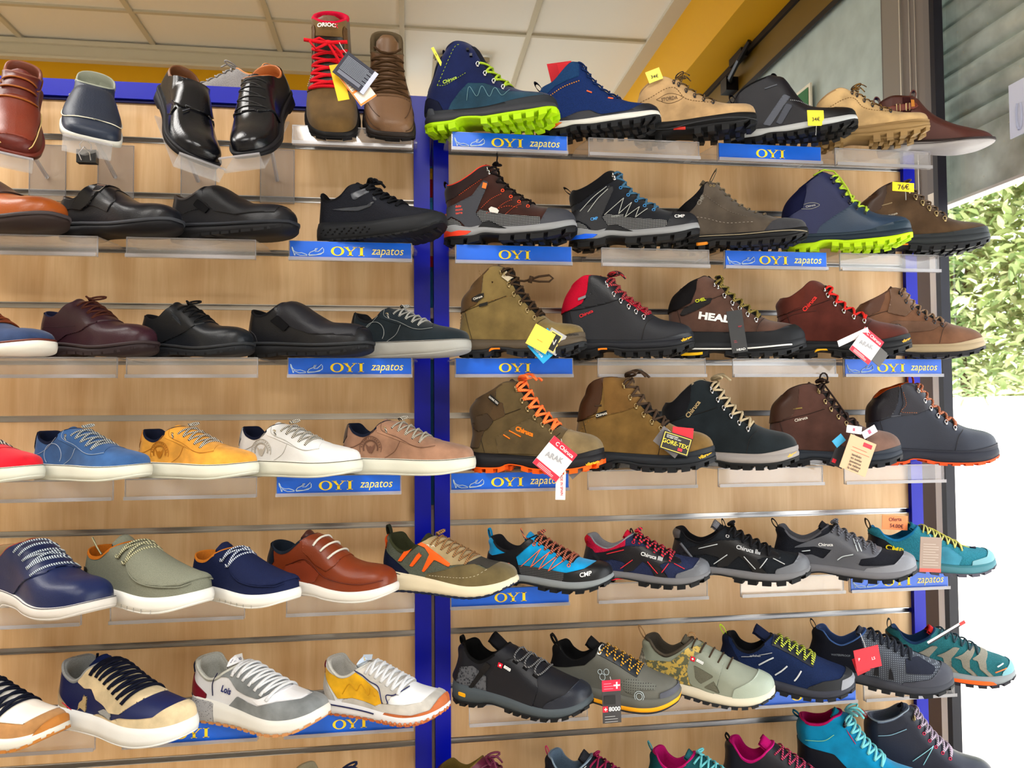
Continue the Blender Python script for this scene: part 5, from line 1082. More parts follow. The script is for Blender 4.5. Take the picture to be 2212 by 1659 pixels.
sh.text('CMP', 20, 18, 2.4, PL(240, 96, 50), 2, off=.01); sh.text('CMP', 84, 15, 3.2, PL(232, 232, 232), 12, off=.015); sh.loop(FA(24, 140, 196), 1, 35, 1.2, 8, -.2); mb = MB().use(ST((190, 100, 60), (50, 40, 50), 80)); mb.tube([(.40, -.06, .36), (.34, -.09, .39), (.31, -.09, .46)], .007, 6); sh.finish(mb, 'lace_end', smooth=True)

def chi_low(label, xl, xr, up, over, pad, collar, bar, lace, row=8, mid=(112, 112, 116), yaw=26, insert=None, txt='Chiruca IIII', bars=True, cap=(96, 98, 104)):
    sh = trail(label, row, xl, xr, up, pad, RU(*mid), RU(26, 27, 30), lace, yaw=yaw, lining=collar, mh=.15, depth=.03, n=6, arch=(.22, .42))
    sh.patch('side_frame', [(14, 24), (24, 27), (38, 31), (50, 31), (66, 26), (78, 22), (80, 19), (68, 20), (63, 18), (70, 9), (60, 8), (56, 16), (50, 20), (42, 12), (34, 10), (36, 18), (26, 20), (16, 18), (8, 20)], over, .006, sides=(1, -1))
    sh.patch('toe_cap', [(74, 4), (76, 12), (88, 16), (95, 24), (120, 30), (120, 2)], LE(*cap), .008); sh.patch('heel_counter', [(-4, 8), (20, 10), (16, 16), (8, 28), (-4, 30)], LE(44, 44, 50), .006)
    if bars:
        for a in ([(21, 24), (35, 28)], [(32, 13), (42, 20.5)], [(54, 20), (62, 11.5)], [(65, 12.5), (70, 19)], [(74, 19), (82, 15.5)]): sh.line(a, PL(*bar), .0035, 'reflective_dash', .011)
    if insert: sh.sole_patch('outsole', [(20, -1), (38, -1), (36, 5), (24, 6)], PL(*insert))
    sh.collar_line(collar, .006); return sh
sh = chi_low('red and grey hiking shoe with white Chiruca lettering and red sole inserts, fifth row', 1262, 1533, ME(44, 52, 84), LE(30, 30, 36), FA(204, 30, 60), FA(140, 140, 146), (222, 52, 64), ST((210, 30, 60), (30, 26, 30), 50), insert=(226, 30, 56)); sh.patch('collar_panel', [(4, 24), (10, 24), (22, 26), (36, 31), (36, 45), (-4, 45), (2, 30)], ME(190, 30, 66), .005); sh.text('Chiruca IIII', 57, 24.2, 2.9, PL(220, 222, 224), -12, off=.012)
sh.patch('heel_tab', [(-3, 30), (5, 31), (6, 40), (-3, 40)], FA(208, 30, 50), .008); sh.patch('side_label', [(7, 26), (14, 18), (16, 20), (9, 28)], LE(40, 40, 44), .012, sides=(1,)); sh.eyelets(PL(190, 30, 60), 6, .05, .05, .95, 'ring', which=(5,)); sh.loop(FA(30, 30, 34), 40, 36, 1, 6, -.3)
sh = chi_low('black hiking shoe with white dashes and tall grey tongue, fifth row', 1452, 1750, ME(32, 36, 42), LE(28, 29, 33), FA(34, 34, 38), FA(28, 28, 32), (196, 200, 204), FA(30, 30, 34), insert=(106, 108, 112)); sh.text('Chiruca IIII', 57, 25, 2.9, PL(200, 202, 206), -12, off=.012); sh.patch('heel_tab', [(-3, 29), (7, 31), (9, 40), (-3, 42)], LE(96, 96, 100), .008); sh.tongue(ME(120, 120, 126), .10, w=.07, t0=.6); sh.loop(FA(24, 24, 28), 40, 40, 1, 8, -.3); sh.line([(8, 27), (16, 17)], PL(90, 92, 98), .012, 'side_label', .006, sides=(1,)); sh.eyelets(PL(190, 190, 194), 6, .05, .05, .95, 'ring', which=(5,))
sh = trail('grey and black hiking shoe with pale grey toe, fifth row', 8, 1672, 1980, ME(34, 36, 44), FA(40, 40, 46), RU(112, 112, 118), RU(28, 29, 33), ST((96, 98, 106), (40, 40, 50), 60), yaw=24, mh=.12, depth=.026, lining=FA(90, 90, 96)); sh.patch('side_frame', [(14, 22), (26, 28), (40, 34), (46, 40), (56, 36), (70, 29), (78, 24), (72, 19), (62, 17), (60, 12), (74, 13), (90, 15), (98, 22), (120, 20), (120, 5), (60, 4), (30, 8), (16, 16), (28, 18), (36, 15), (42, 22), (30, 24)], LE(88, 90, 98), .006)
sh.text('Chiruca', 38, 26, 2.4, PL(228, 230, 232), 4, off=.011); sh.patch('toe_cap', [(62, 6), (66, 11), (84, 14), (93, 22), (120, 30), (120, 2)], LE(124, 126, 134), .009); 
for a in ([(46, 15), (50, 18), (57, 20)], [(21, 20), (27, 21)], [(57, 30), (60, 22)], [(59.5, 29), (62.5, 22)]): sh.line(a, PL(196, 204, 210), .004, 'reflective_dash', .012, sides=(1,))
sh.loop(FA(24, 24, 28), 0, 34, 1.6, 7, -.5); sh.sole_patch('outsole', [(5, 2), (9, 2), (9, 6), (5, 6)], PL(240, 150, 20), name='sole_mark')
sh = trail('teal trail shoe with yellow CMP lettering, orange offer note behind and hanging card, fifth row', 8, 1872, 2150, ME(50, 130, 150), FA(30, 110, 140), RU(80, 130, 142), RU(86, 84, 96), FA(214, 214, 130), yaw=14, mh=.1, depth=.02, lining=FA(30, 120, 170), bowsize=.0, arch=None, n=7, r=.0055); sh.patch('heel_counter', [(-4, 6), (30, 7), (40, 10), (22, 20), (12, 28), (-4, 34)], LE(26, 28, 36), .006); sh.text('CMP', 19, 21, 4.4, PL(226, 206, 40), -14, sx=1.2, off=.018)
sh.patch('toe_cap', [(76, 4), (78, 13), (90, 16), (96, 24), (120, 30), (120, 2)], RU(120, 168, 180), .008); sh.patch('side_panel', [(40, 8), (46, 22), (60, 24), (70, 16), (66, 6)], SU(70, 140, 166), .006); sh.band('stitched_rand', .018, RU(60, 118, 130), .010); sh.loop(FA(70, 60, 50), 0, 33, 1.6, 9, -.3)
mb = MB().use(FA(206, 200, 90)); mb.tube([(.44, 0, .38), (.52, -.02, .37), (.64, -.04, .30), (.74, -.05, .24), (.80, -.05, .22)], .005, 6); mb.tube([(.40, .02, .37), (.33, 0, .42), (.27, 0, .47)], .005, 6); mb.use(PL(30, 30, 50)); mb.tube([(.44, 0, .385), (.49, -.01, .38)], .012, 8); mb.tube([(.80, -.05, .22), (.845, -.05, .225)], .010, 6); sh.finish(mb, 'lace_lock', smooth=True)

# ================================================================== RIGHT UNIT, SIXTH ROW
X8 = lambda s_, x, z, a=-14, sc_=1: (s_.patch('red_cross_badge', [(x-4.6*sc_, z-.6), (x-1.4*sc_, z-1.6), (x-.6*sc_, z+1.4), (x-3.8*sc_, z+2.4)], PL(206, 24, 52), .012, sides=(1,)), s_.text('+', x-2.6*sc_, z+.4, 1.6, PL(240, 240, 240), a, bold=.06, off=.0165), s_.text('8000', x+2.6*sc_, z-1.0, 2.2, PL(232, 232, 232), a-8, bold=.06, off=.0125))
MB_ = dict(back=[(1, 12), (-1, 17), (2, 24), (4, 31), (4, 37), (7, 40)], rim=[(7, 40), (12, 40), (17, 34), (24, 31), (31, 34), (38, 39), (42, 42)], front=[(99, 11), (99.5, 15), (97.5, 19), (92, 22), (84, 24.5), (76, 27.5), (68, 31), (60, 35), (52, 38.5), (46, 41), (42, 42)], top=[(0, 14), (10, 13), (30, 11), (50, 9), (70, 7), (85, 8), (95, 10.5), (100, 14)])
sh = mk('all black trail shoe with three cord loops and red cross badges, by the post', 'shoe', 10, 980, 1272, 'low', LE(26, 28, 36, r=.6), yaw=32, yc=-.15, name='hiking_shoe', mods=MB_)
sh.upper(); sh.lining(FA(18, 18, 20)); lug(sh, RU(76, 84, 90), RU(26, 27, 30), mh=.1, n=16, depth=.02, arch=(.28, .42)); sh.patch('mesh_panel', [(6, 14), (10, 26), (20, 28), (30, 22), (30, 12)], mat('mesh', (44, 46, 52), None, (90, 92, 98), 200), .004); sh.patch('side_strap', [(16, 12), (20, 13), (34, 30), (30, 32)], LE(24, 25, 28), .008); sh.patch('side_frame', [(30, 10), (32, 22), (38, 32), (48, 36), (66, 30), (70, 20), (66, 8)], LE(24, 27, 36), .006); sh.patch('toe_cap', [(70, 4), (76, 12), (88, 18), (95, 26), (120, 30), (120, 2)], LE(40, 44, 54, r=.35), .007)
sh.tongue(FA(24, 24, 28), .13, w=.07, t0=.55); X8(sh, 44, 31); 
for i, t in enumerate((.18, .42, .66)):
    mb = MB().use(ST((120, 120, 122), (30, 30, 32), 90)); pts = []
    for a in np.linspace(0, 2*math.pi, 17)[:-1]:
        p_, _ = sh.ridge(t+.10*math.cos(a), .038*math.sin(a)*.999, .012); pts.append(p_)
    mb.tube(pts, .0065, 6, closed=True); sh.finish(mb, 'cord_loop', smooth=True)
mb = MB().use(FA(24, 24, 27))
for t in (.18, .42, .66):
    for sd in (-1, 1):
        a_, _ = sh.ridge(t-.05, sd*.045, .01); b_, _ = sh.ridge(t+.05, sd*.045, .01); mb.tube([a_, b_], .009, 6)
sh.finish(mb, 'lace_guide', smooth=True); sh.loop(FA(22, 22, 24), 2, 38, 1.3, 6, -.2); sh.sole_patch('midsole', [(9, 7), (15, 6), (15, 8.5), (9, 9.5)], PL(240, 170, 20), name='sole_mark')
sh = mk('grey trail shoe with yellow midsole band, hung with a red and black card', 'shoe', 10, 1185, 1467, 'low', LE(96, 96, 90, r=.6), yaw=29, yc=-.15, name='hiking_shoe', mods=dict(MB_, top=[(0, 15), (10, 14.5), (30, 12.5), (50, 11), (70, 9.5), (85, 10), (95, 12), (100, 15)]))
sh.upper(); sh.lining(FA(20, 20, 22)); sh.sole_layer('midsole', RU(98, 98, 92), lambda x: sh.zt(x)+.012, lambda x: sh.zb(x)+.045, (0, .008, .018, .016)); sh.sole_layer('lower_midsole', RU(246, 168, 30), lambda x: sh.zb(x)+.046, lambda x: sh.zb(x)+.012, (0, .016, .015, .012)); sh.sole_layer('outsole', RU(40, 42, 48), lambda x: sh.zb(x)+.013, lambda x: sh.zb(x), (0, .014, .013, .009))
sh.patch('collar_panel', [(-4, 24), (6, 25), (18, 26), (32, 29), (40, 36), (44, 50), (-4, 50)], FA(22, 22, 25), .005); sh.strip('eyestay', LE(40, 46, 54), -.03, .05, .02, .98, .006); sh.laces(ST((220, 160, 40), (26, 26, 30), 60), 6, .04, .05, .95, .006, bow=False); sh.tongue(FA(22, 22, 24), .10, w=.075, t0=.6); sh.loop(FA(24, 24, 26), 3, 38, 1.6, 8, -.5)
sh.patch('perforated_panel', [(64, 14), (60, 20), (66, 24), (76, 22), (86, 20), (84, 17), (74, 17), (70, 13)], mat('dots', (96, 98, 92), None, (28, 28, 26), .0048), .005); sh.patch('toe_cap', [(88, 10), (88, 15), (97, 18), (120, 20), (120, 8)], RU(84, 86, 96), .009); sh.text('S', 43, 40, 5, PL(226, 226, 222), 0, off=.014)
for cx, cz, r_ in ((74, 9.5, 3.4), (74, 9.5, 2.2), (46, 19, 2.2), (49, 23, 2.0), (44, 22.5, 1.6)): sh.line([(cx+r_*math.cos(a), cz+r_*1.05*math.sin(a)+3) for a in np.linspace(0, 6.28, 9)], PL(186, 200, 206), .0022, 'printed_ring', .008, sides=(1,))
sh = mk('grey green trail shoe with yellow camouflage heel and cream midsole', 'shoe', 10, 1378, 1672, 'low', LE(138, 144, 130, r=.6), yaw=29, yc=-.15, name='hiking_shoe', mods=MB_)
CAM = mat('camo', (92, 94, 72), None, (186, 156, 72), 110); sh.upper(); sh.lining(FA(72, 66, 58)); lug(sh, RU(214, 206, 186), RU(40, 42, 46), mh=.08, n=16, depth=.018, arch=None); sh.patch('side_panel', [(6, 24), (10, 26), (28, 27), (40, 38), (50, 40), (46, 28), (46, 12), (36, 10), (24, 14), (12, 20)], CAM, .006); sh.patch('heel_counter', [(-4, 8), (18, 10), (12, 18), (7, 30), (-4, 34)], mat('mesh', (180, 176, 160), None, (110, 108, 98), 140), .007); sh.collar_line(FA(84, 76, 66), .012)
sh.patch('side_frame', [(42, 12), (40, 22), (42, 32), (52, 36), (66, 30), (64, 22), (60, 8)], LE(136, 142, 128), .008); sh.patch('side_inset', [(46, 18), (45, 27), (60, 21), (50, 14)], FA(112, 112, 98), .010, sides=(1,)); sh.patch('side_inset', [(52, 12), (60, 18), (64, 10)], FA(112, 112, 98), .010, sides=(1,)); sh.patch('toe_cap', [(72, 5), (74, 14), (86, 20), (94, 28), (120, 30), (120, 2)], LE(156, 166, 152), .008); X8(sh, 47, 31, -14)
sh.laces(FA(70, 56, 44), 5, .04, .1, .92, .0065, 'bar', bow=False); sh.tongue(FA(90, 84, 72), .06); sh.loop(FA(170, 130, 90), 2, 38, 1.6, 10, -.5, width=.008); sh.loop(FA(170, 130, 90), 42, 44, 3, 7, 0, width=.008)
sh = mk('navy trail shoe with silver slashes, yellow flecked laces and a neon heel loop', 'shoe', 10, 1552, 1846, 'low', ME(30, 46, 84), yaw=28, yc=-.145, name='hiking_shoe', mods=dict(MB_, rim=[(7, 40), (12, 39), (17, 33), (24, 31), (31, 34), (38, 41), (42, 44)]))
sh.upper(); sh.lining(FA(20, 22, 28)); lug(sh, RU(54, 56, 66), RU(34, 36, 42), mh=.1, n=13, depth=.022, arch=None); sh.patch('heel_counter', [(-4, 8), (26, 10), (18, 22), (10, 36), (8, 44), (-4, 44)], FA(28, 36, 60), .006); sh.strip('eyestay', LE(30, 36, 48), -.03, .055, .02, .98, .006); sh.patch('toe_cap', [(64, 4), (68, 10), (78, 15), (90, 17), (97, 24), (120, 30), (120, 2)], RU(44, 46, 50), .008); sh.patch('toe_tip', [(90, 9), (91, 16), (120, 24), (120, 6)], RU(140, 142, 150), .011)
for p_ in ([(32, 21), (38, 25), (43, 28)], [(44, 15), (49, 19), (53, 23)], [(58, 13), (60.5, 16.5), (63, 21)]): sh.line(p_, PL(206, 210, 214), .0058, 'silver_slash', .006, sides=(1,))
sh.line([(19, 26), (27, 27)], PL(170, 172, 176), .003, 'silver_line', .008, sides=(1,)); sh.text('softshell', 29.5, 28, 1.8, PL(160, 162, 166), 6, off=.009); sh.line([(33.5, 29), (42, 31.5)], PL(170, 172, 176), .003, 'silver_line', .008, sides=(1,)); sh.laces(ST((206, 220, 60), (26, 30, 40), 70), 6, .04, .06, .92, .0085, bow=False); sh.tongue(FA(26, 34, 60), .14, w=.08, t0=.5, lean=-.15); sh.loop(PL(190, 226, 40), 4, 39, 1.6, 8, -.5, width=.008)
sh = mk('black trail shoe with grey speckled forefoot and red card tags', 'shoe', 10, 1745, 2060, 'low', mat('dots', (56, 62, 74), None, (128, 138, 150), .004), yaw=25, yc=-.14, name='hiking_shoe', mods=MB_)
sh.upper(); sh.lining(FA(44, 60, 96)); lug(sh, RU(62, 64, 72), RU(34, 36, 40), mh=.1, n=12, depth=.022, arch=(.26, .4)); sh.patch('rear_panel', [(-4, 6), (40, 8), (42, 20), (40, 32), (36, 46), (-4, 46)], FA(26, 28, 38), .005); sh.patch('toe_cap', [(62, 3), (66, 10), (84, 14), (90, 20), (98, 26), (120, 30), (120, 2)], RU(66, 68, 78), .008); sh.patch('toe_mesh', [(68, 17), (68, 26), (76, 27), (88, 21), (85, 17)], FA(44, 48, 62), .006); sh.laces(FA(44, 48, 58), 7, .04, .05, .95, .010, bow=False); sh.collar_line(FA(66, 96, 150), .006)
for p_ in ([(46, 12), (50, 12), (50, 22), (48, 20)], [(56, 11), (60, 11), (58, 20), (57, 18)]): sh.patch('dark_inset', p_, LE(28, 30, 38), .008, sides=(1,))
sh.loop(FA(24, 26, 34), 2, 38, 1.5, 8, -.4, width=.01); sh.tongue(FA(56, 60, 72), .05); sh.text('WATERPROOF', 24, 24, 1.5, PL(110, 116, 124), 2, off=.009)
sh = mk('teal running shoe with grey wavy stripes and orange midsole, right end of the sixth row', 'shoe', 10, 1905, 2192, 'low', ME(44, 108, 116), yaw=20, yc=-.135, name='hiking_shoe', mods=dict(MB_, top=[(0, 13), (10, 12), (30, 10.5), (50, 9), (70, 8), (85, 9), (95, 11), (100, 14)]))
sh.upper(); sh.lining(FA(30, 56, 90)); lug(sh, RU(140, 146, 150), RU(44, 42, 50), mh=.1, n=12, depth=.02, arch=None); sh.sole_patch('midsole', [(30, 1.5), (60, 2), (84, 3), (80, 6), (50, 5.5), (30, 5)], PL(250, 100, 40))
for x0 in (24, 40, 53, 65): sh.patch('wavy_stripe', [(x0, 22), (x0+5, 21), (x0+6, 15), (x0+13, 9), (x0+17, 9), (x0+11, 15), (x0+11, 21), (x0+18, 30), (x0+13, 30), (x0+6, 25)], FA(146, 142, 130), .006)
sh.patch('toe_cap', [(86, 6), (88, 13), (96, 20), (120, 30), (120, 4)], RU(120, 170, 180), .008); sh.loop(FA(80, 90, 90), 1, 39, 1.6, 9, 0, width=.016); sh.tongue(FA(200, 40, 40), .05); sh.laces(FA(60, 80, 90), 6, .04, .05, .95, .007, bow=False); sh.line([(84, 17), (89, 19)], PL(220, 240, 244), .006, 'toe_dash', .01, sides=(1,)); sh.line([(82, 13), (91, 16)], PL(250, 120, 60), .005, 'toe_dash', .011, sides=(1,)); sh.patch('heel_counter', [(-4, 6), (14, 8), (16, 20), (12, 34), (-4, 40)], LE(30, 40, 44), .006)

# ================================================================== RIGHT UNIT, BOTTOM ROW (tops only in the photo)
sh = mk('burgundy scalloped shoe at the bottom edge of the picture by the blue post', 'shoe', 12, 935, 1190, 'low', LE(96, 34, 60), yaw=30, yc=-.14, sc_z=1.22, mods=dict(MB_, rim=[(7, 34), (12, 34), (17, 30), (24, 28), (31, 30), (38, 33), (42, 35)], back=[(1, 12), (-1, 17), (2, 24), (4, 28), (4, 32), (7, 34)]))
sh.upper(); sh.lining(FA(120, 100, 50)); cup(sh, RU(40, 36, 40)); mb = MB().use(LE(112, 44, 72))
for x_, z_ in ((.02, .33), (.10, .335), (.30, .335), (.38, .36), (.46, .34)):
    mb.tube([(x_+.035*math.cos(a), .0-.06+.03*math.sin(a), z_+.02*math.sin(a)) for a in np.linspace(0, 6.28, 11)[:-1]], .012, 6, closed=True)
sh.finish(mb, 'scalloped_trim', smooth=True); sh.laces(LE(96, 34, 60), 4, .04, .1, .9, .009)
sh = mk('black low hiking shoe with pale blue lining and pink trim, bottom row', 'shoe', 12, 1168, 1440, 'low', FA(40, 42, 52), yaw=28, yc=-.14, sc_z=1.08, mods=MB_, name='hiking_shoe'); sh.upper(); sh.lining(FA(120, 144, 170)); lug(sh, RU(90, 90, 96), RU(30, 30, 34)); sh.laces(FA(150, 40, 80), 6, .04, .05, .95, .008, bowsize=.4, tail=False); sh.tongue(FA(54, 56, 62), .08); sh.collar_line(FA(150, 170, 190), .007); sh.line([(26, 33), (33, 36), (40, 42)], PL(200, 206, 212), .003, 'reflective_line', .006); sh.loop(PL(214, 60, 110), 1, 40, 1.2, 7, -.3, width=.008)
sh = mk('teal low hiking shoe with magenta lining, bottom row', 'shoe', 12, 1395, 1660, 'low', FA(30, 84, 92), yaw=28, yc=-.14, sc_z=1.08, mods=MB_, name='hiking_shoe'); sh.upper(); sh.lining(FA(206, 30, 120)); lug(sh, RU(60, 70, 76), RU(30, 30, 34)); sh.laces(FA(110, 196, 204), 6, .04, .05, .95, .009, bowsize=.5, tail=False); sh.tongue(FA(40, 100, 110), .06); sh.collar_line(FA(206, 30, 120), .006); sh.loop(FA(90, 170, 180), 1, 40, 1, 8, -.5, width=.012)
sh = mk('black hiking shoe with wide magenta lining, bottom row', 'shoe', 12, 1560, 1840, 'low', LE(40, 40, 48), yaw=26, yc=-.14, mods=dict(MB_, rim=[(7, 46), (12, 45), (18, 37), (25, 35), (32, 39), (38, 45), (42, 48)], back=[(1, 12), (-1, 17), (2, 26), (3, 36), (3, 43), (7, 46)], front=[(99, 11), (99.5, 15), (97.5, 19), (92, 22), (84, 25), (76, 28.5), (68, 33), (60, 38), (52, 42.5), (46, 46), (42, 48)]), name='hiking_shoe'); sh.upper(); sh.lining(FA(206, 20, 120), pad=.03); lug(sh, RU(60, 60, 66), RU(30, 30, 34)); sh.laces(ST((214, 50, 100), (30, 26, 30), 80), 6, .04, .05, .9, .008, bow=False); sh.tongue(FA(206, 20, 120), .10, w=.085); sh.collar_line(FA(214, 30, 130), .008); sh.loop(FA(26, 24, 28), 1, 44, 1.6, 6, -.4, width=.02)
M6 = dict(M4, back=[(1, 13), (-1, 18), (1, 28), (1, 40), (0, 52), (3, 60)], rim=[(3, 60), (12, 58), (22, 60), (30, 66), (36, 68)])
sh = mk('bright blue hiking boot with magenta lining and turquoise laces, bottom row', 'boot', 12, 1722, 2010, 'high', SU(16, 130, 176), yaw=24, yc=-.13, mods=M6); sh.upper(); sh.lining(FA(186, 16, 100), pad=.03); lug(sh, RU(60, 60, 66), RU(30, 30, 34)); sh.patch('heel_frame', [(-4, 6), (34, 8), (44, 22), (30, 36), (12, 38), (-4, 44)], LE(30, 32, 40), .006); sh.laces(FA(130, 214, 220), 8, .045, .04, .93, .010, bowsize=1.1); sh.eyelets(GUN, 8, .058, .04, .93, 'hook', 'lace_hook', .014, which=(6, 7)); sh.tongue(FA(30, 150, 180), .06, w=.085); sh.line([(8, 44), (22, 46), (30, 52)], PL(140, 220, 180), .003, 'cord', .008); sh.loop(FA(20, 120, 160), -2, 50, 2, 5, -.8); sh.collar_line(FA(206, 30, 110), .008); sh.strip('eyestay_trim', FA(214, 50, 110), .058, .064, .5, .98, .007)
sh = mk('charcoal hiking boot with pale grey lining and pink eyelets, bottom right', 'boot', 12, 1866, 2150, 'high', LE(42, 46, 60), yaw=18, yc=-.13, mods=dict(M6, back=[(1, 13), (-1, 18), (1, 28), (1, 40), (1, 50), (4, 56)], rim=[(4, 56), (12, 56), (22, 60), (30, 66), (36, 69)])); sh.upper(); sh.lining(FA(120, 132, 156), pad=.03); lug(sh, RU(60, 60, 66), RU(30, 30, 34)); sh.laces(ST((200, 180, 196), (110, 100, 120), 80), 8, .045, .04, .93, .009, bow=False); sh.eyelets(BRASS, 8, .058, .04, .93, 'hook', 'lace_hook', .013, which=(6, 7)); sh.eyelets(PL(214, 50, 90), 8, .055, .04, .93, 'ring', which=(0, 1, 2, 3, 4, 5)); sh.tongue(FA(60, 66, 84), .05, w=.085); sh.line([(10, 44), (20, 46), (32, 52)], PL(150, 190, 210), .003, 'cord', .008); sh.line([(36, 26), (52, 40)], PL(150, 210, 220), .003, 'cord', .008); sh.line([(44, 24), (52, 40)], PL(150, 210, 220), .003, 'cord', .008); sh.loop(PL(190, 40, 70), 1, 48, 1.4, 6, -.6); sh.collar_line(FA(170, 184, 200), .006)
# ================================================================== LEFT UNIT, TOP ROW (shoes tipped towards the room on angled holders)
def tipped(label, cat, px, py, Y, L, yaw, pitch, roll, shape, up, name, **kw):
    R_ = rotm(yaw, pitch, roll); toe = Vector(at(px, py, 1, Y)); p = toe-R_ @ Vector((.5*L, 0, .0))
    root = thing(name, label, cat, tuple(p), R_)
    return Shoe(shape, L, root, up, **kw), R_, p
def holder(R_, p, L, label, back=True, x0=.5, half=.04):
    """clear angled holder: inclined plate, lip at the toe, bracket hooked in the slot"""
    p = p-R_ @ Vector((0, 0, .001)); root = thing('shoe_holder', label, 'shoe holder', tuple(p), R_, 'clear angled holders on the top row')
    mb = MB().use(ACR); mb.box(-.12*L, (x0+.02)*L, -half, half, -.0035, -.0005); mb.build('inclined_plate', root)
    mb = MB().use(ACRL); mb.box((x0+.02)*L, (x0+.02)*L+.003, -half, half, -.0035, .026); mb.use(ACRE); mb.box((x0+.02)*L-.001, (x0+.02)*L+.004, -half, half, .0255, .0275); mb.build('toe_lip', root)
    Ri = R_.inverted(); b = Vector((p[0], 0, 0)); w_ = .036
    def loc(v): return tuple(Ri @ (Vector(v)-p))
    z1 = p[2]-.02; mb = MB().use(ACR)
    top = [(p[0]-w_, -.001, z1+.03), (p[0]+w_, -.001, z1+.03), (p[0]+w_, -.001, z1-.09), (p[0]-w_, -.001, z1-.09)]
    mb.add([loc(v) for v in top]+[loc((v[0], v[1]-.003, v[2])) for v in top], [(0, 1, 2, 3), (7, 6, 5, 4), (0, 4, 5, 1), (1, 5, 6, 2), (2, 6, 7, 3), (3, 7, 4, 0)]); mb.build('back_bracket', root)
    mb = MB().use(ACRE); mb.tube([loc(v) for v in top], .0012, 4, closed=True)
    e = R_ @ Vector((-.05*L, 0, -.003))+p; mb.tube([loc((p[0], -.003, z1-.04)), loc((e[0], e[1], e[2]-.01)), loc(tuple(e))], .0045, 6); mb.build('hinge_strut', root)
COG = LE(140, 66, 44, r=.35)
sh, R_, p = tipped('reddish brown leather boat shoe cut by the left edge, top row', 'shoe', 16, 350, -.225, .272, 72, 47, -8, 'moc', LE(90, 36, 30, r=.38), 'boat_shoe', mods=dict(front=SHAPES['derby']['front'], top=SHAPES['derby']['top']))
sh.upper(); sh.lining(LE(120, 70, 56)); dress(sh, LE(70, 34, 28), LE(110, 50, 40)); lm = LE(150, 84, 30)
sh.line([(97, 12), (92, 14.5), (84, 15), (74, 15), (64, 15.5), (56, 17)], PL(206, 178, 120), .0035, 'moc_stitching', .006); sh.patch('apron', [(56, 17.5), (66, 16), (84, 15.5), (93, 15.5), (93, 40), (56, 40)], LE(116, 50, 34, r=.35), .004); sh.laces(lm, 3, .045, .15, .8, .010, 'bar', bow=False, flat=.6); sh.tongue(LE(104, 46, 40), .04); sh.line([(2, 21), (20, 19), (36, 24), (44, 27)], lm, .006, 'side_lace', .004)
holder(R_, p, .285, 'clear angled holder under the boat shoe at the left edge')
sh, R_, p = tipped('dark navy leather loafer with white stitched apron, tipped forward, top row', 'shoe', 188, 326, -.232, .262, 72, 38, -6, 'moc', LE(38, 46, 62, r=.42), 'loafer', toe_p=2.9, rh=.16, wid=1.14, mods=dict(rim=[(5, 27.5), (10, 26), (17, 23), (26, 24), (36, 28), (46, 30)], front=[(98, 8.5), (98.5, 12), (97, 15), (93, 17), (85, 18.5), (76, 21), (68, 24), (60, 27), (53, 29.5), (46, 30)], vamp=60))
sh.upper(); sh.lining(LE(150, 154, 140), pad=.012); sh.sole_layer('sole', RU(206, 204, 196), lambda x: sh.zt(x)+.004, lambda x: sh.zb(x)+.02, (0, .010, .011, .008)); sh.patch('apron', [(48, 40), (50, 21), (56, 16.5), (66, 14), (76, 14), (83, 16), (87, 22), (80, 40)], LE(34, 42, 58, r=.42), .005); sh.line([(50, 20.5), (56, 16), (66, 13.5), (76, 13.5), (83, 15.5), (86.5, 19)], PL(220, 214, 196), .0042, 'apron_stitching', .006); sh.line([(48, 20), (51, 20.5)], PL(206, 200, 184), .007, 'stitch_knot', .008)
holder(R_, p, .272, 'clear angled holder under the navy loafer, black clip on its lip'); 
cl = at(188, 322, 1, -.236); mb = MB().use(mat('gloss', (18, 18, 20), .3)); root = thing('binder_clip', 'small black binder clip on the lip of the loafer\'s clear holder', 'clip', tuple(cl)); mb.box(-.017, .017, -.004, .010, -.026, -.002); mb.build('clip_body', root)
mb = MB().use(CHROME)
for s_ in (-1,): mb.tube([(-.008, -.003, -.004), (-.010, -.008, .006), (0, -.010, .016), (.010, -.008, .006), (.008, -.003, -.004)], .0011, 5); mb.tube([(-.008, -.003, -.022), (-.010, -.012, -.012), (0, -.014, 0), (.010, -.012, -.012), (.008, -.003, -.022)], .0011, 5)
mb.build('wire_handle', root)
GB = LE(24, 25, 30, r=.16)
sh, R_, p = tipped('polished black monk shoe with wide strap, tipped forward with its toe turned right, top row', 'shoe', 424, 366, -.215, .278, 58, 46, -10, 'derby', GB, 'dress_shoe', toe_p=2.2)
sh.upper(); sh.lining(LE(112, 74, 50), pad=.014); dress(sh, RU(26, 26, 30), RU(34, 34, 38)); sh.patch('strap', [(22, 24), (30, 20), (46, 18), (58, 21), (62, 24), (66, 40), (40, 44), (30, 36)], GB, .016); sh.patch('side_flap', [(38, 10), (44, 15), (58, 20), (60, 14), (50, 9)], GB, .010); sh.line([(62, 23), (64, 20)], GUN, .006, 'buckle', .016)
holder(R_, p, .285, 'clear angled holder under the polished black monk shoe', half=.045)
sh, R_, p = tipped('polished black lace-up oxford with tan lining, tipped forward, top row', 'shoe', 532, 356, -.235, .282, 101, 46, 6, 'derby', GB, 'dress_shoe', toe_p=2.1, rh=.24)
sh.upper(); sh.lining(LE(176, 104, 58), pad=.012); dress(sh, RU(24, 24, 28), RU(32, 32, 36)); sh.patch('quarter', [(-4, 4), (54, 5), (58, 12), (60, 18), (66, 21), (66, 24), (38, 40), (36, 50), (-4, 50)], GB, .007); sh.laces(LE(20, 20, 22), 4, .04, .12, .9, .006, 'bar2', bow=False); sh.tongue(GB, .03); sh.line([(54, 5), (58, 12), (60, 18), (66, 21)], PL(14, 14, 16), .003, 'seam', .008)
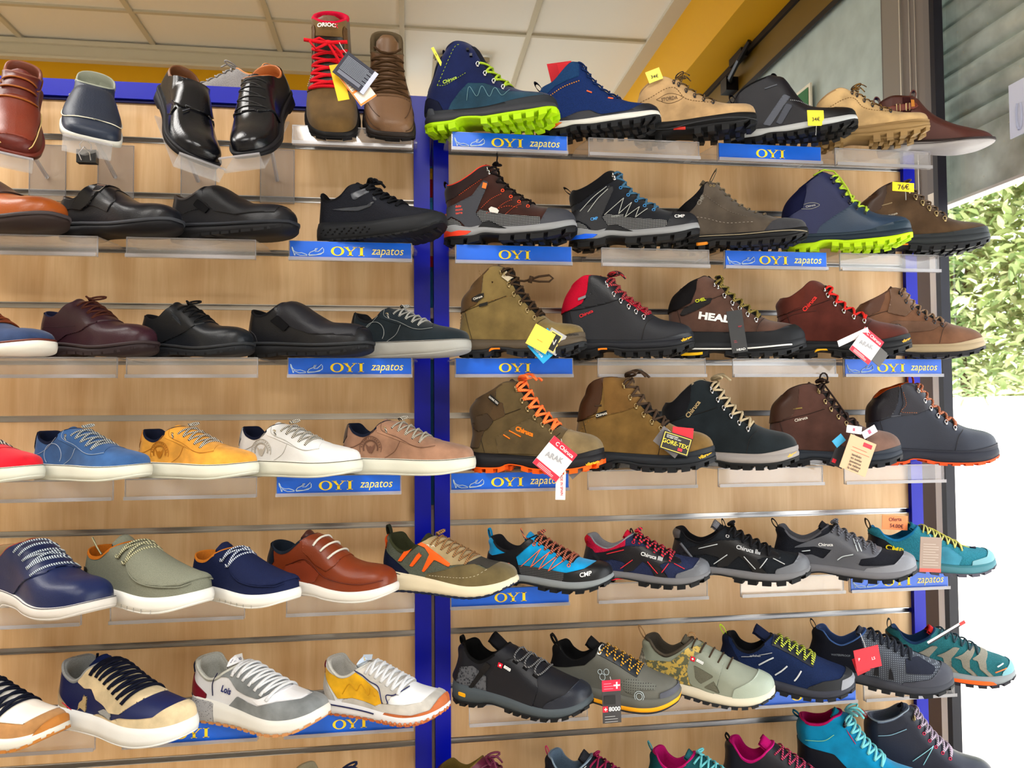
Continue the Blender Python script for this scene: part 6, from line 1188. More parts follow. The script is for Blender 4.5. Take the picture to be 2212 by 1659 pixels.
holder(R_, p, .295, 'clear angled holder with toe lip under the polished black oxford')
sh, R_, p = tipped('olive brown safety boot with red laces and red lining, tipped forward on the top row', 'boot', 712, 318, -.126, .298, 90, 56, 0, 'mid', SU(104, 82, 52), 'work_boot', toe_p=2.5, rh=.22, wid=1.06, sc_z=.84, mods=dict(vamp=68))
sh.upper(); sh.lining(FA(208, 12, 60), pad=.03); lug(sh, RU(34, 34, 36), RU(28, 28, 32), mh=.3, n=11); RL = FA(222, 30, 44); sh.strip('eyestay', LE(92, 68, 46), .03, .075, .0, 1.0, .006); sh.strip('tongue_ridge', LE(40, 36, 32), -.03, .03, .02, .8, .004)
sh.laces(RL, 6, .045, .03, .62, .011, bow=False); sh.tongue(LE(104, 76, 56), .055, w=.10, t0=.6); sh.eyelets(GUN, 6, .055, .03, .72, 'ring')
c, N_ = sh.ridge(.70, 0, .05); mb = MB().use(RL); fw = np.array([N_[0], 0, N_[2]])
mb.tube([c+np.array([0, y, 0])+fw*.01 for y in (-.03, 0, .03)], [.016, .02, .016], 6)
for sd, le in ((1, .15), (-1, .14)): mb.tube([c+np.array([.0, -.02+sd*y, .10*y])+fw*(.02+.0*y) for y in np.linspace(0, le, 5)], .012, 6)
mb.tube([c+np.array([0, .02, 0])+fw*.02, c+np.array([.04, .08, -.04])+fw*.01, c+np.array([.08, .11, -.10]), c+np.array([.13, .10, -.13]), c+np.array([.08, .06, -.06])+fw*.01, c+fw*.02], .010, 6); mb.tube([c+np.array([0, .0, 0])+fw*.02, c+np.array([.05, -.08, -.02])+fw*.02, c+np.array([.03, -.12, .02]), c+np.array([-.02, -.06, .02]), c+fw*.02], .010, 6)
sh.finish(mb, 'lace_bow', smooth=True)
def ridge_text(sh, txt, t, h, m, off, name='lettering', dy=0.0):
    v, f = text_mesh(txt, .03); c, N_ = sh.ridge(t, 0, off); d = np.array([-N_[2], 0, N_[0]])
    if d[2] < 0: d = -d
    n = np.array([N_[0], 0, N_[2]]); link(name, sh.warp([c+np.array([0, a*h*1.0+dy, 0])+d*b*h-n*.5*(a*h+dy)**2/.16 for a, b in v]), f, m, sh.root)
ridge_text(sh, 'ORIOC', .95, .030, PL(236, 232, 224), .020, dy=-.012); ridge_text(sh, 'X', .95, .030, PL(196, 30, 60), .020, dy=.052)
for sd in (1, -1): sh.line([(60, 20), (54, 28), (50, 34)], PL(214, 200, 180), .003, 'side_dashes', .007, sides=(sd,), dash=1)
sh, R_, p = tipped('plain brown leather walking shoe, tipped forward beside the blue post, top row', 'shoe', 838, 323, -.132, .298, 87, 52, 0, 'low', LE(112, 84, 62, r=.45), 'walking_shoe', toe_p=2.7, rh=.2, mods=dict(rim=[(3.5, 38), (9, 37.5), (15, 34), (23, 32), (31, 35), (38, 38), (43, 40)], front=[(99, 10), (99.5, 14), (97.5, 18.5), (92, 21), (84, 23), (76, 25), (68, 28), (60, 32), (52, 36), (47, 39), (43, 40)]))
sh.upper(); sh.lining(FA(96, 82, 62), pad=.03); lug(sh, RU(46, 40, 38), RU(30, 28, 30), mh=.3, n=11); sh.strip('eyestay', LE(96, 70, 48), -.02, .055, .0, .98, .006); lm = FA(74, 54, 36); sh.laces(lm, 5, .045, .08, .9, .0085, 'x', bow=False, bar=True); sh.tongue(LE(104, 78, 56), .14, w=.085, t0=.5)
for a in ([(92, 20), (80, 20), (66, 20), (56, 22), (46, 26)], [(98, 14), (86, 14), (72, 14), (60, 16), (48, 22)]): sh.line(a, PL(70, 52, 40), .0022, 'seam', .004)
mb = MB().use(mat('plain', (40, 38, 36)))
for t, h in ((1.32, .012), (1.18, .004), (1.10, .004)):
    c, N_ = sh.ridge(t, 0, .004); n = np.array([N_[0], 0, N_[2]]); mb.tube([c+np.array([0, y, 0])-n*.5*y*y/.085 for y in np.linspace(-.042, .042, 7)], h, 6, flat=.5)
sh.finish(mb, 'tongue_label'); c, N_ = sh.ridge(.97, 0, .012); mb = MB().use(lm)
for sd in (-1, 1): mb.tube([c, c+np.array([0, sd*.05, .0])+N_*.01, c+np.array([-.02, sd*.095, .03])], .008, 6)
sh.finish(mb, 'lace_end', smooth=True)

# ================================================================== LEFT UNIT, SECOND ROW
def shoe(label, row, xl, xr, shape, up, lining, yaw=24, yc=-.125, name='dress_shoe', cat='shoe', **kw):
    sh = mk(label, cat, row, xl, xr, shape, up, yaw=yaw, yc=yc, name=name, **kw); sh.upper(); sh.lining(lining, pad=.014); return sh
sh = shoe('cognac leather strap shoe with dark brown collar, cut by the left edge, second row', 2, -150, 135, 'derby', LE(150, 78, 36, r=.3), LE(70, 44, 32), sc_z=1.08); dress(sh, RU(54, 44, 42), RU(70, 64, 66)); sh.patch('strap_quarter', [(-4, 6), (30, 8), (50, 14), (60, 20), (70, 24), (64, 40), (-4, 50)], LE(62, 38, 30), .010)
sh = shoe('black leather shoe with silver buckle strap, second row', 2, 127, 385, 'derby', LE(30, 31, 36, r=.3), LE(40, 34, 34), sc_z=1.1); dress(sh, RU(26, 26, 30), RU(64, 66, 72)); sh.patch('strap', [(18, 20), (28, 18), (36, 22), (44, 32), (50, 44), (34, 44), (30, 34)], LE(26, 27, 32, r=.25), .014); sh.patch('side_flap', [(8, 18), (26, 22), (40, 20), (54, 14), (60, 22), (44, 42), (30, 34), (14, 28), (2, 26)], LE(26, 27, 32, r=.35), .006)
mb = MB().use(CHROME); c, N_ = sh.ridge(.72, .055, .016); c2, _ = sh.ridge(.95, .06, .016); c3, _ = sh.ridge(.97, .02, .016); c4, _ = sh.ridge(.74, .018, .016); mb.tube([c, c2, c3, c4], .0055, 5, closed=True); sh.finish(mb, 'buckle')
sh = shoe('black leather slip-on shoe with chunky cut sole, second row', 2, 368, 637, 'slip', LE(30, 31, 36, r=.36), LE(44, 34, 32), sc_z=1.12); dress(sh, RU(28, 28, 31), RU(46, 48, 54), n=12); sh.patch('vamp_apron', [(34, 27), (44, 18), (64, 13), (92, 14), (96, 40), (30, 44)], LE(26, 27, 32, r=.5), .007); sh.line([(14, 17), (24, 20), (36, 21)], PL(16, 16, 20), .003, 'seam', .004, dash=1)
sh.patch('elastic_gore', [(26, 24), (30, 28), (40, 20), (36, 17)], FA(20, 20, 24), .009)
sh = mk('all black mesh running shoe with glossy curved side mark, second row beside the blue post', 'sneaker', 2, 677, 960, 'run', ME(36, 38, 46), yaw=22, yc=-.125, name='running_shoe', mods=dict(rim=[(6, 38), (9, 34), (14, 30), (20, 30), (26, 33), (32, 39), (39, 42)], back=[(5, 13), (5, 17), (5.5, 23), (6, 30), (6, 35), (6, 38)], front=[(98, 14), (98.5, 17), (96.5, 19), (91, 20.5), (84, 22), (76, 24), (68, 27), (60, 31), (52, 36), (46, 40), (39, 42)], top=[(0, 13.5), (10, 13), (30, 12), (50, 11), (70, 11.5), (84, 13), (95, 16), (100, 18)], bot=[(0, 4), (6, 0), (25, 0), (45, 0), (60, 0), (75, 1), (88, 4), (100, 11)]))
sh.upper(); sh.lining(FA(24, 25, 30)); cup(sh, RU(36, 38, 42), RU(24, 25, 28), bulge=.018); sh.patch('side_mark', [(18, 23), (28, 21.5), (40, 20.5), (50, 23), (54, 28), (50, 30.5), (52, 27), (47, 24), (38, 23.5), (28, 23.5)], mat('gloss', (60, 64, 72), .2), .006, sides=(1,)); sh.patch('overlay', [(34, 33), (44, 37), (48, 34), (36, 28)], mat('gloss', (70, 74, 84), .3), .006, sides=(1,))
mb, nm = sh.lugs('tread', RU(26, 27, 30), 18, .012, fl=.018, inner=True, frac=.6); sh.finish(mb, nm); mb = MB().use(RU(18, 18, 20)); G, N_ = sh.SG['midsole']
for k in range(26): x_ = .04+.018*k; y_ = float(np.interp(x_, G[:, 0, 0], -G[:, 1, 1])); z_ = .045+.035*((k*7) % 3)/2; mb.tube([(x_, -y_-.002, z_), (x_+.012, -y_-.004, z_+.002)], .006, 5)
sh.finish(mb, 'sole_dimples'); sh.laces(FA(24, 25, 30), 6, .045, .04, .92, .010, bowsize=.9); sh.tongue(ME(30, 32, 38), .05)

# ================================================================== LEFT UNIT, THIRD ROW
sh = shoe('navy suede shoe with thick white sole, cut by the left edge, third row', 4, -150, 108, 'derby', SU(50, 64, 96), LE(150, 90, 50), name='casual_shoe'); sh.sole_layer('welt', LE(96, 50, 40), lambda x: sh.zt(x)+.030, lambda x: sh.zt(x)+.014, (0, .010, .012, .010)); sh.sole_layer('sole', RU(226, 222, 212), lambda x: sh.zt(x)+.015, lambda x: sh.zb(x), (0, .014, .016, .010)); sh.laces(LE(120, 60, 36), 4, .04, .1, .9, .009, bowsize=.5, tail=False); sh.tongue(SU(40, 50, 80), .03)
BUR = LE(54, 32, 40, r=.34)
sh = shoe('dark burgundy leather derby shoe with brown laces, third row', 4, 88, 330, 'derby', BUR, FA(40, 44, 72), sc_z=1.22, yaw=27); dress(sh, RU(46, 36, 38), RU(58, 48, 50), n=11); sh.patch('quarter', [(-4, 6), (18, 8), (34, 16), (50, 18), (60, 22), (70, 27), (50, 60), (-4, 50)], BUR, .007); sh.line([(22, 8), (14, 16), (10, 22), (26, 22), (44, 22)], PL(36, 20, 26), .0025, 'seam', .006); sh.laces(FA(78, 44, 34), 4, .042, .2, .85, .008, bowsize=.9, tail=False); sh.tongue(BUR, .05, w=.085)
sh = shoe('black leather derby shoe with ribbed side tab, third row', 4, 305, 540, 'derby', LE(30, 33, 38, r=.34), FA(32, 32, 36), sc_z=1.22, yaw=28); dress(sh, RU(32, 34, 38), RU(48, 50, 54), n=11); sh.patch('quarter', [(-4, 6), (18, 8), (36, 14), (54, 19), (66, 26), (50, 60), (-4, 50)], LE(28, 30, 34, r=.4), .007); sh.laces(FA(24, 24, 26), 4, .042, .15, .85, .008, bowsize=.8, tail=False); sh.tongue(LE(28, 30, 34), .06, w=.085)
for k in range(3): sh.line([(36+k*1.6, 36-k*2.4), (46+k*1.4, 28-k*2.0)], LE(50, 54, 60, r=.3), .0035, 'ribbed_tab', .010, sides=(1,))
sh = shoe('black leather slip-on shoe with elastic gore, third row', 4, 535, 800, 'slip', LE(30, 31, 35, r=.34), FA(26, 26, 30), sc_z=1.16, yaw=24); dress(sh, RU(28, 29, 32), RU(48, 50, 54), n=12); sh.patch('vamp_apron', [(32, 27), (46, 20), (62, 15), (94, 13), (96, 46), (30, 48)], LE(32, 33, 40, r=.5), .006); sh.patch('elastic_gore', [(26, 26), (33, 30), (43, 22), (38, 18)], FA(22, 22, 26), .009); sh.line([(16, 8), (13, 16), (8, 20)], PL(56, 56, 60), .002, 'seam', .004)
STL = ST((214, 206, 188), (26, 30, 46), 120)
def court(label, row, xl, xr, up, heel, lining, sole, yaw=27, circ='emblem', stitch=None, lace=None, emb=None, yc=-.13, **kw):
    sh = shoe(label, row, xl, xr, 'court', up, lining, name='sneaker', cat='sneaker', yaw=yaw, yc=yc, sc_z=1.12, **kw); cup(sh, sole, line=PL(90, 88, 84)); st = stitch
    sh.patch('heel_tab', [(-4, 22), (3, 22), (8, 27), (9, 50), (-4, 50)], heel, .006); sh.patch('side_facing', [(30, 44), (32, 30), (44, 26), (56, 22), (66, 19), (76, 20), (60, 46), (40, 50)], up, .004)
    sh.line([(34, 37), (36, 31), (48, 26.5), (60, 21), (68, 19.5), (76, 20.5)], st, .0016, 'stitching', .007, sides=(1,)); sh.line([(3, 21), (10, 19), (20, 23), (30, 32)], st, .0016, 'stitching', .004, sides=(1,)); sh.line([(50, 24), (46, 17), (38, 12)], st, .0016, 'stitching', .004, sides=(1,))
    if circ:
        cx, cz, r_ = 27, 19, 8.4
        for q in ((1, .62, .70) if circ == 'emblem' else (1,)): sh.line([(cx+r_*q*math.cos(a), cz+r_*q*math.sin(a)) for a in np.linspace(-.35 if circ == 'emblem' else -.6, 3.5 if circ == 'emblem' else 3.9, 14)], emb or st, .0022, 'round_emblem', .0045, sides=(1,))
        if circ == 'emblem':
            for a in np.linspace(.1, 3.0, 13): sh.line([(cx+r_*.80*math.cos(a), cz+r_*.80*math.sin(a)), (cx+r_*.90*math.cos(a), cz+r_*.90*math.sin(a))], emb, .003, 'emblem_mark', .0045, sides=(1,))
            sh.patch('eagle_emblem', [(cx-4, cz+3.5), (cx-1.2, cz+.8), (cx, cz+1.6), (cx+1.2, cz+.8), (cx+4, cz+3.5), (cx+2.6, cz-1), (cx+1, cz-3.6), (cx-1, cz-3.6), (cx-2.6, cz-1)], emb, .0045, sides=(1,))
    sh.laces(lace or STL, 5, .045, .06, .8, .0075, bowsize=.55, tail=False); sh.eyelets(BRASS, 5, .05, .06, .98, 'ring', which=(4,)); sh.tongue(up, .035); c, N_ = sh.ridge(.96, .052, .01); mb = MB().use(lace or STL); mb.tube([c, c+N_*.012+np.array([.012, 0, -.01]), c+np.array([.014, -.004, -.03])], .006, 6); sh.finish(mb, 'lace_knot', smooth=True); return sh
court('dark nubuck sneaker with grey sole and stitched circle, third row across the blue post', 4, 755, 1012, SU(34, 42, 48), LE(30, 32, 36), FA(30, 32, 36), RU(164, 164, 160), circ='c', stitch=PL(150, 156, 156), lace=ST((200, 200, 196), (24, 26, 30), 120), yaw=23)

# ================================================================== LEFT UNIT, FOURTH ROW
W_ = RU(222, 222, 208)
court('red suede sneaker with white sole, cut by the left edge, fourth row', 6, -165, 83, SU(214, 34, 50), SU(190, 30, 44), FA(60, 20, 30), W_, circ=None, stitch=PL(170, 30, 40))
court('blue suede sneaker with white sole and striped laces, fourth row', 6, 72, 316, SU(62, 96, 146), FA(30, 36, 56), FA(26, 34, 58), W_, circ='c', stitch=PL(170, 186, 206), lace=ST((190, 190, 180), (60, 76, 96), 120))
court('mustard yellow suede sneaker with eagle emblem and white sole, fourth row', 6, 299, 549, SU(226, 160, 66), SU(220, 152, 60), FA(30, 36, 56), W_, stitch=PL(186, 120, 40), emb=PL(176, 112, 36))
court('white leather sneaker with embossed round emblem, fourth row', 6, 514, 775, mat('leather', (222, 222, 222), .55), LE(160, 166, 172), FA(24, 30, 50), W_, stitch=PL(176, 174, 168), emb=PL(178, 172, 162))
court('taupe pink suede sneaker with dark brown heel tab, fourth row across the blue post', 6, 739, 1022, SU(160, 122, 100), SU(88, 68, 56), FA(26, 34, 52), W_, stitch=PL(104, 74, 60), emb=PL(112, 80, 66), yaw=23)

# ================================================================== LEFT UNIT, FIFTH ROW
NV = LE(30, 40, 76, r=.38)
sh = shoe('navy leather derby with striped laces, white sole and tan lining, fifth row left edge', 8, -25, 228, 'derby', NV, LE(196, 168, 130), name='casual_shoe', yaw=36, yc=-.15, sc_z=1.16, toe_p=2.5, wid=1.05); cup(sh, RU(212, 206, 200), line=PL(60, 64, 80)); sh.patch('quarter', [(-4, 6), (40, 10), (48, 16), (56, 20), (66, 24), (54, 50), (-4, 50)], NV, .007); sh.patch('heel_tab', [(4, 16), (9, 16), (9, 22), (4, 21)], LE(130, 62, 40), .010, sides=(1,)); sh.collar_line(LE(150, 50, 34), .007); sh.laces(ST((196, 206, 210), (40, 46, 80), 130), 5, .055, .1, .95, .009, 'bar', bow=False); sh.tongue(LE(140, 70, 50), .03, w=.08); sh.laces(ST((196, 206, 210), (40, 46, 80), 130), 2, .055, .3, .55, .008, 'x', bow=False)
def heyd(label, xl, xr, up, lining, lace, tab, yaw, mark=(226, 226, 220)):
    sh = shoe(label, 8, xl, xr, 'moc', up, lining, name='canvas_moccasin', yaw=yaw, yc=-.15, sc_z=1.22, toe_p=2.5, wid=1.06); cup(sh, RU(232, 230, 224), bulge=.015); mb = MB().use(PL(150, 148, 144)); G, N_ = sh.SG['midsole']
    for x_ in np.arange(.12, .82, .075): y_ = float(np.interp(x_, G[:, 0, 0], -G[:, 1, 1])); mb.tube([(x_, -y_-.001, .012), (x_+.003, -y_-.002, .034)], .0022, 4)
    sh.finish(mb, 'sole_notches'); sh.patch('apron', [(44, 44), (52, 26), (60, 21), (70, 18), (84, 17), (94, 17.5), (99, 21), (96, 50)], up, .010); sh.line([(48, 34), (54, 24.5), (62, 20), (72, 17.6), (84, 16.6), (94, 17), (97, 18.5)], up, .005, 'apron_seam', .008); sh.tongue(up, .08, w=.085, t0=.6)
    sh.laces(lace, 2, .075, .35, .72, .008, 'x', bow=False, bar=True, off=.012); sh.patch('side_tab', [(9, 19), (13, 18.5), (13, 22.5), (9, 23)], LE(*tab), .008, sides=(1,))
    for t in (.35, .72):
        c, N_ = sh.ridge(t, .078, .006); mb = MB().use(lace); mb.tube([c, c+np.array([-.025, -.004, -.004]), c+np.array([-.03, .0, .012])], .0085, 6); sh.finish(mb, 'lace_end', smooth=True)
    c, N_ = sh.ridge(1.12, 0, .004); mb = MB().use(PL(*mark))
    d = np.array([-N_[2], 0, N_[0]]); d = d if d[2] > 0 else -d
    for k in range(5): mb.tube([c+d*(.008*k-.03)+np.array([0, y, 0]) for y in (-.012, .006)], .0028, 4)
    sh.finish(mb, 'tongue_mark'); return sh
sh = heyd('grey green canvas moccasin with speckled cord laces and orange lining, fifth row', 182, 443, FA(134, 136, 120), FA(196, 112, 36), ST((190, 186, 150), (90, 90, 70), 110), (34, 34, 36), 33)
mb = MB().use(ST((190, 186, 150), (90, 90, 70), 110)); mb.tube([(.17, -.06, .30), (.12, -.06, .34), (.06, -.05, .40)], .006, 6); sh.finish(mb, 'lace_end')
heyd('navy canvas moccasin with white flecked laces and orange lining, fifth row', 414, 635, FA(32, 40, 74), FA(206, 124, 46), ST((210, 214, 216), (30, 50, 100), 110), (60, 64, 70), 37)
sh = shoe('cognac leather shoe with black heel tab, white laces and white sole, fifth row', 8, 577, 852, 'derby', LE(118, 54, 30, r=.36), FA(34, 42, 54), name='casual_shoe', yaw=27, yc=-.14, sc_z=1.25, toe_p=2.5); cup(sh, RU(226, 222, 216)); sh.patch('heel_tab', [(-4, 22), (8, 20), (12, 24), (9, 50), (-4, 50)], LE(30, 36, 46), .008); sh.patch('side_panel', [(22, 22), (38, 26), (50, 18), (46, 12), (30, 8), (16, 8)], LE(128, 58, 38), .004, sides=(1,)); sh.line([(22, 22), (38, 27), (51, 18), (60, 15), (80, 13), (96, 15)], PL(96, 40, 26), .003, 'seam', .005, sides=(1,)); sh.patch('facing', [(34, 44), (36, 32), (46, 24), (56, 20), (62, 24), (64, 30), (46, 50)], LE(118, 54, 30, r=.36), .007)
sh.laces(FA(226, 222, 210), 3, .05, .25, .75, .011, 'bar', bow=False, flat=.7, off=.012); sh.eyelets(BRASS, 3, .052, .3, .96, 'hole', which=(2,)); sh.tongue(LE(70, 40, 34), .06)

# ================================================================== LEFT UNIT, SIXTH ROW
def runner(label, xl, xr, up, lining, mid, out, yaw=26, row=10, shape='run', yc=-.145, **kw):
    sh = mk(label, 'sneaker', row, xl, xr, shape, up, yaw=yaw, yc=yc, name='sneaker', **kw); sh.upper(); sh.lining(lining, pad=.03); cup(sh, mid, out, bulge=.017); mb, nm = sh.lugs('tread', out, 18, .014, fl=.019, inner=False, frac=.6); sh.finish(mb, nm); return sh
sh = runner('tan suede and white runner with gum sole, cut by the left edge, sixth row', -150, 134, SU(176, 130, 84), FA(206, 200, 190), RU(224, 220, 210), RU(190, 124, 60)); sh.patch('toe_panel', [(62, 14), (70, 18), (86, 17), (93, 22), (86, 30), (72, 30), (66, 24)], LE(222, 214, 204), .005); sh.laces(FA(24, 28, 44), 7, .055, .03, .98, .014, 'x', bow=False, flat=.6); sh.strip('tongue_ridge', LE(214, 210, 204), -.03, .03, .0, .98); sh.tongue(LE(206, 204, 200), .04); sh.patch('toe_bumper', [(90, 4), (92, 10), (97, 18), (120, 24), (120, 0)], RU(190, 124, 60), .012)
sh = mk('beige and navy low sneaker with kangaroo style embroidery and white sole, sixth row', 'sneaker', 10, 126, 410, 'court', LE(26, 38, 84, r=.5), yaw=32, yc=-.15, sc_z=1.2, toe_p=2.5); sh.root['label'] = 'beige and navy low sneaker with leaping animal embroidery and white sole, sixth row'; sh.upper(); sh.lining(FA(160, 164, 166), pad=.03); cup(sh, RU(228, 228, 226), bulge=.016); BG = SU(206, 186, 150)
sh.patch('mudguard', [(38, 2), (38, 12), (44, 14), (58, 13), (66, 16), (80, 17), (88, 18), (92, 22), (120, 30), (120, 0)], BG, .006); sh.patch('eyestay', [(26, 30), (32, 27), (38, 28), (42, 22), (50, 20), (56, 17), (66, 18), (76, 26), (50, 60), (32, 44)], BG, .007); sh.patch('heel_counter', [(-4, 6), (22, 8), (16, 14), (5, 22), (3, 28), (-4, 28)], SU(190, 160, 116), .006); sh.patch('grey_panel', [(43, 15), (50, 18), (58, 18), (57, 13)], FA(170, 172, 172), .005); sh.line([(12, 16), (24, 11.5), (36, 10)], PL(200, 40, 60), .003, 'red_trim', .006)
sh.patch('animal_embroidery', [(24, 11), (26, 15), (27, 18), (30, 20), (31, 23.5), (32, 22), (34, 23), (33.5, 20.5), (33, 18), (33, 14), (31, 12), (31, 15), (29, 13.5), (29, 16), (26.5, 14)], FA(200, 176, 130), .007, sides=(1,)); sh.laces(FA(22, 26, 44), 8, .058, .0, .98, .0155, 'bar2', bow=False, flat=.6, off=.012); sh.tongue(FA(32, 46, 96), .06, w=.085); sh.collar_line(FA(170, 172, 174), .009); mb = MB().use(FA(22, 26, 44)); mb.tube([(.22, .02, .28), (.26, 0, .36), (.27, 0, .44)], .008, 6); sh.finish(mb, 'lace_end')
sh = runner('white runner with Lois lettering, grey suede trim and dark red heel, sixth row', 415, 702, LE(222, 222, 226, r=.6), FA(196, 198, 192), RU(224, 222, 216), RU(196, 138, 90), yaw=29, mods=dict(top=[(0, 15), (10, 15), (30, 13), (50, 10.5), (70, 9), (84, 10), (95, 13), (100, 16)]))
GS = SU(124, 128, 130); sh.patch('mudguard', [(30, 4), (36, 12), (44, 20), (54, 18), (62, 17), (74, 20), (88, 21), (94, 26), (120, 34), (120, 2)], GS, .006); sh.patch('eyestay', [(22, 37), (27, 31), (36, 31), (44, 24), (52, 22), (62, 21), (74, 27), (60, 46), (40, 50), (30, 44)], GS, .007); sh.patch('toe_panel', [(58, 20), (66, 22), (78, 26), (92, 24), (88, 21.5), (74, 20.5), (63, 17.5)], LE(226, 226, 230), .005)
sh.patch('heel_counter', [(-4, 14), (18, 15), (19, 18), (10, 24), (4, 29), (-4, 29)], LE(120, 26, 44), .007); sh.patch('heel_tab', [(-4, 29), (4, 29), (8, 31), (6, 42), (-4, 42)], LE(34, 36, 66), .008); sh.patch('heel_clip', [(-6, 12), (20, 11), (16, 14), (0, 17), (-6, 17)], RU(40, 44, 62), .014); sh.line([(28, 33), (24, 26), (24, 18)], PL(40, 40, 70), .0035, 'navy_piping', .006, sides=(1,)); sh.text('Lois', 35, 23, 4.6, PL(36, 44, 104), -10, shear=.25, sx=.8, bold=.03)
sh.sole_patch('midsole', [(-5, -1), (26, -1), (25, 14), (-5, 16)], mat('speckle', (160, 160, 162), None, (90, 90, 92), 320)); sh.laces(FA(232, 234, 238), 7, .055, .04, .98, .0135, 'bar2', bow=False, flat=.7, off=.012); sh.tongue(LE(206, 206, 204), .07, w=.08, t0=.6); sh.collar_line(FA(206, 206, 198), .010); sh.patch('tongue_label', [(34, 37), (40, 39), (39, 44), (33, 42)], LE(226, 226, 230), .016, sides=(1,)); sh.text('1962', 36.5, 40.2, 1.8, PL(36, 40, 80), 14, off=.022)
sh = runner('yellow and white runner with gum studs, sixth row by the blue post', 698, 965, LE(228, 230, 234, r=.6), FA(206, 204, 198), RU(222, 222, 226), RU(186, 104, 62), yaw=27, mods=dict(top=[(0, 10), (10, 9.5), (30, 8.5), (50, 7), (70, 6.5), (84, 8), (95, 11), (100, 14)], bot=[(0, 3), (8, 0), (25, 0), (45, 0), (60, 0), (75, .5), (88, 3), (100, 9)]))
GL = SU(190, 186, 180); YE = SU(228, 172, 36); sh.patch('quarter_panel', [(4, 30), (10, 22), (18, 12), (24, 13), (32, 14), (46, 12), (54, 10), (58, 14), (52, 22), (32, 33), (26, 29), (14, 29), (6, 33)], YE, .005); sh.patch('mudguard', [(20, 5), (22, 12), (30, 14), (40, 13), (50, 11), (56, 14), (74, 15), (86, 17), (94, 24), (120, 30), (120, 2)], GL, .007); sh.patch('heel_counter', [(-4, 4), (18, 6), (14, 14), (6, 26), (-4, 30)], GL, .006); sh.patch('heel_tab', [(-4, 28), (5, 28), (6, 36), (-4, 38)], LE(130, 24, 50), .008); sh.patch('eyestay', [(31, 42), (33, 34), (52, 24), (56, 15), (60, 14), (64, 20), (72, 24), (62, 44), (40, 50)], GL, .008)
sh.line([(32, 34), (44, 28), (53, 24), (57, 14)], PL(30, 34, 84), .004, 'navy_piping', .010, sides=(1,)); sh.line([(73, 24), (66, 20.5), (60, 20), (62, 15)], PL(30, 34, 84), .004, 'navy_piping', .010, sides=(1,)); sh.line([(0, 8.5), (24, 7.5), (50, 6)], PL(30, 34, 84), .005, 'navy_sole_line', .022); sh.line([(22, 16), (28, 24), (34, 20), (38, 25), (44, 18), (46, 23), (50, 18)], PL(200, 146, 24), .003, 'embossed_mark', .007, sides=(1,)); sh.patch('toe_bumper', [(56, 0), (58, 8), (80, 8.5), (92, 12), (97, 20), (120, 26), (120, -4)], RU(190, 106, 64), .013)
sh.laces(FA(232, 234, 238), 7, .05, .06, .96, .012, 'x', bow=False); sh.tongue(LE(196, 206, 214), .07, w=.08); sh.collar_line(FA(214, 212, 206), .011)
G, N_ = sh.SG['outsole']; mb = MB().use(RU(196, 116, 72)); P_, Nn = sh.outline(120); d_ = np.r_[0, np.cumsum(np.linalg.norm(np.diff(P_, axis=0), axis=1))]; d_ /= d_[-1]
for t in np.linspace(.55, .99, 14):
    q = np.array([np.interp(t, d_, P_[:, 0]), np.interp(t, d_, P_[:, 1])]); nn = np.array([np.interp(t, d_, Nn[:, 0]), np.interp(t, d_, Nn[:, 1])]); z_ = float(sh.zb(q[0]))+.022; a = q+nn*.014; b_ = q+nn*.028
    mb.tube([(a[0], a[1], z_), (b_[0], b_[1], z_-.004)], .011, 7)
sh.finish(mb, 'gum_studs', smooth=True); sh.text('S', 36.5, 41, 2.4, PL(226, 190, 40), 10, off=.05)
sh.patch('tongue_label', [(33, 38), (41, 40), (42, 44), (34, 43)], LE(190, 204, 224), .02, sides=(1,))
# bottom row, only a sliver of collar shows
sh = runner('beige shoe with navy and white tongue at the bottom edge below the left unit signs', 628, 900, LE(196, 184, 150), FA(186, 176, 146), RU(220, 218, 210), RU(60, 60, 66), row=12, yaw=30, sc_z=1.15); sh.tongue(LE(220, 222, 226), .06); sh.laces(FA(40, 44, 70), 5, .05, .05, .95, .009)
# grey shoe on the rear shelf, seen over the blue top rail
root = thing('rear_shelf', 'narrow board on the back of the left unit behind the blue rail', 'shelf', (-.38, .18, 2.276)); mb = MB().use(WOOD); mb.box(-.5, .5, -.10, .14, -.018, 0); mb.build('board', root); mb = MB().use(BLUE); mb.box(-.48, -.46, -.10, .1, -.08, -.018); mb.box(.44, .46, -.10, .1, -.08, -.018); mb.build('bracket', root)
sh = mk('light grey knit shoe with orange edging standing behind the blue top rail', 'sneaker', 0, 0, 0, 'run', ME(150, 148, 148), name='sneaker', pos=(-.43, .18, 2.2775), L=.27, yaw=196); sh.upper(); sh.lining(FA(180, 176, 170)); cup(sh, RU(206, 204, 202)); sh.collar_line(PL(220, 150, 100), .006); sh.tongue(ME(160, 158, 158), .03); sh.laces(FA(170, 168, 166), 5)
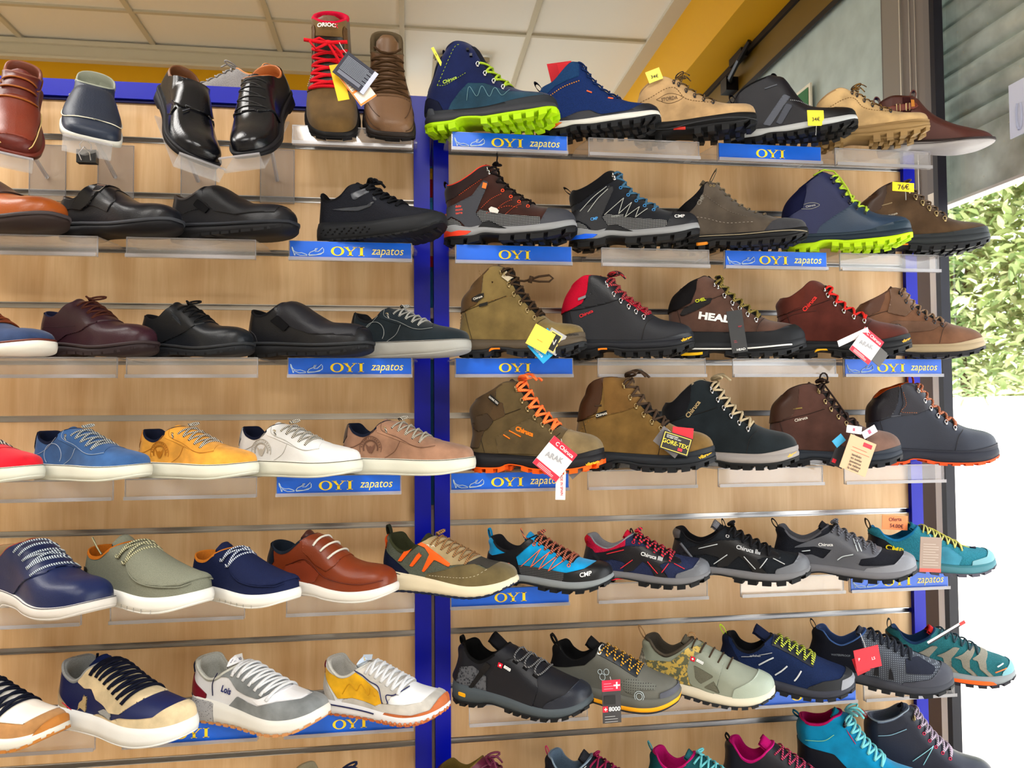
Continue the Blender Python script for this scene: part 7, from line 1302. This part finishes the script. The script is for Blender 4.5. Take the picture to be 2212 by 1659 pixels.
# ------------------------------------------------------------------ hanging cards, notes, things behind the gap
PP = lambda *c: mat('paper', c)
def card(name, cat, label, px, py, Y, w, h, rot, col, items=(), yawt=0, tiltx=0, string=None, thick=.0006, scol=(200, 200, 200), parts=None):
    """flat card facing the room: centre at a measured point, size in metres; items drawn on its face"""
    c = at(px, py, 1, Y); R_ = Matrix.Rotation(math.radians(yawt), 3, 'Z') @ Matrix.Rotation(math.radians(tiltx), 3, 'X') @ Matrix.Rotation(math.radians(rot), 3, 'Y')
    root = thing(name, label, cat, tuple(c), R_)
    mb = MB().use(PP(*col)); mb.box(-w/2, w/2, -thick, thick, -h/2, h/2); mb.build('card', root)
    for k, it in enumerate(items):
        lift = thick+.0003+.0002*k
        if it[0] == 'r':
            _, x0, x1, z0, z1, cc = it; mb = MB().use(PP(*cc)); mb.box(x0*w, x1*w, -lift-.0001, -lift, z0*h, z1*h); mb.build('printed_field', root)
        elif it[0] == 't':
            _, t, x, z, hh, cc, an = it[:7]; sx_ = it[7] if len(it) > 7 else 1; v, f = text_mesh(t, .015); ca, sa = math.cos(math.radians(an)), math.sin(math.radians(an))
            link('lettering', [(x*w+(a*sx_*ca-b*sa)*hh, -lift-.0003, z*h+(a*sx_*sa+b*ca)*hh) for a, b in v], f, PP(*cc), root)
        elif it[0] == 'l':
            _, n, x0, x1, z0, z1, cc = it; mb = MB().use(PP(*cc))
            for i in range(n):
                z = z0+(z1-z0)*i/max(1, n-1); mb.box(x0*w, (x0+(x1-x0)*(1 if i % 3 else .8))*w, -lift-.0001, -lift, z*h-.0005, z*h+.0004)
            mb.build('printed_lines', root)
    if string:
        p = at(string[0], string[1], 1, Y+.012); Ri = R_.inverted(); q = Ri @ (Vector(p)-Vector(c)); mb = MB().use(PL(*scol)); a = Vector((0, 0, h/2-.004)) if len(string) < 3 else Vector(string[2]); m_ = (a+q)/2+Vector((0, -.004, -.003)); mb.tube([tuple(a), tuple(m_), tuple(q)], .0006, 5); mb.build('string', root)
    return root
Y_ = (246, 236, 78)
card('price_tag', 'price note', 'thin yellow price slip sticking up behind the lime soled boot', 944, 122, -.125, .006, .042, -28, Y_, (('t', '1', 0, .1, .006, (60, 60, 50), 0),))
card('hang_tag', 'tag', 'large red card standing behind the blue boot on the top row', 1214, 162, -.10, .058, .056, -14, (206, 24, 44), (('r', -.1, .36, -.5, .45, (226, 34, 50)), ('t', 'PAR', .1, -.05, .010, (240, 230, 230), 90)), yawt=8, string=(1240, 160))
card('price_tag', 'price note', 'yellow handwritten note stuck on the tan suede boot with black sole', 1413, 163, -.135, .032, .026, -20, (244, 236, 100), (('t', '34€', 0, -.1, .008, (70, 60, 40), -10),), yawt=-10)
card('price_tag', 'price note', 'yellow handwritten 34 euro note hanging in front of the black boot', 1762, 255, -.222, .037, .033, -2, (246, 228, 60), (('t', '34€', 0, -.08, .009, (80, 76, 50), 2),), string=(1762, 292))
card('price_tag', 'price note', 'yellow note reading 76 euros on the dark brown boot, second row', 1951, 404, -.172, .052, .020, 2, (248, 216, 20), (('t', '76€', 0, 0, .0125, (60, 50, 30), 4, 1.1),), string=(1957, 432))
# safety boot cards
card('hang_tag', 'tag', 'yellow card behind the printed cards on the red-laced boot', 733, 178, -.242, .022, .070, -14, (246, 200, 30), yawt=4)
card('hang_tag', 'tag', 'white card with orange border hanging on the red-laced boot', 768, 180, -.248, .038, .082, -38, (236, 226, 214), (('r', -.5, .5, -.5, -.46, (238, 130, 50)), ('r', -.5, -.44, -.5, .5, (238, 130, 50)), ('r', -.5, .5, -.18, -.13, (238, 130, 50)), ('l', 9, -.4, .4, .4, -.1, (120, 110, 100))), yawt=6)
card('hang_tag', 'tag', 'dark printed card with a silver corner on the red-laced boot', 768, 158, -.254, .070, .052, 34, (42, 44, 60), (('l', 12, -.42, .42, .36, -.2, (150, 160, 176)), ('r', .38, .5, -.5, .5, (190, 196, 226)), ('r', -.4, .3, -.4, -.26, (110, 114, 130))), yawt=6, string=(733, 92, (-.03, 0, .02)))
# third row
card('hang_tag', 'tag', 'sky blue card with Chiruca lettering under the yellow card on the olive boot', 1178, 747, -0.210, .048, .056, 48, (30, 160, 220), (('t', 'Chiruca', -.0, -.34, .006, (230, 240, 250), 0),))
card('hang_tag', 'tag', 'grey card with a black framed label beside the yellow card on the olive boot', 1196, 738, -0.214, .036, .046, 30, (168, 168, 172), (('r', -.4, .3, -.45, .4, (222, 206, 120)), ('r', -.34, .24, -.4, .35, (28, 28, 30)), ('t', 'N', -.05, 0, .012, (200, 200, 200), 0)))
card('hang_tag', 'tag', 'plain yellow card hanging from the olive boot, third row', 1168, 732, -0.219, .046, .045, 29, (246, 218, 84), (('t', 'warranty', 0, -.1, .003, (230, 150, 60), 0),), string=(1172, 707))
card('hang_tag', 'tag', 'black card with small HEAD lettering hanging on the brown boot', 1592, 716, -0.219, .034, .088, -8, (38, 38, 40), (('t', 'HEAD', .08, -.43, .0045, (226, 226, 226), 0, 1.2), ('l', 2, -.3, -.1, -0.214, -.25, (150, 40, 50)), ('l', 2, .1, .35, .1, .12, (150, 40, 50))), string=(1580, 665))
def chi_tag(px, py, Y, label, s_=1.0, rot=36, string=None):
    return card('hang_tag', 'tag', label, px, py, Y, .058*s_, .066*s_, rot, (226, 226, 230), (('r', -.5, .5, .26, .5, (222, 40, 66)), ('r', -.5, .5, -.5, -.32, (222, 40, 66)), ('t', 'C Chiruca', .06, .375, .0075*s_, (246, 240, 240), 0), ('t', 'ARAK', -.05, .02, .011*s_, (160, 160, 166), 14, .9), ('l', 3, -.35, .3, -.38, -.46, (246, 210, 214))), string=string)
card('hang_tag', 'tag', 'dark grey card behind the red and white Chiruca tag, third row', 1893, 765, -0.222, .045, .035, 40, (92, 90, 90))
card('hang_tag', 'tag', 'white folded leaflet above the red and white tag on the reddish boot', 1843, 728, -0.226, .070, .014, -26, (236, 232, 236), tiltx=20)
chi_tag(1872, 747, -0.229, 'red and white Chiruca tag on the reddish brown boot, third row', .92, 38, (1872, 712))
# fourth row
card('hang_tag', 'tag', 'dark grey card behind the red and white tag of the orange laced boot', 1243, 1000, -0.218, .052, .042, -40, (96, 92, 94))
card('hang_tag', 'tag', 'white textile strip reading MADE IN SPAIN hanging over the sign', 1211, 1048, -0.219, .020, .058, 2, (232, 228, 224), (('t', 'MADE IN SPAIN', .1, .05, .0055, (206, 70, 90), -88, .9),))
chi_tag(1199, 991, -0.224, 'red and white Chiruca tag on the boot with orange laces', 1.05, 40, (1212, 948))
card('hang_tag', 'tag', 'dark grey card behind the gold lettered tag, fourth row', 1446, 955, -0.230, .058, .038, 38, (112, 108, 110))
card('hang_tag', 'tag', 'small red card above the gold lettered tag on the olive boot', 1475, 935, -0.233, .044, .022, 6, (206, 30, 48))
card('hang_tag', 'tag', 'black card with yellow frame and GORE-TEX lettering on the olive boot', 1460, 958, -0.240, .062, .038, 18, (34, 32, 32), (('r', -.47, .47, -.44, .44, (222, 200, 90)), ('r', -.44, .44, -.40, .40, (34, 32, 32)), ('t', 'GORE-TEX', -.02, -.02, .0085, (238, 210, 60), 0), ('t', 'GUARANTEED\nTO KEEP YOU DRY', -.12, .26, .0065, (226, 226, 220), 0), ('r', .10, .26, -.34, -.18, (190, 40, 60))), string=(1440, 925))
card('hang_tag', 'tag', 'black card with red dot behind the brown paper card, fourth row', 1813, 985, -0.210, .030, .046, 24, (36, 34, 38), (('r', -.4, -.1, -.4, -0.214, (206, 30, 50)),))
card('hang_tag', 'tag', 'small light blue card corner beside the brown paper card', 1812, 952, -0.213, .026, .018, -38, (60, 160, 206))
card('hang_tag', 'tag', 'white label standing up left above the brown paper card', 1845, 928, -0.222, .034, .016, 8, (240, 236, 236), (('r', -.1, .05, -0.214, .2, (206, 90, 110)),))
card('hang_tag', 'tag', 'white label slanting right above the brown paper card', 1878, 933, -0.219, .034, .016, -28, (240, 236, 240), (('r', -.1, .1, -.25, .3, (190, 90, 120)),))
card('hang_tag', 'tag', 'brown paper card with Spanish lettering on the chocolate boot', 1853, 984, -0.226, .062, .074, 22, (206, 172, 136), (('r', .05, .38, .30, .42, (206, 40, 60)), ('l', 2, -.3, .4, .18, .08, (206, 90, 70)), ('t', 'también\nen suelas\nponemos\nde relieve\nla calidad', .0, -.22, .034, (52, 40, 34), 0)), string=(1835, 930))
# fifth and sixth row
card('price_tag', 'price note', 'orange note reading Oferta 54.00 behind the teal shoe', 1933, 1129, -.13, .062, .032, 4, (240, 138, 84), (('t', 'Oferta', 0, .24, .0085, (110, 50, 40), 4), ('t', '54.00€', .06, -0.214, .009, (110, 50, 40), -2)))
card('hang_tag', 'tag', 'grey brown striped card with red foot hanging on the teal shoe', 2010, 1198, -0.211, .050, .074, 4, (148, 128, 116), (('r', -.5, .5, -.5, -.40, (226, 80, 70)), ('l', 9, -.36, .36, .3, -.3, (200, 186, 172))), string=(2008, 1155))
card('hang_tag', 'tag', 'red and black card with white cross and 8000 lettering on the grey shoe', 1321, 1515, -0.249, .037, .083, -1, (60, 58, 60), (('r', -.5, .5, .24, .5, (216, 30, 66)), ('t', '+', .30, .37, .013, (246, 240, 240), 0), ('l', 3, -.4, .1, .42, .3, (240, 150, 170)), ('r', -.5, -0.214, -.24, -.10, (206, 26, 56)), ('t', '+', -.34, -.17, .0065, (246, 240, 240), 0), ('t', '8000', .14, -.17, .0085, (246, 246, 246), 0), ('r', -.4, .2, -.06, .14, (28, 28, 30)), ('l', 3, -.4, .3, -.34, -.46, (180, 180, 180))), string=(1318, 1462))
card('hang_tag', 'tag', 'small red card behind the larger red card on the black and grey shoe', 1860, 1436, -0.228, .030, .036, -20, (190, 20, 40), (('r', -.1, 0, -.3, .3, (220, 170, 170)),))
card('hang_tag', 'tag', 'red card with small white marks hanging on the black and grey shoe', 1874, 1422, -0.236, .056, .044, -10, (208, 24, 46), (('t', 'L5', .22, -.05, .006, (236, 200, 206), 0), ('t', 'P', -.34, .05, .006, (236, 200, 206), 0)), string=(1858, 1368))
card('hang_tag', 'tag', 'narrow white and black cards leaning on the teal running shoe', 2044, 1366, -0.199, .090, .010, -38, (226, 226, 232), (('r', -.5, .5, -.5, -.1, (36, 30, 40)), ('r', .36, .5, -.5, .5, (222, 60, 60))), tiltx=25)

# coloured cartons and shoes on a shelf behind, glimpsed through the gap between the posts
gx = at(935, 400, 1, .34)[0]
rr = random.Random(4); z = 2.33; k = 0
seq = [((20, 130, 190), .12), ((236, 196, 40), .03), ((190, 24, 50), .05), ((30, 140, 200), .05), ((206, 196, 190), .06), ((190, 178, 170), .05), ((186, 24, 50), .03), ((20, 120, 180), .11), ((232, 232, 232), .03), ((28, 50, 110), .03),
       ((226, 228, 230), .03), ((28, 50, 110), .02), ((226, 228, 230), .03), ((24, 110, 170), .26), ((226, 226, 226), .03), ((24, 110, 170), .10), ((226, 226, 226), .12), ((60, 150, 200), .10), ((232, 226, 216), .8)]
nm = {(20, 130, 190): 'teal blue', (236, 196, 40): 'yellow', (190, 24, 50): 'crimson', (30, 140, 200): 'sky blue', (206, 196, 190): 'pale grey', (190, 178, 170): 'greige', (186, 24, 50): 'red', (20, 120, 180): 'blue', (232, 232, 232): 'white', (28, 50, 110): 'navy', (226, 228, 230): 'off-white', (24, 110, 170): 'deep blue', (226, 226, 226): 'light grey', (60, 150, 200): 'bright blue', (232, 226, 216): 'cream'}
where = ['highest in the gap', 'second in the gap', 'third in the gap', 'fourth in the gap', 'level with the second row shelf', 'just under the second row shelf', 'below the second row', 'above the third row', 'above the navy strip', 'upper', 'between the navy strips', 'lower', 'over the deep blue cartons', 'beside the third row', 'level with the fourth row', 'beside the orange laced boot', 'level with the fifth row', 'under the olive runner', 'tall, down to the floor']
for (cc, h), wh in zip(seq, where):
    if z-h < .02: h = z-.02
    mb = MB().use(PP(*cc)); mb.box(gx-.16, gx+.16, .34, .60, z-h+.001, z-.001); mb.use(PP(*[int(v*.9) for v in cc])); mb.box(gx-.161, gx+.161, .338, .602, z-min(.012, h*.4), z-.0005)
    tagit(mb.build('shoe_carton'), '%s carton behind the gap between the blue posts, %s' % (nm[cc], wh), 'carton', 'cartons behind the gap'); z -= h
# ------------------------------------------------------------------ outside
rnd = random.Random(3)
o = link('ground_outside', [(XF+.12, -12, -.12), (16, -12, -.12), (16, 26, -.12), (XF+.12, 26, -.12)], [(0, 1, 2, 3)], mat('paper', (244, 242, 236), .9)); S(o)
leafm = [mat('fabric', (214, 228, 172), .7), mat('fabric', (196, 216, 156), .7), mat('fabric', (232, 238, 192), .7), mat('fabric', (156, 184, 128), .7)]
def hedge(x0, x1, y0, y1, z0, z1, n, label, nm='hedge', seed=1, lm=leafm):
    r = random.Random(seed); mb = MB()
    root = thing(nm, label, 'bush', ((x0+x1)/2, (y0+y1)/2, z0)); o_ = np.array([(x0+x1)/2, (y0+y1)/2, z0])
    for i in range(n):
        a, b, c = r.random(), r.random(), r.random()
        p = np.array([x0+(x1-x0)*a, y0+(y1-y0)*b, z0+(z1-z0)*c])
        e = ((a-.5)**2+(b-.5)**2)*4*(c**2)*.5
        if r.random() < e: continue
        d = np.array([r.gauss(0, 1), r.gauss(0, 1), r.gauss(0, .6)]); d /= np.linalg.norm(d); s_ = np.cross(d, [r.gauss(0, .3), r.gauss(0, .3), 1]); s_ /= np.linalg.norm(s_)
        l = r.uniform(.07, .13); w_ = l*.42; mb.use(lm[r.randrange(len(lm))])
        nn = np.cross(d, s_)*l*.12
        q = [p, p+d*l*.35+s_*w_*.5-nn, p+d*l*.75+s_*w_*.38-nn, p+d*l, p+d*l*.75-s_*w_*.38-nn, p+d*l*.35-s_*w_*.5-nn, p+d*l*.5]
        mb.add([tuple(v-o_) for v in q], [(0, 1, 6), (1, 2, 6), (2, 3, 6), (3, 4, 6), (4, 5, 6), (5, 0, 6)])
    mb.build('foliage', root)
    mb = MB().use(mat('suede', (112, 92, 70)))
    for k in range(7):
        x, y = rnd.uniform(x0+.2, x1-.2)-o_[0], rnd.uniform(y0+.2, y1-.2)-o_[1]
        mb.tube([(x, y, 0), (x+rnd.uniform(-.2, .2), y+rnd.uniform(-.3, .3), (z1-z0)*.5), (x+rnd.uniform(-.5, .5), y+rnd.uniform(-.6, .6), (z1-z0)*.9)], [.03, .022, .008], 6)
    mb.build('stems', root)
sbw = MB().use(mat('paper', (246, 246, 244), .9)); sbw.box(3.75, 3.95, -1, 8, -.12, 1.62); o = sbw.build('wall_garden'); S(o)
hedge(3.75, 5.2, 1.6, 5.2, 1.62, 4.0, 26000, 'broad-leaved green hedge in bright daylight outside the door', seed=5)
